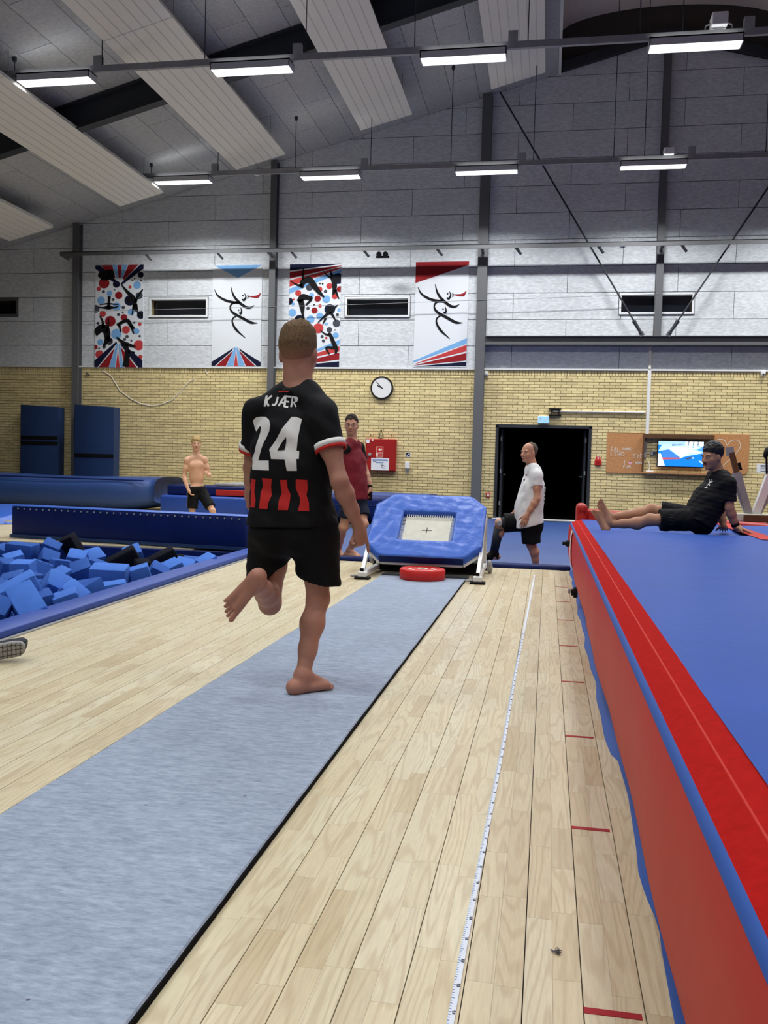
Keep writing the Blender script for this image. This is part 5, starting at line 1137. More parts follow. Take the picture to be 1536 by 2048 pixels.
# --- upright mats by the wall
def upright(px0, py0, px1, py1, Y, label, strap_py, thick, side):
    A, B = PW(px0, py0, Y), PW(px1, py1, Y)
    t = thing('folded_mat', label, 'mat', ((A.x + B.x) / 2, Y + thick / 2, 0), 'upright mats by the wall')
    z1 = A.z; nx_ = 10; vs = []; fs = []
    for i in range(nx_ + 1):
        u = i / nx_; x = A.x + (B.x - A.x) * u; y = Y - 0.05 * math.sin(math.pi * u)
        vs += [(x, y, 0.001), (x, y, z1 - 0.05 * u), (x, Y + thick, z1 - 0.05 * u), (x, Y + thick, 0.001)]
        if i:
            k = 4 * (i - 1); fs += [(k, k + 4, k + 5, k + 1), (k + 1, k + 5, k + 6, k + 2), (k + 2, k + 6, k + 7, k + 3), (k + 3, k + 7, k + 4, k)]
    fs += [(0, 1, 2, 3), (4 * nx_ + 3, 4 * nx_ + 2, 4 * nx_ + 1, 4 * nx_)]
    mk('mat_body', vs, fs, M['vinyl_navy'], t, smooth=False)
    for sp in strap_py:
        z = PW((px0 + px1) / 2, sp, Y).z; st = MB()
        for i in range(nx_):
            a, b = vs[4 * i], vs[4 * (i + 1)]; st.add([(a[0], a[1] - 0.008, z), (b[0], b[1] - 0.008, z), (b[0], b[1] - 0.008, z + 0.09), (a[0], a[1] - 0.008, z + 0.09)], [(0, 1, 2, 3)])
            st.add([(a[0], a[1] - 0.001, z), (b[0], b[1] - 0.001, z), (b[0], b[1] - 0.001, z + 0.09), (a[0], a[1] - 0.001, z + 0.09)], [(0, 3, 2, 1)])
        st.build('strap', M['black'], t)
    MB().box(A.x - 0.02, A.x - 0.001, Y + 0.02, Y + thick, 0.001, z1).build('folded_edge', M['black'], t)
upright(42, 809, 116, 813, 20.62, 'tall navy upright mat with double black strap, leftmost by the wall', (879, 890), 0.3, 0)
upright(150, 809, 228, 812, 20.42, 'tall navy upright mat with one black strap next to the left column', (915,), 0.3, 0)
# ================================================================== foam pit
t = thing('foam_pit', 'blue padded lining of the foam pit at left', 'pit', (-6.5, 6, -1.4))
P0, P1, Q0, Q1 = PITA
boxo('far_wall_pad', P0, P1, Q1 - 0.10, Q1 - 0.002, -1.39, -0.005, M['vinyl_blue_dark'], t, 0.01); boxo('side_wall_pad', P1 - 0.10, P1 - 0.002, Q0 + 0.12, Q1 - 0.11, -1.39, -0.005, M['vinyl_blue_dark'], t, 0.01); boxo('side_wall_pad', P0 + 0.002, P0 + 0.1, Q0 + 0.12, Q1 - 0.11, -1.39, -0.005, M['vinyl_blue_dark'], t, 0.01); boxo('near_wall_pad', P0, P1, Q0 + 0.002, Q0 + 0.1, -1.39, -0.005, M['vinyl_blue_dark'], t, 0.01)
# edge pad beside the wooden floor
t = thing('pit_edge_pad', 'long blue padded rail along the foam pit edge beside the floor', 'pad', (-3.45, 6, 0))
o = MB().add([(-3.37, 1.5, 0.001), (-3.15, 1.5, 0.001), (-3.15, 1.5, 0.055), (-3.37, 1.5, 0.06), (-3.71, 10.9, 0.001), (-3.50, 10.9, 0.001), (-3.50, 10.9, 0.055), (-3.71, 10.9, 0.06)], [(0, 1, 2, 3), (7, 6, 5, 4), (0, 4, 5, 1), (1, 5, 6, 2), (2, 6, 7, 3), (3, 7, 4, 0)]).build('pad', M['vinyl_blue_mid'], t, True, 0.012, 2)
MB().add([(-3.146, 1.5, 0.0005), (-3.115, 1.5, 0.0005), (-3.115, 1.5, 0.008), (-3.146, 1.5, 0.008), (-3.496, 10.9, 0.0005), (-3.465, 10.9, 0.0005), (-3.465, 10.9, 0.008), (-3.496, 10.9, 0.008)], [(0, 1, 2, 3), (7, 6, 5, 4), (0, 4, 5, 1), (1, 5, 6, 2), (2, 6, 7, 3), (3, 7, 4, 0)]).build('metal_trim', M['galv'], t)
# barrier across the far side
A_, B_ = PG(22, 1075), PG(440, 1100)
t = thing('pit_barrier', 'long blue padded barrier with studs across the far side of the pit', 'barrier', (-5.5, 11.2, 0))
bz = 0.44
d_ = Vector((B_.x - A_.x, B_.y - A_.y, 0)).normalized(); s_ = Vector((-d_.y, d_.x, 0))
L_ = (B_ - A_).length + 0.35
c_ = A_ + d_ * L_ / 2 + s_ * 0.19 + Vector((0, 0, 0.06)); c_.z = 0.02 + (bz - 0.02) / 2
MB().obox(c_, d_ * L_ / 2, s_ * 0.18, Vector((0, 0, (bz - 0.02) / 2))).build('padding', M['vinyl_blue_dark'], t, True, 0.02, 2)
MB().obox(c_ + Vector((0, 0, (bz - 0.02) / 2 + 0.006)), d_ * (L_ / 2), s_ * 0.183, Vector((0, 0, 0.006))).build('top_edge', M['vinyl_blue'], t, True, 0.005, 1)
for k in range(34):
    p = A_ + d_ * (0.12 + k * (L_ - 0.2) / 33) - s_ * 0.004; p.z = bz - 0.03
    MB().lathe(p, [(0.012, -0.004), (0.012, 0.003), (0.006, 0.006)], 8, -s_).build('stud', M['galv'], t)
MB().obox(A_ + d_ * L_ / 2 - s_ * 0.0 + Vector((0, 0, 0.03 - A_.z)), d_ * L_ / 2, s_ * 0.03, Vector((0, 0, 0.02))).build('lower_piping', M['vinyl_navy'], t)
# wedge mat at left edge
t = thing('wedge_mat', 'light blue wedge mat on the floor at the left edge behind the pit', 'mat', tuple(PG(0, 1060)))
A_ = PG(-60, 1056); A_.z = 0.001; B_ = PG(22, 1049); B_.z = 0.001; yb = B_.y + 1.2
MB().add([(A_.x - 1, A_.y, 0.001), (B_.x, B_.y, 0.001), (B_.x, yb, 0.001), (A_.x - 1, yb, 0.001), (A_.x - 1, A_.y, 0.08), (B_.x - 0.3, B_.y, 0.08), (B_.x, yb, 0.28), (A_.x - 1, yb, 0.28)], [(0, 3, 2, 1), (4, 5, 6, 7), (0, 1, 5, 4), (1, 2, 6, 5), (2, 3, 7, 6), (3, 0, 4, 7)]).build('wedge', M['vinyl_blue'], t, True, 0.015, 2)
q = PW(19, 1043, B_.y - 0.02); boxo('white_label', q.x - 0.1, q.x + 0.05, B_.y - 0.012, B_.y - 0.004, 0.04, 0.07, M['white_plastic'], t)
# foam blocks: meshes shared, each block its own object
def foam_mesh(name, sx, sy, sz, m, seed):
    bm = bmesh.new(); bmesh.ops.create_cube(bm, size=1.0)
    for v in bm.verts: v.co = Vector((v.co.x * sx, v.co.y * sy, v.co.z * sz))
    bmesh.ops.bevel(bm, geom=list(bm.edges), offset=0.018, segments=2, profile=0.5, affect='EDGES')
    rg = random.Random(seed)
    for v in bm.verts: v.co += Vector((rg.uniform(-1, 1), rg.uniform(-1, 1), rg.uniform(-1, 1))) * 0.004
    me = bpy.data.meshes.new(name); bm.to_mesh(me); bm.free(); me.materials.append(M[m]); me.polygons.foreach_set('use_smooth', [True] * len(me.polygons))
    try: me.set_sharp_from_angle(angle=math.radians(35))
    except Exception: pass
    return me
FM = {('c', 'b'): foam_mesh('foam_cube', .2, .2, .2, 'foam_blue', 1), ('c', 'l'): foam_mesh('foam_cube_light', .2, .2, .2, 'foam_light', 2), ('c', 'k'): foam_mesh('foam_cube_black', .2, .2, .2, 'foam_black', 3),
      ('s', 'b'): foam_mesh('foam_brick', .34, .2, .17, 'foam_blue', 4), ('s', 'l'): foam_mesh('foam_brick_light', .34, .2, .17, 'foam_light', 5), ('s', 'k'): foam_mesh('foam_brick_black', .34, .2, .17, 'foam_black', 6)}
# (pixel x, y of the block's centre, shape, colour, rotation x y z in degrees, height of centre, what singles it out)
FB = [
 (48, 1145, 'c', 'l', (8, 0, 12), .03, 'upright pale blue foam cube standing highest among its neighbours at left'),
 (44, 1101, 's', 'b', (5, 4, 4), .04, 'long flat blue foam block lying under the left end of the barrier'),
 (100, 1100, 'c', 'b', (20, 25, 25), .06, 'tilted blue foam cube leaning left of the black block under the barrier'),
 (147, 1098, 's', 'k', (30, 60, 40), .05, 'black foam block standing steeply against the barrier'),
 (96, 1123, 'c', 'b', (35, 20, 40), .0, 'blue foam cube with a corner up below the tilted cube'),
 (155, 1122, 'c', 'l', (25, 10, 20), .01, 'pale blue foam cube in front of the black steep block'),
 (186, 1120, 'c', 'l', (10, 30, -30), .01, 'pale blue foam cube leaning right of the black steep block'),
 (246, 1120, 's', 'k', (10, -30, 25), .02, 'black-faced foam block lying in the middle of the pit'),
 (268, 1112, 'c', 'l', (30, -20, 30), .04, 'pale blue foam cube propped on the middle black block'),
 (322, 1122, 's', 'k', (8, -28, 30), .02, 'black foam block nearest the right end of the barrier'),
 (222, 1152, 's', 'l', (14, 2, 12), .03, 'wide pale foam block lying level in front of the middle black block'),
 (277, 1155, 'c', 'l', (6, -16, 25), .0, 'pale foam cube right of the wide level block'),
 (160, 1147, 'c', 'b', (25, -20, 30), .0, 'blue foam cube tilted left of the wide level block'),
 (120, 1138, 'c', 'b', (0, 10, 50), -.04, 'blue foam cube half sunk between the corner-up cubes'),
 (80, 1142, 'c', 'l', (-10, 20, 20), -.03, 'pale foam cube sunk right of the upright cube'),
 (110, 1175, 'c', 'l', (38, 28, 38), .06, 'pale foam cube balanced on its corner in the middle of the heap'),
 (165, 1185, 's', 'b', (20, -10, -20), .01, 'dark blue foam block right of the corner-balanced cube'),
 (142, 1195, 'c', 'l', (20, 38, 10), .0, 'pale foam cube squeezed in front of the dark block near the pad'),
 (46, 1188, 's', 'l', (10, -28, 35), .06, 'long pale foam block sloping upward above the left heap'),
 (38, 1215, 's', 'l', (25, 30, -35), .05, 'biggest pale foam block at the lower left of the heap'),
 (85, 1205, 'c', 'b', (10, -12, 40), .0, 'blue foam cube between the big pale block and the padded rail'),
 (122, 1208, 'c', 'l', (8, -18, 28), -.01, 'pale foam cube pressed against the padded rail in the middle'),
 (215, 1185, 's', 'l', (4, -8, 25), -.06, 'flat pale foam block half hidden behind the padded rail'),
 (20, 1172, 'c', 'b', (12, -14, 20), .02, 'blue foam cube left of the long sloping block at the image edge'),
 (12, 1140, 'c', 'b', (15, 10, 60), .0, 'blue foam cube at the left image edge beside the upright cube'),
 (30, 1125, 'c', 'l', (12, -15, 40), .0, 'pale foam cube behind the upright cube at left'),
 (5, 1222, 'c', 'b', (30, 20, 20), .03, 'blue foam cube cut by the left image edge beneath the big block'),
 (314, 1150, 'c', 'b', (20, 30, 30), -.04, 'blue foam cube with one corner up near the pit rail at right'),
 (345, 1142, 'c', 'l', (14, -22, 45), -.02, 'pale foam cube in the right group next to the black block'),
 (368, 1140, 'c', 'l', (30, 12, 15), -.03, 'small pale foam cube second from the right end of the pit'),
 (415, 1130, 'c', 'l', (10, -25, 50), -.02, 'rightmost pale foam cube in the narrow end of the pit'),
 (394, 1131, 's', 'b', (5, 6, 10), -.05, 'dark blue foam block lying low at the narrow right end'),
 (190, 1138, 'c', 'b', (0, 20, 15), -.06, 'blue foam cube sunk behind the wide level block'),
 (290, 1138, 'c', 'k', (10, 0, 40), -.06, 'dark foam cube sunk below the propped pale cube'),
 (60, 1165, 'c', 'b', (5, 5, 70), -.05, 'blue foam cube sunk beneath the upright pale cube'),
 (10, 1195, 'c', 'b', (10, 30, 10), -.02, 'blue foam cube wedged at the left edge above the big block'),
 (15, 1108, 's', 'b', (10, 10, -20), -.02, 'blue foam block under the barrier at the left image edge'),
 (128, 1158, 'c', 'l', (10, -25, 60), -.05, 'pale foam cube lying behind the corner-balanced cube'),
 (78, 1190, 'c', 'b', (30, 0, 20), -.03, 'blue foam cube sunk right of the long sloping block'),
 (245, 1172, 'c', 'b', (0, 15, 35), -.08, 'blue foam cube sunk in front of the wide level block'),
 (350, 1130, 'c', 'k', (20, 0, 0), -.08, 'black foam cube sunk behind the right group'),
 (-12, 1180, 's', 'b', (10, 0, 40), .0, 'blue foam block just cut off by the left image edge'),
]
_fp = [PG(px, py, z) for px, py, sh, co, rot, z, lb in FB]; _f0 = [p.copy() for p in _fp]; _fr = [0.112 if b[2] == 'c' else 0.135 for b in FB]
for _it in range(40):              # settle the heap: push neighbours apart a little
    for i in range(len(_fp)):
        for j in range(i):
            d = _fp[i] - _fp[j]; L_ = max(d.length, 1e-4); m_ = 0.92 * (_fr[i] + _fr[j]) - L_
            if m_ > 0: d = d / L_ * (m_ * 0.25); _fp[i] += d; _fp[j] -= d
    for i in range(len(_fp)):
        e = _fp[i] - _f0[i]
        if e.length > 0.09: _fp[i] = _f0[i] + e * (0.09 / e.length)
        _fp[i].x = min(_fp[i].x, P1 - 0.24)
for (px, py, sh, co, rot, z, lb), p in zip(FB, _fp):
    o = bpy.data.objects.new('foam_block', FM[(sh, co)]); COL.objects.link(o); o.location = p; o.rotation_euler = [math.radians(a) for a in rot]
    tag(o, lb, 'foam block', 'foam blocks in the pit')
# deeper layer of blocks under the visible ones
rg = random.Random(11); bed = MB()
for i in range(16):
    for j in range(26):
        x = P0 + 0.3 + (P1 - 0.2 - P0 - 0.3) * (i + 0.5) / 16 + rg.uniform(-.1, .1); y = Q0 + 0.3 + (Q1 - Q0 - 0.6) * (j + 0.5) / 26 + rg.uniform(-.1, .1)
        e = Matrix.Rotation(rg.uniform(-.5, .5), 3, 'X') @ Matrix.Rotation(rg.uniform(-.5, .5), 3, 'Y') @ Matrix.Rotation(rg.uniform(0, 3), 3, 'Z')
        s = rg.uniform(.11, .16); bed.obox((x, y, -0.38 + rg.uniform(-.04, .05)), e @ Vector((s * 1.2, 0, 0)), e @ Vector((0, s, 0)), e @ Vector((0, 0, s)))
tag(bed.build('foam_filling', M['foam_blue']), 'jumbled lower layer of blue foam filling the pit', 'foam', kind='stuff')
# ================================================================== trampette and shoe
ub = PW(840, 1113, 9.05); ut = PW(867, 990, 9.95)
XC = (ub.x + ut.x) / 2
U0 = Vector((XC, ub.y, ub.z)); U1 = Vector((XC, ut.y, ut.z)); uu = (U1 - U0); HL = uu.length; uu.normalize(); ss = Vector((1, 0, 0)); nn = ss.cross(uu)
def TP(a, b, c=0.0): return U0 + ss * a + uu * b + nn * c       # lateral, up the slope, out of the pad
t = thing('trampette', 'blue padded trampette tilted toward the running man on white metal legs', 'trampoline', (XC, 9.5, 0))
Hw, Bw = 0.605, 0.435; cb, ct = 0.20, 0.20
octo = [(-Bw, 0), (Bw, 0), (Hw, cb), (Hw, HL - ct), (Bw, HL), (-Bw, HL), (-Hw, HL - ct), (-Hw, cb)]
hx0, hx1, hy0, hy1 = -0.285, 0.285, 0.27, HL - 0.31
inner = [(hx0, hy0), (hx1, hy0), (hx1, hy0 + 0.001), (hx1, hy1 - 0.001), (hx1, hy1), (hx0, hy1), (hx0, hy1 - 0.001), (hx0, hy0 + 0.001)]
TH = 0.085
# four pad sections with rumpled tops
def pad_section(name, outer, inn, nu=14, nv=10):
    """outer / inn: polylines of equal parametrisation (lateral, slope)"""
    def samp(pl, u):
        L = [0]
        for i in range(1, len(pl)): L.append(L[-1] + math.dist(pl[i], pl[i - 1]))
        s = u * L[-1]
        for i in range(1, len(pl)):
            if L[i] >= s - 1e-9:
                k = (s - L[i - 1]) / max(L[i] - L[i - 1], 1e-9); return (pl[i - 1][0] + (pl[i][0] - pl[i - 1][0]) * k, pl[i - 1][1] + (pl[i][1] - pl[i - 1][1]) * k)
        return pl[-1]
    vs = []; fs = []
    for i in range(nu + 1):
        o_, n_ = samp(outer, i / nu), samp(inn, i / nu)
        row = [(o_, -TH)]
        for j in range(nv + 1):
            v = j / nv; row.append(((o_[0] + (n_[0] - o_[0]) * v, o_[1] + (n_[1] - o_[1]) * v), None if 0 < j < nv else -0.006))
        row.append((n_, -TH * 0.75))
        for (p, c) in row:
            if c is None:
                c = 0.004 * math.sin(p[0] * 23 + p[1] * 31) * math.sin(p[1] * 19 - p[0] * 11 + 1) + 0.004 * math.sin(p[0] * 41 - p[1] * 17)
            vs.append(TP(p[0], p[1], c))
    k = nv + 3
    for i in range(nu):
        for j in range(k - 1): a = i * k + j; fs.append((a, a + k, a + k + 1, a + 1))
    return mk(name, vs, fs, M['tramp_pad'], t, smooth=True)
pad_section('pad', [(-Hw, cb), (-Bw, 0), (Bw, 0), (Hw, cb)], [(hx0, hy0), (hx0 + 0.0, hy0), (hx1, hy0), (hx1, hy0)], 24)
pad_section('pad', [(Hw, cb), (Hw, HL - ct)], [(hx1, hy0), (hx1, hy1)]); pad_section('pad', [(-Hw, HL - ct), (-Hw, cb)], [(hx0, hy1), (hx0, hy0)])
pad_section('pad', [(Hw, HL - ct), (Bw, HL), (-Bw, HL), (-Hw, HL - ct)], [(hx1, hy1), (hx1, hy1), (hx0, hy1), (hx0, hy1)], 24)
fp = MB().prism([TP(-Bw, 0, -0.006), TP(Bw, 0, -0.006), TP(Bw, -0.004, -TH), TP(-Bw, -0.004, -TH)], -uu * 0.006); fp.build('front_flap', M['vinyl_blue_dark'], t)
# bed, white elastic rows
bedz = -TH * 0.6
MB().prism([TP(hx0 + 0.035, hy0 + 0.01, bedz), TP(hx1 - 0.035, hy0 + 0.01, bedz), TP(hx1 - 0.035, hy1 - 0.04, bedz), TP(hx0 + 0.035, hy1 - 0.04, bedz)], nn * -0.006).build('bed', M['bed'], t)
sp = MB()
for k in range(18):
    y_ = hy0 + 0.02 + k * (hy1 - hy0 - 0.07) / 17
    for s in (-1, 1): sp.beam(TP(s * (hx1 - 0.04), y_, bedz), TP(s * (hx1 + 0.05), y_, bedz + 0.0), 0.008, 0.008)
for k in range(22):
    x_ = hx0 + 0.04 + k * (hx1 - hx0 - 0.08) / 21; sp.beam(TP(x_, hy1 - 0.045, bedz), TP(x_, hy1 + 0.05, bedz), 0.008, 0.008); sp.beam(TP(x_, hy0 + 0.015, bedz), TP(x_, hy0 - 0.05, bedz), 0.008, 0.008)
tag(sp.build('elastic_cords', M['net_white'], t), kind='stuff')
cy_ = (hy0 + hy1) / 2 - 0.02
for a, b in (((-0.055, cy_), (0.055, cy_)), ((0, cy_ - 0.05), (0, cy_ + 0.05))): MB().beam(TP(a[0], a[1], bedz + 0.002), TP(b[0], b[1], bedz + 0.002), 0.007, 0.002, tuple(nn)).build('centre_mark', M['print_dark'], t)
# frame
fr = MB(); ins = 0.03
ring = [TP(a * 0.965, ins + b * (HL - 2 * ins) / HL, -TH - 0.028) for a, b in octo]
for i in range(8): fr.beam(ring[i], ring[(i + 1) % 8], 0.05, 0.05)
fr.build('frame_ring', M['white_metal'], t)
for s, fx in ((-1, PG(725, 1158)), (1, PG(955, 1168))):
    ftx = fx.x
    MB().box(ftx - 0.075, ftx + 0.075, fx.y - 0.06, fx.y + 0.06, 0.0006, 0.022).build('foot_pad', M['black'], t, bevel=0.006)
    MB().box(ftx - 0.045, ftx + 0.045, fx.y - 0.04, fx.y + 0.04, 0.022, 0.075).build('foot_block', M['white_metal'], t, bevel=0.01)
    top = TP(s * Hw * 0.99, cb + 0.10, -TH - 0.03)
    lg = MB().beam((ftx, fx.y, 0.07), (top.x, top.y - 0.02, top.z), 0.05, 0.035, (1, 0, 0)).build('front_leg', M['white_metal'], t)
    MB().box(ftx - 0.02, ftx + 0.02, fx.y - 0.047, fx.y - 0.041, 0.085, 0.115).build('leg_slot', M['black'], lg)
    MB().beam((ftx, fx.y + 0.03, 0.05), (ftx - s * 0.02, 10.14, 0.06), 0.05, 0.05).build('floor_bar', M['white_metal'], t)
    MB().box(ftx - 0.09, ftx + 0.05, 10.08, 10.2, 0.0006, 0.022).build('rear_foot', M['black'], t)
    tb = TP(s * Hw * 0.99, HL - 0.25, -TH - 0.03); MB().beam((ftx - s * 0.02, 10.13, 0.05), tuple(tb), 0.045, 0.035, (1, 0, 0)).build('rear_leg', M['white_metal'], t)
    md = TP(s * Hw * 0.99, HL * 0.45, -TH - 0.03); MB().beam((ftx - s * 0.01, 9.55, 0.07), tuple(md), 0.035, 0.02, (1, 0, 0)).build('side_strut', M['white_metal'], t)
    MB().lathe((ftx + s * 0.04, 9.62, 0.12), [(0.02, 0), (0.045, 0.01), (0.045, 0.04), (0.02, 0.05)], 16, (s, 0, 0)).build('wheel', M['galv'], t, smooth=True)
    MB().lathe((ftx + s * 0.03, 9.80, 0.06), [(0.02, 0), (0.055, 0.01), (0.055, 0.05), (0.02, 0.06)], 16, (s, 0, 0)).build('wheel', M['galv' if s > 0 else 'black'], t, smooth=True)
    MB().tube([(ftx - 0.03, fx.y + 0.02, 0.03), (ftx - 0.12, fx.y - 0.02, 0.03)], 0.012, 8).build('lever', M['galv'], t)
MB().box(U0.x - 0.55, U0.x + 0.55, 9.55, 9.95, 0.02, 0.13).build('spring_box', M['black'], t, bevel=0.01)
# --- sneaker lying on its side at the left edge
q = PG(18, 1318, 0)
t = thing('sneaker', 'grey sneaker lying on its side at the left edge, grooved sole toward camera', 'shoe', (q.x, q.y, 0))
ax = Vector((0.93, 0.37, 0)).normalized()
vd = Vector((q.x, q.y, 0)).normalized(); up_ = Vector((0, 0, 1)); sn = ax.cross(up_); 
if sn.y > 0: sn = -sn            # sole normal, toward the camera
_tl = math.radians(-14); wd_ = (up_ * math.cos(_tl) - sn * math.sin(_tl)).normalized(); sn = (sn * math.cos(_tl) + up_ * math.sin(_tl)).normalized()
def sole_half(u): # half width along the shoe, heel 0 .. toe 1
    return 0.042 + 0.018 * math.sin(math.pi * min(1, u * 0.95)) * (0.6 + 0.6 * u) - 0.008 * math.exp(-((u - 0.42) / 0.16) ** 2) - 0.03 * max(0, (u - 0.86) / 0.14) ** 2 - 0.02 * max(0, (0.1 - u) / 0.1) ** 2
Ls = 0.30; heel = PG(50, 1306, 0.055) ; n = 26
def SPt(u, w, d): # along from toe end (visible heel end at right), across (up), depth away from the sole
    return heel - ax * (u * Ls) + wd_ * (w) + (-sn) * d + Vector((0, 0, -heel.z + 0.055 + 0.03 * max(0, 1 - 2 * u)))
vs = []; fs = []; k = 16
for i in range(n + 1):
    u = i / n; h = sole_half(u); rise = 0.02 * (2 * abs(u - 0.45)) ** 2
    for j in range(k):
        a = 2 * math.pi * j / k; vs.append(SPt(u, h * math.copysign(abs(math.sin(a)) ** 0.7, math.sin(a)), -rise + 0.014 - 0.014 * math.copysign(abs(math.cos(a)) ** 0.5, math.cos(a))))
for i in range(n):
    for j in range(k): fs.append((i * k + j, i * k + (j + 1) % k, (i + 1) * k + (j + 1) % k, (i + 1) * k + j))
fs += [tuple(reversed(range(k))), tuple(range(n * k, n * k + k))]
mk('sole', vs, fs, M['shoe_grey'], t, smooth=True)
for i in range(2, n - 1, 2):
    u = i / n; h = sole_half(u) * 0.86; rise = 0.02 * (2 * abs(u - 0.45)) ** 2
    MB().tube([SPt(u + 0.012 * math.sin(w * 3), h * (w - 3) / 3, -rise - 0.0005) for w in range(7)], 0.0022, 5).build('sole_groove', M['shoe_line'], t)
for sg in (-0.55, 0.05, 0.6): MB().tube([SPt(u / n, sole_half(u / n) * sg, -0.02 * (2 * abs(u / n - 0.45)) ** 2 - 0.0006) for u in range(1, n)], 0.002, 5).build('sole_groove', M['shoe_line'], t)
vs = []; fs = []
for i in range(n + 1):
    u = i / n; h = sole_half(u) * 0.92; ht = 0.085 - 0.05 * max(0, u - 0.35) - 0.02 * max(0, (0.08 - u) / 0.08)
    for j in range(k):
        a = math.pi * j / (k - 1); vs.append(SPt(u, h * math.cos(a), 0.02 + (ht - 0.0) * math.sin(a) ** 0.8 if 0 < j < k - 1 else 0.02))
for i in range(n):
    for j in range(k - 1): fs.append((i * k + j, (i + 1) * k + j, (i + 1) * k + j + 1, i * k + j + 1))
fs += [tuple(range(k)), tuple(reversed(range(n * k, n * k + k)))]
mk('upper', vs, fs, M['print_dark'], t, smooth=True)
# ================================================================== people: bodies grown from an implicit surface
class Field:
    def __init__(s, res): s.res = res; s.p = []; s.cuts = []; s.fold = None
    def cone(s, a, b, ra, rb, k=0.03, cut=None): s.p.append(('c', np.array(a, float), np.array(b, float), ra, rb, k, cut)); return s
    def chain(s, pts, rs, k=0.03):
        for i in range(len(pts) - 1): s.cone(pts[i], pts[i + 1], rs[i], rs[i + 1], k)
        return s
    def ell(s, c, ax, r, k=0.03, sub=False): s.p.append(('s' if sub else 'e', np.array(c, float), np.array([np.array(a, float) for a in ax]), np.array(r, float), None, k)); return s
    def cut(s, pt, n): s.cuts.append((np.array(pt, float), np.array(n, float))); return s      # keeps the side n points away from
    def mesh(s):
        lo = np.full(3, 1e9); hi = -lo
        for q in s.p:
            if q[0] == 'c': r = max(q[3], q[4]); lo = np.minimum(lo, np.minimum(q[1], q[2]) - r); hi = np.maximum(hi, np.maximum(q[1], q[2]) + r)
            elif q[0] == 'e': r = q[3].max(); lo = np.minimum(lo, q[1] - r); hi = np.maximum(hi, q[1] + r)
        lo -= 0.03; hi += 0.03
        n = np.ceil((hi - lo) / s.res).astype(int) + 1
        F = np.full(n, 0.05, np.float32)
        gx = [lo[i] + s.res * np.arange(n[i]) for i in range(3)]
        for q in s.p:
            k = q[5]
            if q[0] == 'c': r = max(q[3], q[4]); a = np.minimum(q[1], q[2]) - r; b = np.maximum(q[1], q[2]) + r
            else: r = q[3].max(); a = q[1] - r; b = q[1] + r
            m = k + 2.5 * s.res + 0.01
            i0 = np.clip(np.floor((a - m - lo) / s.res).astype(int), 0, n - 1); i1 = np.clip(np.ceil((b + m - lo) / s.res).astype(int) + 1, 1, n)
            X = gx[0][i0[0]:i1[0], None, None]; Y = gx[1][None, i0[1]:i1[1], None]; Z = gx[2][None, None, i0[2]:i1[2]]
            if q[0] == 'c':
                A, B = q[1], q[2]; d = B - A; L2 = max(float(d @ d), 1e-12)
                tt = np.clip(((X - A[0]) * d[0] + (Y - A[1]) * d[1] + (Z - A[2]) * d[2]) / L2, 0, 1)
                D = np.sqrt((X - A[0] - tt * d[0]) ** 2 + (Y - A[1] - tt * d[1]) ** 2 + (Z - A[2] - tt * d[2]) ** 2) - (q[3] + (q[4] - q[3]) * tt)
                if q[6] is not None: c_, n_ = q[6]; D = np.maximum(D, (X - c_[0]) * n_[0] + (Y - c_[1]) * n_[1] + (Z - c_[2]) * n_[2])
            else:
                c, ax, rr = q[1], q[2], q[3]; k0 = 0; k1 = 0
                for j in range(3):
                    u = (X - c[0]) * ax[j][0] + (Y - c[1]) * ax[j][1] + (Z - c[2]) * ax[j][2]; k0 = k0 + (u / rr[j]) ** 2; k1 = k1 + (u / rr[j] ** 2) ** 2
                k0 = np.sqrt(k0); k1 = np.sqrt(np.maximum(k1, 1e-12)); D = k0 * (k0 - 1) / k1
            S = F[i0[0]:i1[0], i0[1]:i1[1], i0[2]:i1[2]]
            if q[0] == 's':
                h = np.maximum(k - np.abs(S + D), 0) / max(k, 1e-6); S[...] = np.maximum(S, -D) + h * h * k * 0.25
            else:
                h = np.maximum(k - np.abs(S - D), 0) / max(k, 1e-6); S[...] = np.minimum(S, D) - h * h * k * 0.25
        if s.fold is not None: F += s.fold(gx[0][:, None, None], gx[1][None, :, None], gx[2][None, None, :]).astype(np.float32)
        for pt, nrm in s.cuts:
            F = np.maximum(F, ((gx[0][:, None, None] - pt[0]) * nrm[0] + (gx[1][None, :, None] - pt[1]) * nrm[1] + (gx[2][None, None, :] - pt[2]) * nrm[2]).astype(np.float32))
        F[0] = F[-1] = 0.05; F[:, 0] = F[:, -1] = 0.05; F[:, :, 0] = F[:, :, -1] = 0.05
        return nets(F, lo, s.res)
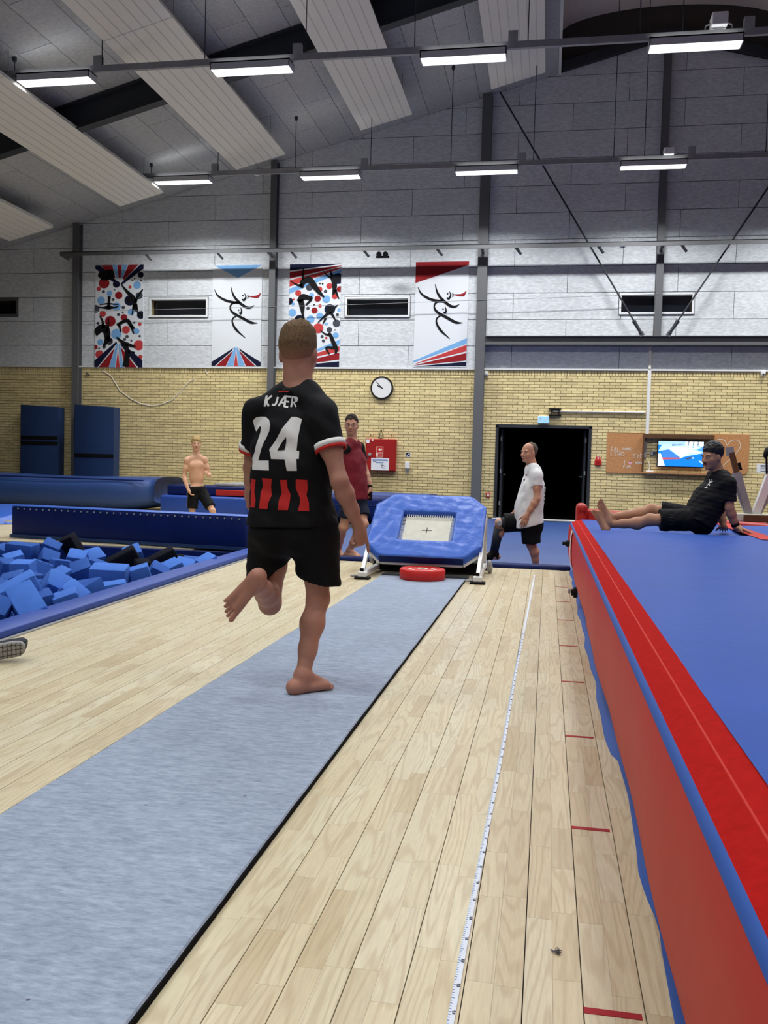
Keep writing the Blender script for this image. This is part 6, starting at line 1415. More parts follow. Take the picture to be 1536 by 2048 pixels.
def nets(F, lo, res):
    S = F < 0; nx, ny, nz = F.shape
    cnt = np.zeros((nx - 1, ny - 1, nz - 1), np.int8)
    for dx in (0, 1):
        for dy in (0, 1):
            for dz in (0, 1): cnt += S[dx:nx - 1 + dx, dy:ny - 1 + dy, dz:nz - 1 + dz]
    act = (cnt > 0) & (cnt < 8)
    I = np.argwhere(act); idx = np.full(act.shape, -1, np.int64); idx[act] = np.arange(len(I))
    P = np.zeros((len(I), 3)); N = np.zeros(len(I))
    cor = [(0, 0, 0), (1, 0, 0), (0, 1, 0), (1, 1, 0), (0, 0, 1), (1, 0, 1), (0, 1, 1), (1, 1, 1)]
    V = [F[I[:, 0] + c[0], I[:, 1] + c[1], I[:, 2] + c[2]].astype(float) for c in cor]
    for a, b in ((0, 1), (2, 3), (4, 5), (6, 7), (0, 2), (1, 3), (4, 6), (5, 7), (0, 4), (1, 5), (2, 6), (3, 7)):
        m = (V[a] < 0) != (V[b] < 0); tt = np.where(m, V[a] / np.where(m, V[a] - V[b], 1), 0)
        ca, cb_ = np.array(cor[a]), np.array(cor[b]); pos = ca + (cb_ - ca) * tt[:, None]
        P += np.where(m[:, None], pos, 0); N += m
    P = (P / N[:, None] + I) * res + lo
    Q = []
    for ax in range(3):
        o1, o2 = (ax + 1) % 3, (ax + 2) % 3
        sl0 = [slice(1, None)] * 3; sl0[ax] = slice(0, -1); A = S[tuple(slice(0, d - 1) if i == ax else slice(1, d - 1) for i, d in enumerate(F.shape))]
        B = S[tuple(slice(1, d) if i == ax else slice(1, d - 1) for i, d in enumerate(F.shape))]
        E_ = np.argwhere(A != B)
        if not len(E_): continue
        sg = A[tuple(E_.T)]
        def cell(d1, d2):
            c = E_.copy(); c[:, o1] += d1; c[:, o2] += d2; return idx[tuple(c.T)]
        q = np.stack([cell(0, 0), cell(1, 0), cell(1, 1), cell(0, 1)], 1)
        q[~sg] = q[~sg][:, ::-1]
        Q.append(q)
    return P, np.concatenate(Q)
V3 = lambda v: np.array(tuple(v), float)
def nrm(v): v = np.array(v, float); return v / max(np.linalg.norm(v), 1e-9)

def head_prims(F, c, f, u, s=1.0, ears=True):
    f = nrm(f); r = nrm(np.cross(f, u)); u = np.cross(r, f); ax = (r, f, u)
    L = lambda x, y, z: c + (r * x + f * y + u * z) * s
    F.ell(L(0, -.012, .035), ax, np.array((.077, .096, .088)) * s, .02); F.ell(L(0, .022, -.034), ax, np.array((.063, .070, .084)) * s, .03)
    F.ell(L(0, .068, -.098), ax, np.array((.024, .020, .020)) * s, .02)
    for q in (-1, 1):
        F.ell(L(q * .038, .055, -.028), ax, np.array((.026, .026, .028)) * s, .02); F.ell(L(q * .03, .078, .020), ax, np.array((.028, .014, .011)) * s, .012)
        F.ell(L(q * .031, .098, .000), ax, np.array((.016, .014, .010)) * s, .010, True)
        if ears: F.ell(L(q * .077, -.006, -.010), ax, np.array((.009, .019, .031)) * s, .008)
        F.ell(L(q * .012, .097, -.037), ax, np.array((.009, .011, .008)) * s, .006)
    F.cone(L(0, .088, .008), L(0, .110, -.034), .008 * s, .012 * s, .010)
    F.ell(L(0, .087, -.064), ax, np.array((.022, .010, .006)) * s, .006); F.ell(L(0, .085, -.076), ax, np.array((.019, .010, .007)) * s, .006)
    return L, ax
def head_extras(P, L, ax, s, brow='hair_dark', lip=True, eyes=True):
    def blob(nm, cc, r, m, n=8):
        vs = []; fs = []; k = 12
        for i in range(n + 1):
            th = math.pi * i / n
            for j in range(k): a = 2 * math.pi * j / k; vs.append(cc + ax[0] * r[0] * math.sin(th) * math.cos(a) + ax[1] * r[1] * math.sin(th) * math.sin(a) + ax[2] * r[2] * math.cos(th))
        for i in range(n):
            for j in range(k): fs.append((i * k + j, i * k + (j + 1) % k, (i + 1) * k + (j + 1) % k, (i + 1) * k + j))
        return mk(nm, np.array(vs), fs, M[m], P, smooth=True)
    for q in (-1, 1):
        if eyes:
            e = blob('eye', L(q * .031, .079, .000), np.array((.0135, .010, .0062)) * s, 'eye_white'); blob('pupil', L(q * .031, .0885, .000), np.array((.0058, .0032, .0052)) * s, 'eye_dark')
        blob('eyebrow', L(q * .032, .087, .022), np.array((.020, .006, .0042)) * s, brow)
    if lip: blob('lips', L(0, .0925, -.070), np.array((.022, .0055, .0085)) * s, 'lip')
def hand_prims(F, w, d, n, side, curl=0.5, s=1.0, spread=0.12, index_straight=False, thumb_in=0.3):
    """w wrist, d hand direction, n palm normal (where the palm faces), side = thumb direction"""
    d = nrm(d); n = nrm(n - d * (n @ d)); sd = nrm(np.cross(n, d)); 
    if sd @ side < 0: sd = -sd
    pc = w + d * .05 * s
    F.cone(w, w + d * .03 * s, .026 * s, .03 * s, .02); F.ell(pc + d * .005 * s, (d, sd, n), np.array((.055, .043, .017)) * s, .015)
    for i, (off, ln) in enumerate(((.030, .078), (.010, .086), (-.011, .080), (-.030, .064))):
        cu = 0.12 if (index_straight and i == 0) else curl
        p = w + d * (.092 - .004 * abs(i - 1)) * s + sd * off * s; dd = nrm(d + sd * (off * spread * 20)); ang = 0
        for j, fr in enumerate((.45, .32, .23)):
            ang += cu * (0.9 if j == 0 else 0.8); q = p + (dd * math.cos(ang) + n * math.sin(ang)) * ln * fr * s
            F.cone(p, q, (.0095 - .0012 * j) * s, (.0088 - .0012 * j) * s, .004); p = q
    p = w + d * .025 * s + sd * .03 * s; dirs = nrm(sd * (.75 - thumb_in * .5) + d * .75 + n * thumb_in)
    q = p + dirs * .04 * s; F.cone(p, q, .014 * s, .0115 * s, .010); dirs = nrm(dirs + d * .5 + n * thumb_in); F.cone(q, q + dirs * .032 * s, .011 * s, .009 * s, .005)
def foot_prims(F, an, heel_dir_down, fwd, s=1.0, toes=True, left=True):
    """an ankle, heel_dir_down unit vector from ankle to the sole, fwd toe direction"""
    dn = nrm(heel_dir_down); f = nrm(fwd - dn * (fwd @ dn)); sd = np.cross(f, dn)
    heel = an + dn * .050 * s - f * .045 * s
    ball = an + dn * .062 * s + f * .130 * s
    F.ell(heel, (f, sd, dn), np.array((.036, .032, .034)) * s, .02)
    F.cone(an, heel + f * .02 * s, .036 * s, .032 * s, .02)
    for q in (-1, 1): F.cone(heel + sd * q * .006 * s, ball + sd * q * .026 * s + dn * (-.002 * s), .030 * s, .021 * s, .02)
    F.cone(an - dn * .005 * s, ball - dn * .012 * s, .034 * s, .020 * s, .02)
    if toes:
        sg = -1 if left else 1
        for i, off in enumerate((.037, .0145, -.003, -.020, -.036)):
            p = ball + sd * sg * off * s + f * (.010, .012, .008, .000, -.010)[i] * s + dn * .004 * s; ln = (.044, .044, .040, .034, .028)[i]; big = .0125 if i == 0 else .0078
            F.cone(p, p + f * ln * s + dn * .006 * s + sd * sg * off * .12 * s, big * s, big * s, .003)
def limb_arm(F, sh, el, wr, s=1.0, m=1.0):
    F.cone(sh, el, .050 * s * m, .039 * s * m, .03); F.ell(sh + (el - sh) * .06, np.eye(3), np.array((.058,) * 3) * s * m, .03)
    mid = sh + (el - sh) * .5; F.ell(mid, np.eye(3), np.array((.050,) * 3) * s * m, .04)
    a = el + (wr - el) * .28; b = el + (wr - el) * .65; F.chain([el, a, b, wr], [.040 * s * m, .043 * s * m, .034 * s * m, .026 * s * m], .02)
def limb_leg(F, hp, kn, an, back, s=1.0, m=1.0):
    F.chain([hp, hp + (kn - hp) * .5, kn], [.086 * s * m, .074 * s * m, .052 * s * m], .04); F.ell(kn - back * .012, np.eye(3), np.array((.050,) * 3) * s, .02)
    a = kn + (an - kn) * .30 + back * .018 * s; b = kn + (an - kn) * .62 + back * .008 * s
    F.chain([kn, a, b, an], [.049 * s * m, .056 * s * m, .041 * s * m, .034 * s], .03)
def torso_prims(F, J, s=1.0, wide=1.0, deep=1.0, grow=0.0, belly=0.0):
    SM = (J['shL'] + J['shR']) / 2; HM = (J['hipL'] + J['hipR']) / 2; u = nrm(SM - HM); r = nrm(J['shR'] - J['shL']); f = nrm(np.cross(u, r)); r = np.cross(f, u)
    rh = nrm(J['hipR'] - J['hipL']); fh = nrm(np.cross(u, rh)); L = np.linalg.norm(SM - HM)
    F.ell(SM - u * L * .24 + f * .005, (r, f, u), np.array((.165 * wide * s + grow, .112 * deep * s + grow, .20 * s + grow)), .06)
    F.ell(HM + u * L * .42 + f * belly * .5, (nrm(r + rh), nrm(f + fh), u), np.array((.142 * wide * s + grow, (.100 + belly * .5) * deep * s + grow, .17 * s + grow)), .06)
    F.ell(HM + u * .03, (rh, fh, u), np.array((.160 * wide * s + grow, .115 * deep * s + grow, .13 * s + grow)), .06)
    for q in (-1, 1): F.ell(HM + rh * q * .075 * s - fh * .055 * s - u * .03 * s, (rh, fh, u), np.array((.08, .075, .085)) * s + grow, .04)
    F.chain([J['shL'], J['neck'] - u * .035 - r * 0.04, J['neck'] - u * .035 + r * 0.04, J['shR']], [.052 * s + grow, .056 * s + grow, .056 * s + grow, .052 * s + grow], .05)
    return u, r, f, HM, SM, fh, rh
def folds(amp, fr, seed):
    rg = random.Random(seed); W_ = [(np.array([rg.gauss(0, 1), rg.gauss(0, 1), rg.gauss(0, 1.3)]) * fr, rg.uniform(0, 6)) for _ in range(5)]
    def fn(X, Y, Z):
        o = 0
        for w_, ph in W_: o = o + np.sin(X * w_[0] + Y * w_[1] + Z * w_[2] + ph)
        return o * (amp / 5)
    return fn
def obj_from(F, name, m, parent):
    P, Q = F.mesh(); return mk(name, P, Q, M[m], parent, smooth=True)
def decal(name, poly, m, parent, tree, org, ex, ey, nrmv, off=0.003, step=0.012):
    """flat print wrapped on cloth: polygon in (ex, ey) plane pushed along nrmv onto the cloth surface"""
    bm = bmesh.new(); vs = [bm.verts.new((p[0], p[1], 0)) for p in poly]
    f = bm.faces.new(vs); bmesh.ops.triangulate(bm, faces=[f])
    xs = [p[0] for p in poly]; ys = [p[1] for p in poly]
    for a, b, nn_ in ((min(xs), max(xs), (1, 0, 0)), (min(ys), max(ys), (0, 1, 0))):
        v = a + step
        while v < b - 1e-4:
            bmesh.ops.bisect_plane(bm, geom=list(bm.verts) + list(bm.edges) + list(bm.faces), plane_co=(v, v, 0), plane_no=nn_); v += step
    bmesh.ops.triangulate(bm, faces=bm.faces)
    bm.verts.index_update(); out = []; D = Vector(nrmv)
    for v in bm.verts:
        o_ = Vector(org) + Vector(ex) * v.co.x + Vector(ey) * v.co.y
        h = tree.ray_cast(o_ + D * 0.5, -D, 1.2)
        out.append((h[0] + D * off) if h[0] is not None else None)
    fa = []
    for g in bm.faces:
        ids = [v.index for v in g.verts]
        if all(out[i] is not None for i in ids): fa.append(ids)
    bm.free()
    if not fa: return None
    used = sorted({i for g in fa for i in g}); mp = {i: k for k, i in enumerate(used)}
    vv = [out[i] for i in used]; ff = [[mp[i] for i in g] for g in fa]
    a, b, c = [vv[i] for i in ff[0]]
    if (b - a).cross(c - a).dot(D) < 0: ff = [list(reversed(g)) for g in ff]
    return mk(name, vv, ff, M[m], parent, smooth=True)
def tree_of(o):
    me = o.data; off = wloc(o); return BVHTree.FromPolygons([tuple(v.co + off) for v in me.vertices], [tuple(p.vertices) for p in me.polygons])

def hair_shell(F, L, ax, s, r=(.081, .103, .094), c=(0, -.014, .040), k=.02): F.ell(L(*c), ax, np.array(r) * s, k)

# ------------------------------------------------------------------ the running man
P_ = lambda x, y, Y: V3(PW(x, y, Y))
J = dict(head=P_(597, 706, 4.30), neck=P_(596, 776, 4.27), shL=P_(516, 826, 4.33), shR=P_(644, 830, 4.19), elL=P_(506, 915, 4.40), wrL=P_(500, 985, 4.60), elR=P_(679, 962, 4.13), wrR=P_(716, 1050, 4.26),
         hipL=P_(543, 1052, 4.30), hipR=P_(628, 1052, 4.27), knL=P_(540, 1205, 4.40), anL=P_(517, 1166, 3.99), knR=P_(636, 1197, 4.33), anR=P_(604, 1362, 4.19))
gz = CZ
run = thing('person', 'running barefoot man seen from behind in a black number 24 jersey', 'person', (float(J['anR'][0]), 4.2, gz))
F = Field(.0046); s = 1.04
u, r, f, HM, SM, fh, rh = torso_prims(F, J, s, .95, 1.0, -.008)
fw = nrm((.05, 1, -.02)); L, hax = head_prims(F, J['head'], fw, (0, .05, 1), 1.13)
F.cone(J['head'] + V3((0, -.01, -.03)), J['neck'] + V3((0, .0, -.02)), .068, .074, .03)
for q in ('L', 'R'): limb_arm(F, J['sh' + q], J['el' + q], J['wr' + q], 1.02)
limb_leg(F, J['hipL'], J['knL'], J['anL'], nrm((0, .2, 1.0)), 1.02); limb_leg(F, J['hipR'], J['knR'], J['anR'], nrm((0, -1, 0)), 1.02)
toe = V3(PG(664, 1385, gz)) - V3(PG(590, 1397, gz)); toe[2] = 0
an = J['anR'].copy(); an[2] = gz + .082; F.cone(J['anR'], an, .034, .034, .02); foot_prims(F, an, np.array((0, 0, -1.)), toe, 1.0, left=False)
tl = P_(444, 1238, 3.90) - P_(522, 1158, 3.92); shin = nrm(J['anL'] - J['knL']); foot_prims(F, J['anL'], nrm(np.array((-.25, -.95, .05))), tl, 1.03)
hand_prims(F, J['wrR'], P_(724, 1082, 4.29) - J['wrR'], np.array((-.75, .55, -.1)), np.array((.3, .9, -.2)), 1.05, 1.0, index_straight=True, thumb_in=.5)
hand_prims(F, J['wrL'], J['wrL'] - J['elL'], np.array((1., 0, 0)), np.array((0, 0, 1.)), .6, 1.0)
body = obj_from(F, 'body', 'skin_runner', run)
# jersey
SLV = {'L': .74, 'R': .46}
F = Field(.0065); g = .012
torso_prims(F, J, s, .97, 1.02, g)
SMx, HMx = SM, HM
hem = HM + u * .008
F.cone(SM - u * .20 - r * .09, HM - u * .08 - rh * .095, .11, .140, .08); F.cone(SM - u * .20 + r * .09, HM - u * .08 + rh * .085, .11, .132, .08)
for q in ('L', 'R'): dd = J['el' + q] - J['sh' + q]; F.cone(J['sh' + q], J['sh' + q] + dd * .8, .068, .074, .05, (J['sh' + q] + dd * SLV[q], nrm(dd)))
F.fold = folds(.010, 24, 3)
# openings: hem, sleeves, neck
F.cut(hem, -u)
P1_, Q1_ = F.mesh()
def sleeve_clip(P, Q, J, frac, parts=('L', 'R')):
    keep = np.ones(len(P), bool)
    for q in parts:
        a = J['sh' + q]; d = J['el' + q] - a; Ln = np.linalg.norm(d); d = d / Ln; tt = (P - a) @ d; rad = np.linalg.norm(P - a - tt[:, None] * d, axis=1)
        keep &= ~((tt > Ln * frac) & (rad < .13))
    return keep
jer = mk('jersey', P1_, Q1_, M['jersey'], run, smooth=True)
# cuffs: white band with red edge
def ring_band(name, a, d, r0, r1, t0, t1, m, parent, n=28, squash=None):
    d = nrm(d); w_ = nrm(np.cross(d, (0, 1, .3))); v_ = np.cross(d, w_); vs = []; fs = []
    for i, (tt, rr) in enumerate(((t0, r0), (t1, r1), (t1, r1 - .006), (t0, r0 - .006))):
        for k in range(n): an_ = 2 * math.pi * k / n; vs.append(a + d * tt + (w_ * math.cos(an_) + v_ * math.sin(an_)) * rr)
    for i in range(4):
        for k in range(n): fs.append((i * n + k, i * n + (k + 1) % n, ((i + 1) % 4) * n + (k + 1) % n, ((i + 1) % 4) * n + k))
    return mk(name, np.array(vs), fs, M[m], parent, smooth=True)
for q in ('L', 'R'):
    a = J['sh' + q]; d = J['el' + q] - a; e = a + d * SLV[q]; dn = nrm(d)
    ring_band('sleeve_cuff', e, dn, .077, .078, -.012, .014, 'jersey_white', jer); ring_band('sleeve_trim', e, dn, .0775, .0755, .013, .030, 'jersey_red', jer)
ring_band('collar', J['neck'] + V3((0, 0, -.030)), nrm((0, -.10, 1)), .092, .083, 0, .030, 'jersey', jer)
tr = tree_of(jer)
# prints on the back
nb = nrm(np.array((.22, -1, .0))); ey = nrm(u - nb * (u @ nb)); ex = nrm(np.cross(ey, nb)); ex = ex if ex[0] > 0 else -ex
org0 = P_(548, 890, 4.15)
px2 = 1 / 420.0
def bpx(x, y): # pixel of the photo on the back -> (ex, ey) metres about org0
    v = P_(x, y, 4.15) - org0; return (float(v @ ex) , float(v @ ey))
def pr(name, pts, m, crop=True):
    pts = [(420 + a / 4.267, 620 + b / 4.267) for a, b in pts] if crop else pts
    return decal(name, [bpx(*p) for p in pts], m, jer, tr, org0, ex, ey, nb, .0055 if name == 'number_gap' else .010 if name == 'neck_label' else .0025)
pr('number', [(345, 935), (375, 905), (420, 900), (465, 905), (500, 935), (512, 980), (505, 1030), (480, 1085), (455, 1130), (435, 1180), (420, 1230), (405, 1285), (500, 1285), (503, 1370), (308, 1362), (318, 1310), (345, 1265), (370, 1215), (385, 1150), (405, 1090), (420, 1040), (425, 1000), (418, 985), (405, 990), (375, 1030), (360, 1000)], 'jersey_white')
pr('number', [(695, 912), (735, 912), (785, 930), (770, 1000), (755, 1080), (742, 1200), (765, 1205), (762, 1272), (742, 1272), (745, 1372), (660, 1372), (640, 1275), (522, 1272), (505, 1190), (560, 1115), (620, 1010)], 'jersey_white')
pr('number_gap', [(652, 1085), (655, 1120), (640, 1195), (575, 1200), (610, 1140)], 'jersey')
K = lambda pts, w: pr('name_letter', stroke(pts, [w] * len(pts), 4), 'jersey_white')
K([(468, 715), (455, 815)], 20); K([(515, 720), (472, 765), (492, 815)], 18); K([(572, 735), (552, 800), (520, 800)], 18); K([(640, 725), (608, 765), (582, 815)], 17); K([(640, 725), (632, 825)], 18); K([(640, 730), (690, 738)], 16); K([(640, 775), (672, 780)], 15); K([(632, 822), (665, 825)], 15); K([(600, 785), (636, 788)], 13); K([(702, 733), (690, 825)], 15); K([(704, 738), (742, 746), (738, 776), (700, 784)], 10); K([(712, 786), (732, 824)], 13)
for poly in ([(300, 1430), (345, 1445), (382, 1450), (375, 1500), (370, 1560), (385, 1620), (375, 1690), (330, 1685), (300, 1650), (315, 1560), (330, 1510)], [(440, 1435), (528, 1440), (520, 1510), (528, 1580), (500, 1640), (490, 1700), (415, 1695), (425, 1620), (430, 1560), (450, 1500)],
             [(600, 1450), (660, 1450), (665, 1520), (690, 1570), (685, 1630), (668, 1705), (580, 1705), (590, 1620), (615, 1560), (605, 1500)], [(735, 1445), (830, 1450), (835, 1520), (825, 1580), (845, 1640), (848, 1715), (752, 1710), (770, 1650), (770, 1600), (735, 1520)]):
    pr('red_stripe', poly, 'jersey_red')
pr('neck_label', [(575, 685), (625, 680), (668, 690), (665, 698), (620, 690), (578, 696)], 'jersey_red')
# shorts
F = Field(.0065)
F.ell(HM - u * .02, (rh, fh, u), (.172, .130, .12), .06)
for q in (-1, 1): F.ell(HM + rh * q * .08 - fh * .06 - u * .04, (rh, fh, u), (.095, .09, .10), .05)
lL = J['knL'] - J['hipL']; lR = J['knR'] - J['hipR']
eL = J['hipL'] + lL * .62 + np.array((-.012, 0, 0)); eR = J['hipR'] + lR * .72 + np.array((.006, 0, 0))
F.cone(J['hipL'] + np.array((-.01, 0, 0)), eL + lL * .2, .105, .112, .04, (eL, nrm(lL + np.array((.30, 0, 0.0))))); F.cone(J['hipR'] + np.array((.012, 0, 0)), eR + lR * .2, .110, .112, .04, (eR, nrm(lR + np.array((-.12, 0, 0)))))
F.fold = folds(.006, 22, 8)
P2, Q2 = F.mesh()
def clip_legs(P, Q, planes):
    """drop faces beyond the hem plane of each leg; P kept"""
    keep = np.ones(len(P), bool)
    for a, d, c, rad in planes: keep &= ~(((P - c) @ d > 0) & (np.linalg.norm(P - c - ((P - c) @ d)[:, None] * d, axis=1) < rad))
    return Q[keep[Q].all(1)]
sho = mk('shorts', P2, Q2, M['shorts_black'], run, smooth=True)
# hair: short on top, faded toward the nape
def fade_material(z0, z1):
    m = M['hair_fade']; N = NT(m); b_ = N.n['Principled BSDF']; g_ = N.new('ShaderNodeNewGeometry'); sp_ = N.new('ShaderNodeSeparateXYZ'); N.link(g_.outputs['Position'], sp_.inputs[0])
    mr_ = N.new('ShaderNodeMapRange'); mr_.inputs[1].default_value = z0; mr_.inputs[2].default_value = z1; N.link(sp_.outputs['Z'], mr_.inputs[0])
    nz_ = N.new('ShaderNodeTexNoise'); nz_.inputs['Scale'].default_value = 130; nz_.inputs['Detail'].default_value = 5; N.link(g_.outputs['Position'], nz_.inputs['Vector'])
    cr_ = N.new('ShaderNodeValToRGB'); cr_.color_ramp.elements[0].color = hexc(74, 56, 40); cr_.color_ramp.elements[1].color = hexc(122, 98, 70); cr_.color_ramp.elements[0].position = .3; cr_.color_ramp.elements[1].position = .7; N.link(nz_.outputs[0], cr_.inputs[0])
    mx_ = N.new('ShaderNodeMix', data_type='RGBA'); mx_.inputs['A'].default_value = hexc(172, 124, 100); N.link(cr_.outputs[0], mx_.inputs['B']); N.link(mr_.outputs[0], mx_.inputs['Factor']); N.link(mx_.outputs['Result'], b_.inputs['Base Color'])
HSC = 1.13
F = Field(.005); F.ell(L(0, -.013, .034), hax, np.array((.0815, .1015, .094)) * HSC, .02); F.ell(L(0, -.004, .085), hax, np.array((.070, .088, .052)) * HSC, .03)
rg_ = random.Random(4)
for k in range(70):
    th = rg_.uniform(0, 6.28); rr_ = math.sqrt(rg_.random()); F.ell(L(.064 * rr_ * math.cos(th), .084 * rr_ * math.sin(th) - .004, .122 + .014 * (1 - rr_ * rr_) - .03 * rr_ ** 3 + rg_.uniform(-.004, .005)), hax, (.010, .017, .011), .008)
F.cut(L(0, -.09, -.066), nrm(-hax[2] - hax[1] * .05)); F.cut(L(0, .085, .062), nrm(hax[1] - hax[2] * .9)); F.cut(L(0, .04, -.02), nrm(hax[1] - hax[2] * .5))
for q in (-1, 1): F.ell(L(q * .080, .0, -.014), hax, np.array((.022, .026, .034)) * HSC, .002, True)
fade_material(float(L(0, 0, -.05)[2]), float(L(0, 0, .03)[2]))
obj_from(F, 'hair', 'hair_fade', run)

# ------------------------------------------------------------------ a general clothed person
def person(label, J, face, hand, feet, skin='skin', hairm='hair_dark', hair_cut=None, shirt=None, sleeve=.62, shorts=None, short_frac=(.62, .62), s=1.0, wide=1.0, belly=0.0, hem_drop=.06, brow='hair_dark', base_z=0.0, res=.0075, hs=1.0, legback=None, shirt_loose=.02, muscle=1.0, seed=1, curls=0, hair=None, hem_tilt=0.0, gr=.016):
    root = thing('person', label, 'person', (float(J['hipL'][0] + J['hipR'][0]) / 2, float(J['hipL'][1] + J['hipR'][1]) / 2, base_z))
    F = Field(res)
    u, r, f, HM, SM, fh, rh = torso_prims(F, J, s, wide, 1.0, -.006 if shirt else 0.0, belly)
    if not shirt:
        for q in (-1, 1): F.ell(SM - u * .10 + r * q * .065 * s + f * .085 * s, (r, f, u), np.array((.07, .03, .055)) * s, .03)
    L, ax = head_prims(F, J['head'], face[0], face[1], hs)
    F.cone(J['head'] - ax[2] * .03 - ax[1] * .012, J['neck'] - u * .015, .059 * hs, .066 * hs, .03)
    for q in ('L', 'R'):
        limb_arm(F, J['sh' + q], J['el' + q], J['wr' + q], s, muscle); limb_leg(F, J['hip' + q], J['kn' + q], J['an' + q], (legback or {}).get(q, -fh), s, muscle)
        if q in hand: h = hand[q]; hand_prims(F, J['wr' + q], np.array(h[0], float), np.array(h[1], float), np.array(h[2], float), h[3], s, **(h[4] if len(h) > 4 else {}))
        if q in feet: ft = feet[q]; foot_prims(F, J['an' + q], np.array(ft[0], float), np.array(ft[1], float), s, left=(q == 'L'))
    b = obj_from(F, 'body', skin, root)
    head_extras(root, L, ax, hs, brow)
    F = Field(.005)
    hc, hr = hair or ((0, -.026, .050), (.082, .103, .090))
    F.ell(L(*hc), ax, np.array(hr) * hs, .01)
    rg_ = random.Random(seed)
    for k in range(curls or 110):
        th = rg_.uniform(0, 6.28); ph = rg_.uniform(0.0, 1.35); e_ = np.array((.0165,) * 3) if curls else np.array((.009, .012, .009))
        F.ell(L(hc[0] + hr[0] * .97 * math.sin(ph) * math.cos(th), hc[1] + hr[1] * .97 * math.sin(ph) * math.sin(th), hc[2] + hr[2] * .97 * math.cos(ph)), ax, e_, .003 if curls else .006)
    F.cut(L(0, -.09, -.05), nrm(-ax[2])); F.cut(L(0, .10, .0), nrm(ax[1]))
    for q in (-1, 1): F.ell(L(q * .077, .0, -.014), ax, (.02, .026, .030), .002, True)
    obj_from(F, 'hair', hairm, root)
    out = {'root': root, 'L': L, 'ax': ax, 'u': u, 'r': r, 'f': f, 'HM': HM, 'SM': SM, 'fh': fh, 'rh': rh}
    if shirt:
        F = Field(.008); torso_prims(F, J, s, wide, 1.0, shirt_loose * .7, belly)
        lo_ = HM - u * (hem_drop + .03)
        for q in (-1, 1): F.cone(SM - u * .2 + r * q * .08 * s * wide, lo_ + rh * q * .085 * s * wide, .105 * s + shirt_loose * .5, .115 * s + shirt_loose, .08)
        if belly: F.ell(HM + u * .16 + f * (.03 + belly * .9), (r, f, u), (.13 * wide, .11, .19), .06)
        for q in ('L', 'R'): dd = J['el' + q] - J['sh' + q]; F.cone(J['sh' + q], J['sh' + q] + dd * (sleeve + .35), .062 * s, .070 * s, .04, (J['sh' + q] + dd * sleeve, nrm(dd)))
        F.fold = folds(.006, 30, seed); F.cut(HM - u * hem_drop, nrm(-u + f * hem_tilt))
        out['shirt'] = obj_from(F, 'tshirt', shirt, root)
        ring_band('collar', J['neck'] - u * .035, nrm(u + f * .25), .075 * s, .068 * s, 0, .018, shirt, out['shirt'])
    if shorts:
        F = Field(.008)
        F.ell(HM + u * .03, (rh, fh, u), (.165 * wide * s + gr, .118 * s + gr + belly * .4, .11 * s), .06)
        for q in (-1, 1): F.ell(HM + rh * q * .075 * s - fh * .055 * s - u * .03 * s, (rh, fh, u), np.array((.085, .08, .09)) * s + gr, .04)
        pl = []
        for q, fr in zip(('L', 'R'), short_frac):
            d = J['kn' + q] - J['hip' + q]; e = J['hip' + q] + d * fr; F.cone(J['hip' + q], J['hip' + q] + d * (fr + .25), .098 * s + gr * .5, .088 * s + gr, .04, (e, nrm(d)))
        F.fold = folds(.005, 26, seed + 9)
        F.cut(HM + u * .09, u)
        out['shorts'] = obj_from(F, 'shorts', shorts, root)
    return out
def watch(root, w, d, rad=.034, m='black'):
    d = nrm(d); ring_band('wristwatch', w - d * .03, d, rad, rad, 0, .028, m, root, 20)

# --- man in the maroon shirt
Yr = 10.85
J = dict(head=P_(703, 851, Yr - .02), neck=P_(704, 882, Yr), shL=P_(717, 895, Yr + .17), shR=P_(692, 898, Yr - .11), elL=P_(731, 943, Yr + .22), wrL=P_(740, 976, Yr + .12), elR=P_(689, 940, Yr - .08), wrR=P_(690, 975, Yr - .2),
         hipL=P_(716, 1000, Yr + .08), hipR=P_(702, 1000, Yr - .08), knL=P_(727, 1048, Yr - .08), anL=P_(699, 1101, Yr + .0), knR=P_(687, 1054, Yr - .12), anR=P_(677, 1100, Yr + .22))
fz = J['anL'][2] - .075
o = person('smiling man with glasses in a maroon shirt standing behind the trampette', J, (nrm((.12, -1, .0)), (0, 0, 1)), {'L': ((.10, -.1, -1), (-1, 0, 0), (0, -1, 0), .5), 'R': ((.1, -.2, -1), (1, 0, 0), (0, -1, 0), .5)}, {'L': ((0, 0, -1), (1, -.45, 0)), 'R': ((0, 0, -1), (.5, -.8, 0))},
           'skin', 'hair_dark', None, 'tshirt_maroon', .58, 'shorts_navy', (.72, .70), 1.03, .90, .01, .0, 'hair_dark', 0.02, seed=4, shirt_loose=.008)
rt = o['root']
for q in ('L', 'R'):      # black raglan sleeves
    a = J['sh' + q]; d = J['el' + q] - a
    Fs = Field(.008); Fs.cone(J['neck'] + (a - J['neck']) * .45 - o['u'] * .035, a, .058, .070, .02); Fs.cone(a, a + d * .9, .070, .076, .03, (a + d * .6, nrm(d))); Fs.fold = folds(.004, 30, 5); obj_from(Fs, 'raglan_sleeve', 'tshirt_black', o['shirt'])
watch(rt, J['wrL'], J['wrL'] - J['elL'], .037)
g_ = MB(); L_ = o['L']; ax_ = o['ax']
for q in (-1, 1): g_.tube([L_(q * .031 + .019 * math.cos(k * math.pi / 8), .096, .015 * math.sin(k * math.pi / 8) - .002) for k in range(17)], .0016, 5)
g_.tube([L_(-.012, .098, .002), L_(.012, .098, .002)], .0016, 5); g_.tube([L_(-.05, .094, .0), L_(-.076, .0, .0)], .0016, 5); g_.tube([L_(.05, .094, .0), L_(.076, .0, .0)], .0016, 5)
g_.build('glasses', M['steel_dark'], rt)
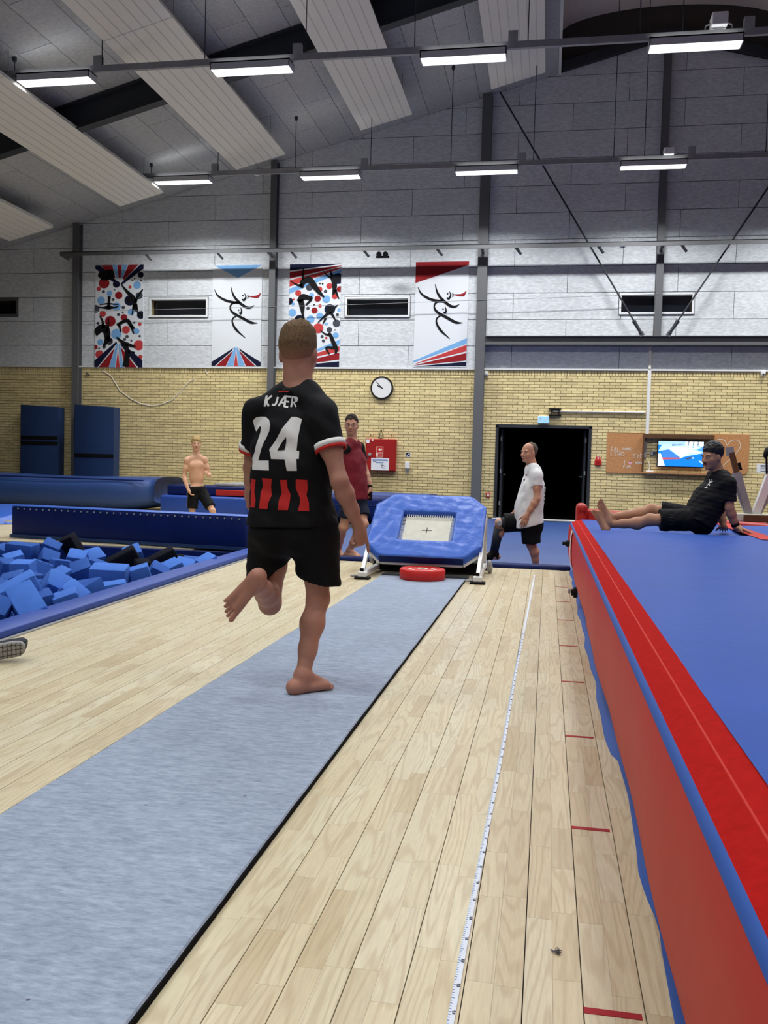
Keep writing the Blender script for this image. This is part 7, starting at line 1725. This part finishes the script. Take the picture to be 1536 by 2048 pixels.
q = J['wrL'] + np.array((.01, -.03, -.10)); tag(MB().obox(q, (.012, .012, 0), (.02, -.03, 0), (0, .0, .055)).build('phone', M['black_gloss'], None, bevel=.004), 'dark phone held in the hand of the man in maroon', 'phone')
# --- man in the white T-shirt
Yw = 11.25
J = dict(head=P_(1057, 906, Yw - .02), neck=P_(1066, 934, Yw), shL=P_(1074, 951, Yw - .17), shR=P_(1063, 950, Yw + .17), elL=P_(1074, 998, Yw - .22), wrL=P_(1054, 1030, Yw - .24), elR=P_(1048, 995, Yw + .24), wrR=P_(1030, 1025, Yw + .2),
         hipL=P_(1060, 1046, Yw - .09), hipR=P_(1056, 1044, Yw + .09), knL=P_(1063, 1090, Yw - .06), anL=P_(1073, 1136, Yw + .0), knR=P_(1000, 1046, Yw + .02), anR=P_(988, 1105, Yw + .1))
o = person('man in a white T-shirt stepping beside the trampette before the dark doorway', J, (nrm((-.62, -.75, .02)), (0, 0, 1)), {'L': ((-.35, -.1, -1), (0, 1, 0), (-1, 0, 0), .35), 'R': ((-.4, 0, -1), (0, -1, 0), (-1, 0, 0), .4)}, {'L': ((0, 0, -1), (-1, -.1, 0)), 'R': ((0, 0, -1), (-1, -.1, 0))},
           'skin', 'hair_grey', [((0, .03, .085), (0, 1, -.5)), ((0, -.09, -.045), (0, -.1, -1)), ((0, .025, -.02), (0, 1, -.3))], 'tshirt_white', .46, 'shorts_black', (.90, .85), 1.02, 1.0, .05, .03, 'hair_grey', -.2, seed=6, shirt_loose=.03, hem_tilt=-.35, gr=.03, hair=((0, -.040, .042), (.081, .094, .086)))
rt = o['root']
kn = J['knR']; sh_ = J['anR'] - kn; ring_band('knee_brace', kn, sh_, .066, .052, .06, .36, 'print_dark', rt); Fb = Field(.008); Fb.chain([kn + sh_ * .72, J['anR'], J['anR'] + np.array((-.05, -.01, -.055)), J['anR'] + np.array((-.17, -.02, -.06))], [.054, .050, .048, .038], .02); Fb.cone(J['anR'], J['anR'] + np.array((.04, 0, -.05)), .048, .04, .02); obj_from(Fb, 'walking_boot', 'black', rt); ring_band('knee_brace', kn, kn - J['hipR'], .072, .07, -.10, -.01, 'print_dark', rt)
bq = kn + np.array((.0, -.085, .0)); MB().lathe(bq, [(.03, -.01), (.035, 0), (.03, .01)], 14, (0, -1, 0)).build('brace_hinge', M['galv'], rt)
tr = tree_of(o['shirt'])
c0 = P_(1043, 950, Yw - .2)
for dx, dz, m in ((0, 0, 'ban_red'), (-.03, -.06, 'ban_navy')): decal('chest_print', [(dx - .025, dz - .006), (dx + .025, dz - .006), (dx + .02, dz + .008), (dx - .02, dz + .008)], m, o['shirt'], tr, c0, (1, 0, 0), (0, 0, 1), nrm((-.5, -1, 0)), .003)
c0 = P_(1089, 990, Yw - .1)
for k in range(5): decal('back_print', [(-.012, .10 - k * .045), (.012, .10 - k * .045), (.012, .125 - k * .045), (-.012, .125 - k * .045)], 'print_dark', o['shirt'], tr, c0, (1, 0, 0), (0, 0, 1), nrm((.5, -1, 0)), .003)
# --- man sitting on the air mat
Ys = 8.95
J = dict(head=P_(1424, 914, Ys - .05), neck=P_(1438, 948, Ys), shL=P_(1457, 968, Ys - .18), shR=P_(1428, 963, Ys + .16), elL=P_(1459, 1016, Ys - .20), wrL=P_(1471, 1054, Ys - .14), elR=P_(1440, 1018, Ys + .2), wrR=P_(1447, 1053, Ys + .12),
         hipL=P_(1398, 1040, Ys - .09), hipR=P_(1398, 1037, Ys + .09), knL=P_(1300, 1040, Ys - .12), anL=P_(1216, 1049, Ys - .02), knR=P_(1302, 1020, Ys + .12), anR=P_(1221, 1034, Ys + .0))
o = person('dark-haired man in black sitting on the blue air mat leaning on his hands', J, (nrm((-.80, -.58, -.10)), (-.05, 0, 1)), {'L': ((.95, -.25, -.28), (0, 0, -1), (-.3, -1, 0), .10, dict(spread=.3)), 'R': ((.2, .9, -.25), (0, 0, -1), (-1, 0, 0), .10)}, {'L': ((-.80, -.55, -.25), (-.45, .25, .85)), 'R': ((-.72, -.66, -.22), (-.42, .05, .9))},
           'skin_tan', 'hair_black', [((0, .09, .066), (0, 1, -.9)), ((0, -.09, -.035), (0, -.1, -1)), ((0, .045, -.02), (0, 1, -.5))], 'tshirt_black', .72, 'shorts_black', (.80, .80), 1.0, 1.02, .02, .02, 'hair_black', .6, seed=8, legback={'L': np.array((0, 0, -1.)), 'R': np.array((0, 0, -1.))}, hair=((0, -.024, .054), (.084, .106, .097)))
rt = o['root']
watch(rt, J['wrL'] + np.array((0, 0, .012)), J['wrL'] - J['elL'], .038)
L_ = o['L']; F = Field(.004); F.chain([L_(-.024, .093, -.060), L_(0, .100, -.055), L_(.024, .093, -.060)], [.004, .0055, .004], .004); obj_from(F, 'moustache', 'hair_black', rt)
tr = tree_of(o['shirt']); c0 = P_(1411, 963, Ys - .2)
for st in ([(-.02, -.04), (0, 0), (.02, .035)], [(0, 0), (.036, .01)], [(-.006, -.01), (-.014, .035)], [(-.04, -.052), (-.006, -.048)], [(-.003, -.006), (.013, -.032)]):
    decal('chest_logo', stroke(st, [.006, .010, .004][:len(st)], 4), 'jersey_white', o['shirt'], tr, c0, (1, 0, 0), (0, 0, 1), nrm((-.55, -1, .1)), .003)
tr = tree_of(o['shorts']); c0 = P_(1344, 1040, Ys - .25)
for k, st in enumerate(([(-.02, .06), (.02, .05)], [(-.02, .03), (.02, .03)], [(-.015, 0), (.02, 0)], [(-.02, -.04), (.02, -.03)])): decal('leg_print', stroke(st, [.008, .008], 3), 'print_dark', o['shorts'], tr, c0, (1, 0, 0), (0, 0, 1), nrm((0, -1, .2)), .003)
# --- shirtless boy
Yb = 15.4
J = dict(head=P_(392.5, 888, Yb - .02), neck=P_(393, 911, Yb), shL=P_(409, 919, Yb + .07), shR=P_(374, 920, Yb - .08), elL=P_(418, 950, Yb + .10), wrL=P_(415, 951, Yb - .14), elR=P_(368, 953, Yb - .10), wrR=P_(377, 980, Yb - .18),
         hipL=P_(402, 982, Yb + .05), hipR=P_(387, 983, Yb - .05), knL=P_(425, 1021, Yb - .1), anL=P_(430, 1072, Yb + .1), knR=P_(384, 1027, Yb - .1), anR=P_(379, 1075, Yb + .05))
for q in ('L', 'R'): J['an' + q][2] = .075
o = person('shirtless blond curly-haired boy in black shorts standing behind the barrier', J, (nrm((.42, -.9, .02)), (0, 0, 1)), {'L': ((.1, -.5, .35), (-1, 0, 0), (0, 0, 1), 1.1), 'R': ((.55, -.2, -.9), (1, .2, 0), (0, -1, 0), .6)}, {'L': ((0, 0, -1), (.5, -.85, 0)), 'R': ((0, 0, -1), (.2, -1, 0))},
           'skin_pale', 'hair_blond', [((0, .085, .05), (0, 1, -.9)), ((0, -.09, -.02), (0, -.1, -1)), ((0, .05, -.01), (0, 1, -.5))], None, .6, 'shorts_black', (.82, .78), .93, .96, 0, .05, 'hair_brown', 0.0, seed=5, curls=120, hs=1.04, hair=((0, -.020, .050), (.087, .108, .092)))
rt = o['root']
A_ = P_(375.5, 985, Yb - .1); B_ = P_(379, 1017, Yb - .1); tr = tree_of(o['shorts'])
dv = B_ - A_
decal('side_stripe', [(-.010, 0), (.008, 0), (.008 + .034, -.27), (-.010 + .034, -.27)], 'jersey_white', o['shorts'], tr, A_, (1, 0, 0), (0, 0, 1), nrm((-.55, -1, 0)), .004)
c0 = P_(426, 999, Yb - .1); decal('hem_logo', [(-.016, -.016), (.016, -.016), (.0, .018)], 'jersey_white', o['shorts'], tr, c0, (1, 0, 0), (0, 0, 1), nrm((.2, -1, 0)), .004)
F = Field(.005); nk = J['neck']; pts = []
for k in range(13): a = math.pi * k / 12; pts.append(nk + o['r'] * .062 * math.cos(a) * -1 + o['f'] * (.03 + .045 * math.sin(a)) + o['u'] * (-.005 - .03 * math.sin(a)))
MB().tube(pts, .004, 5).build('necklace', M['galv'], rt)
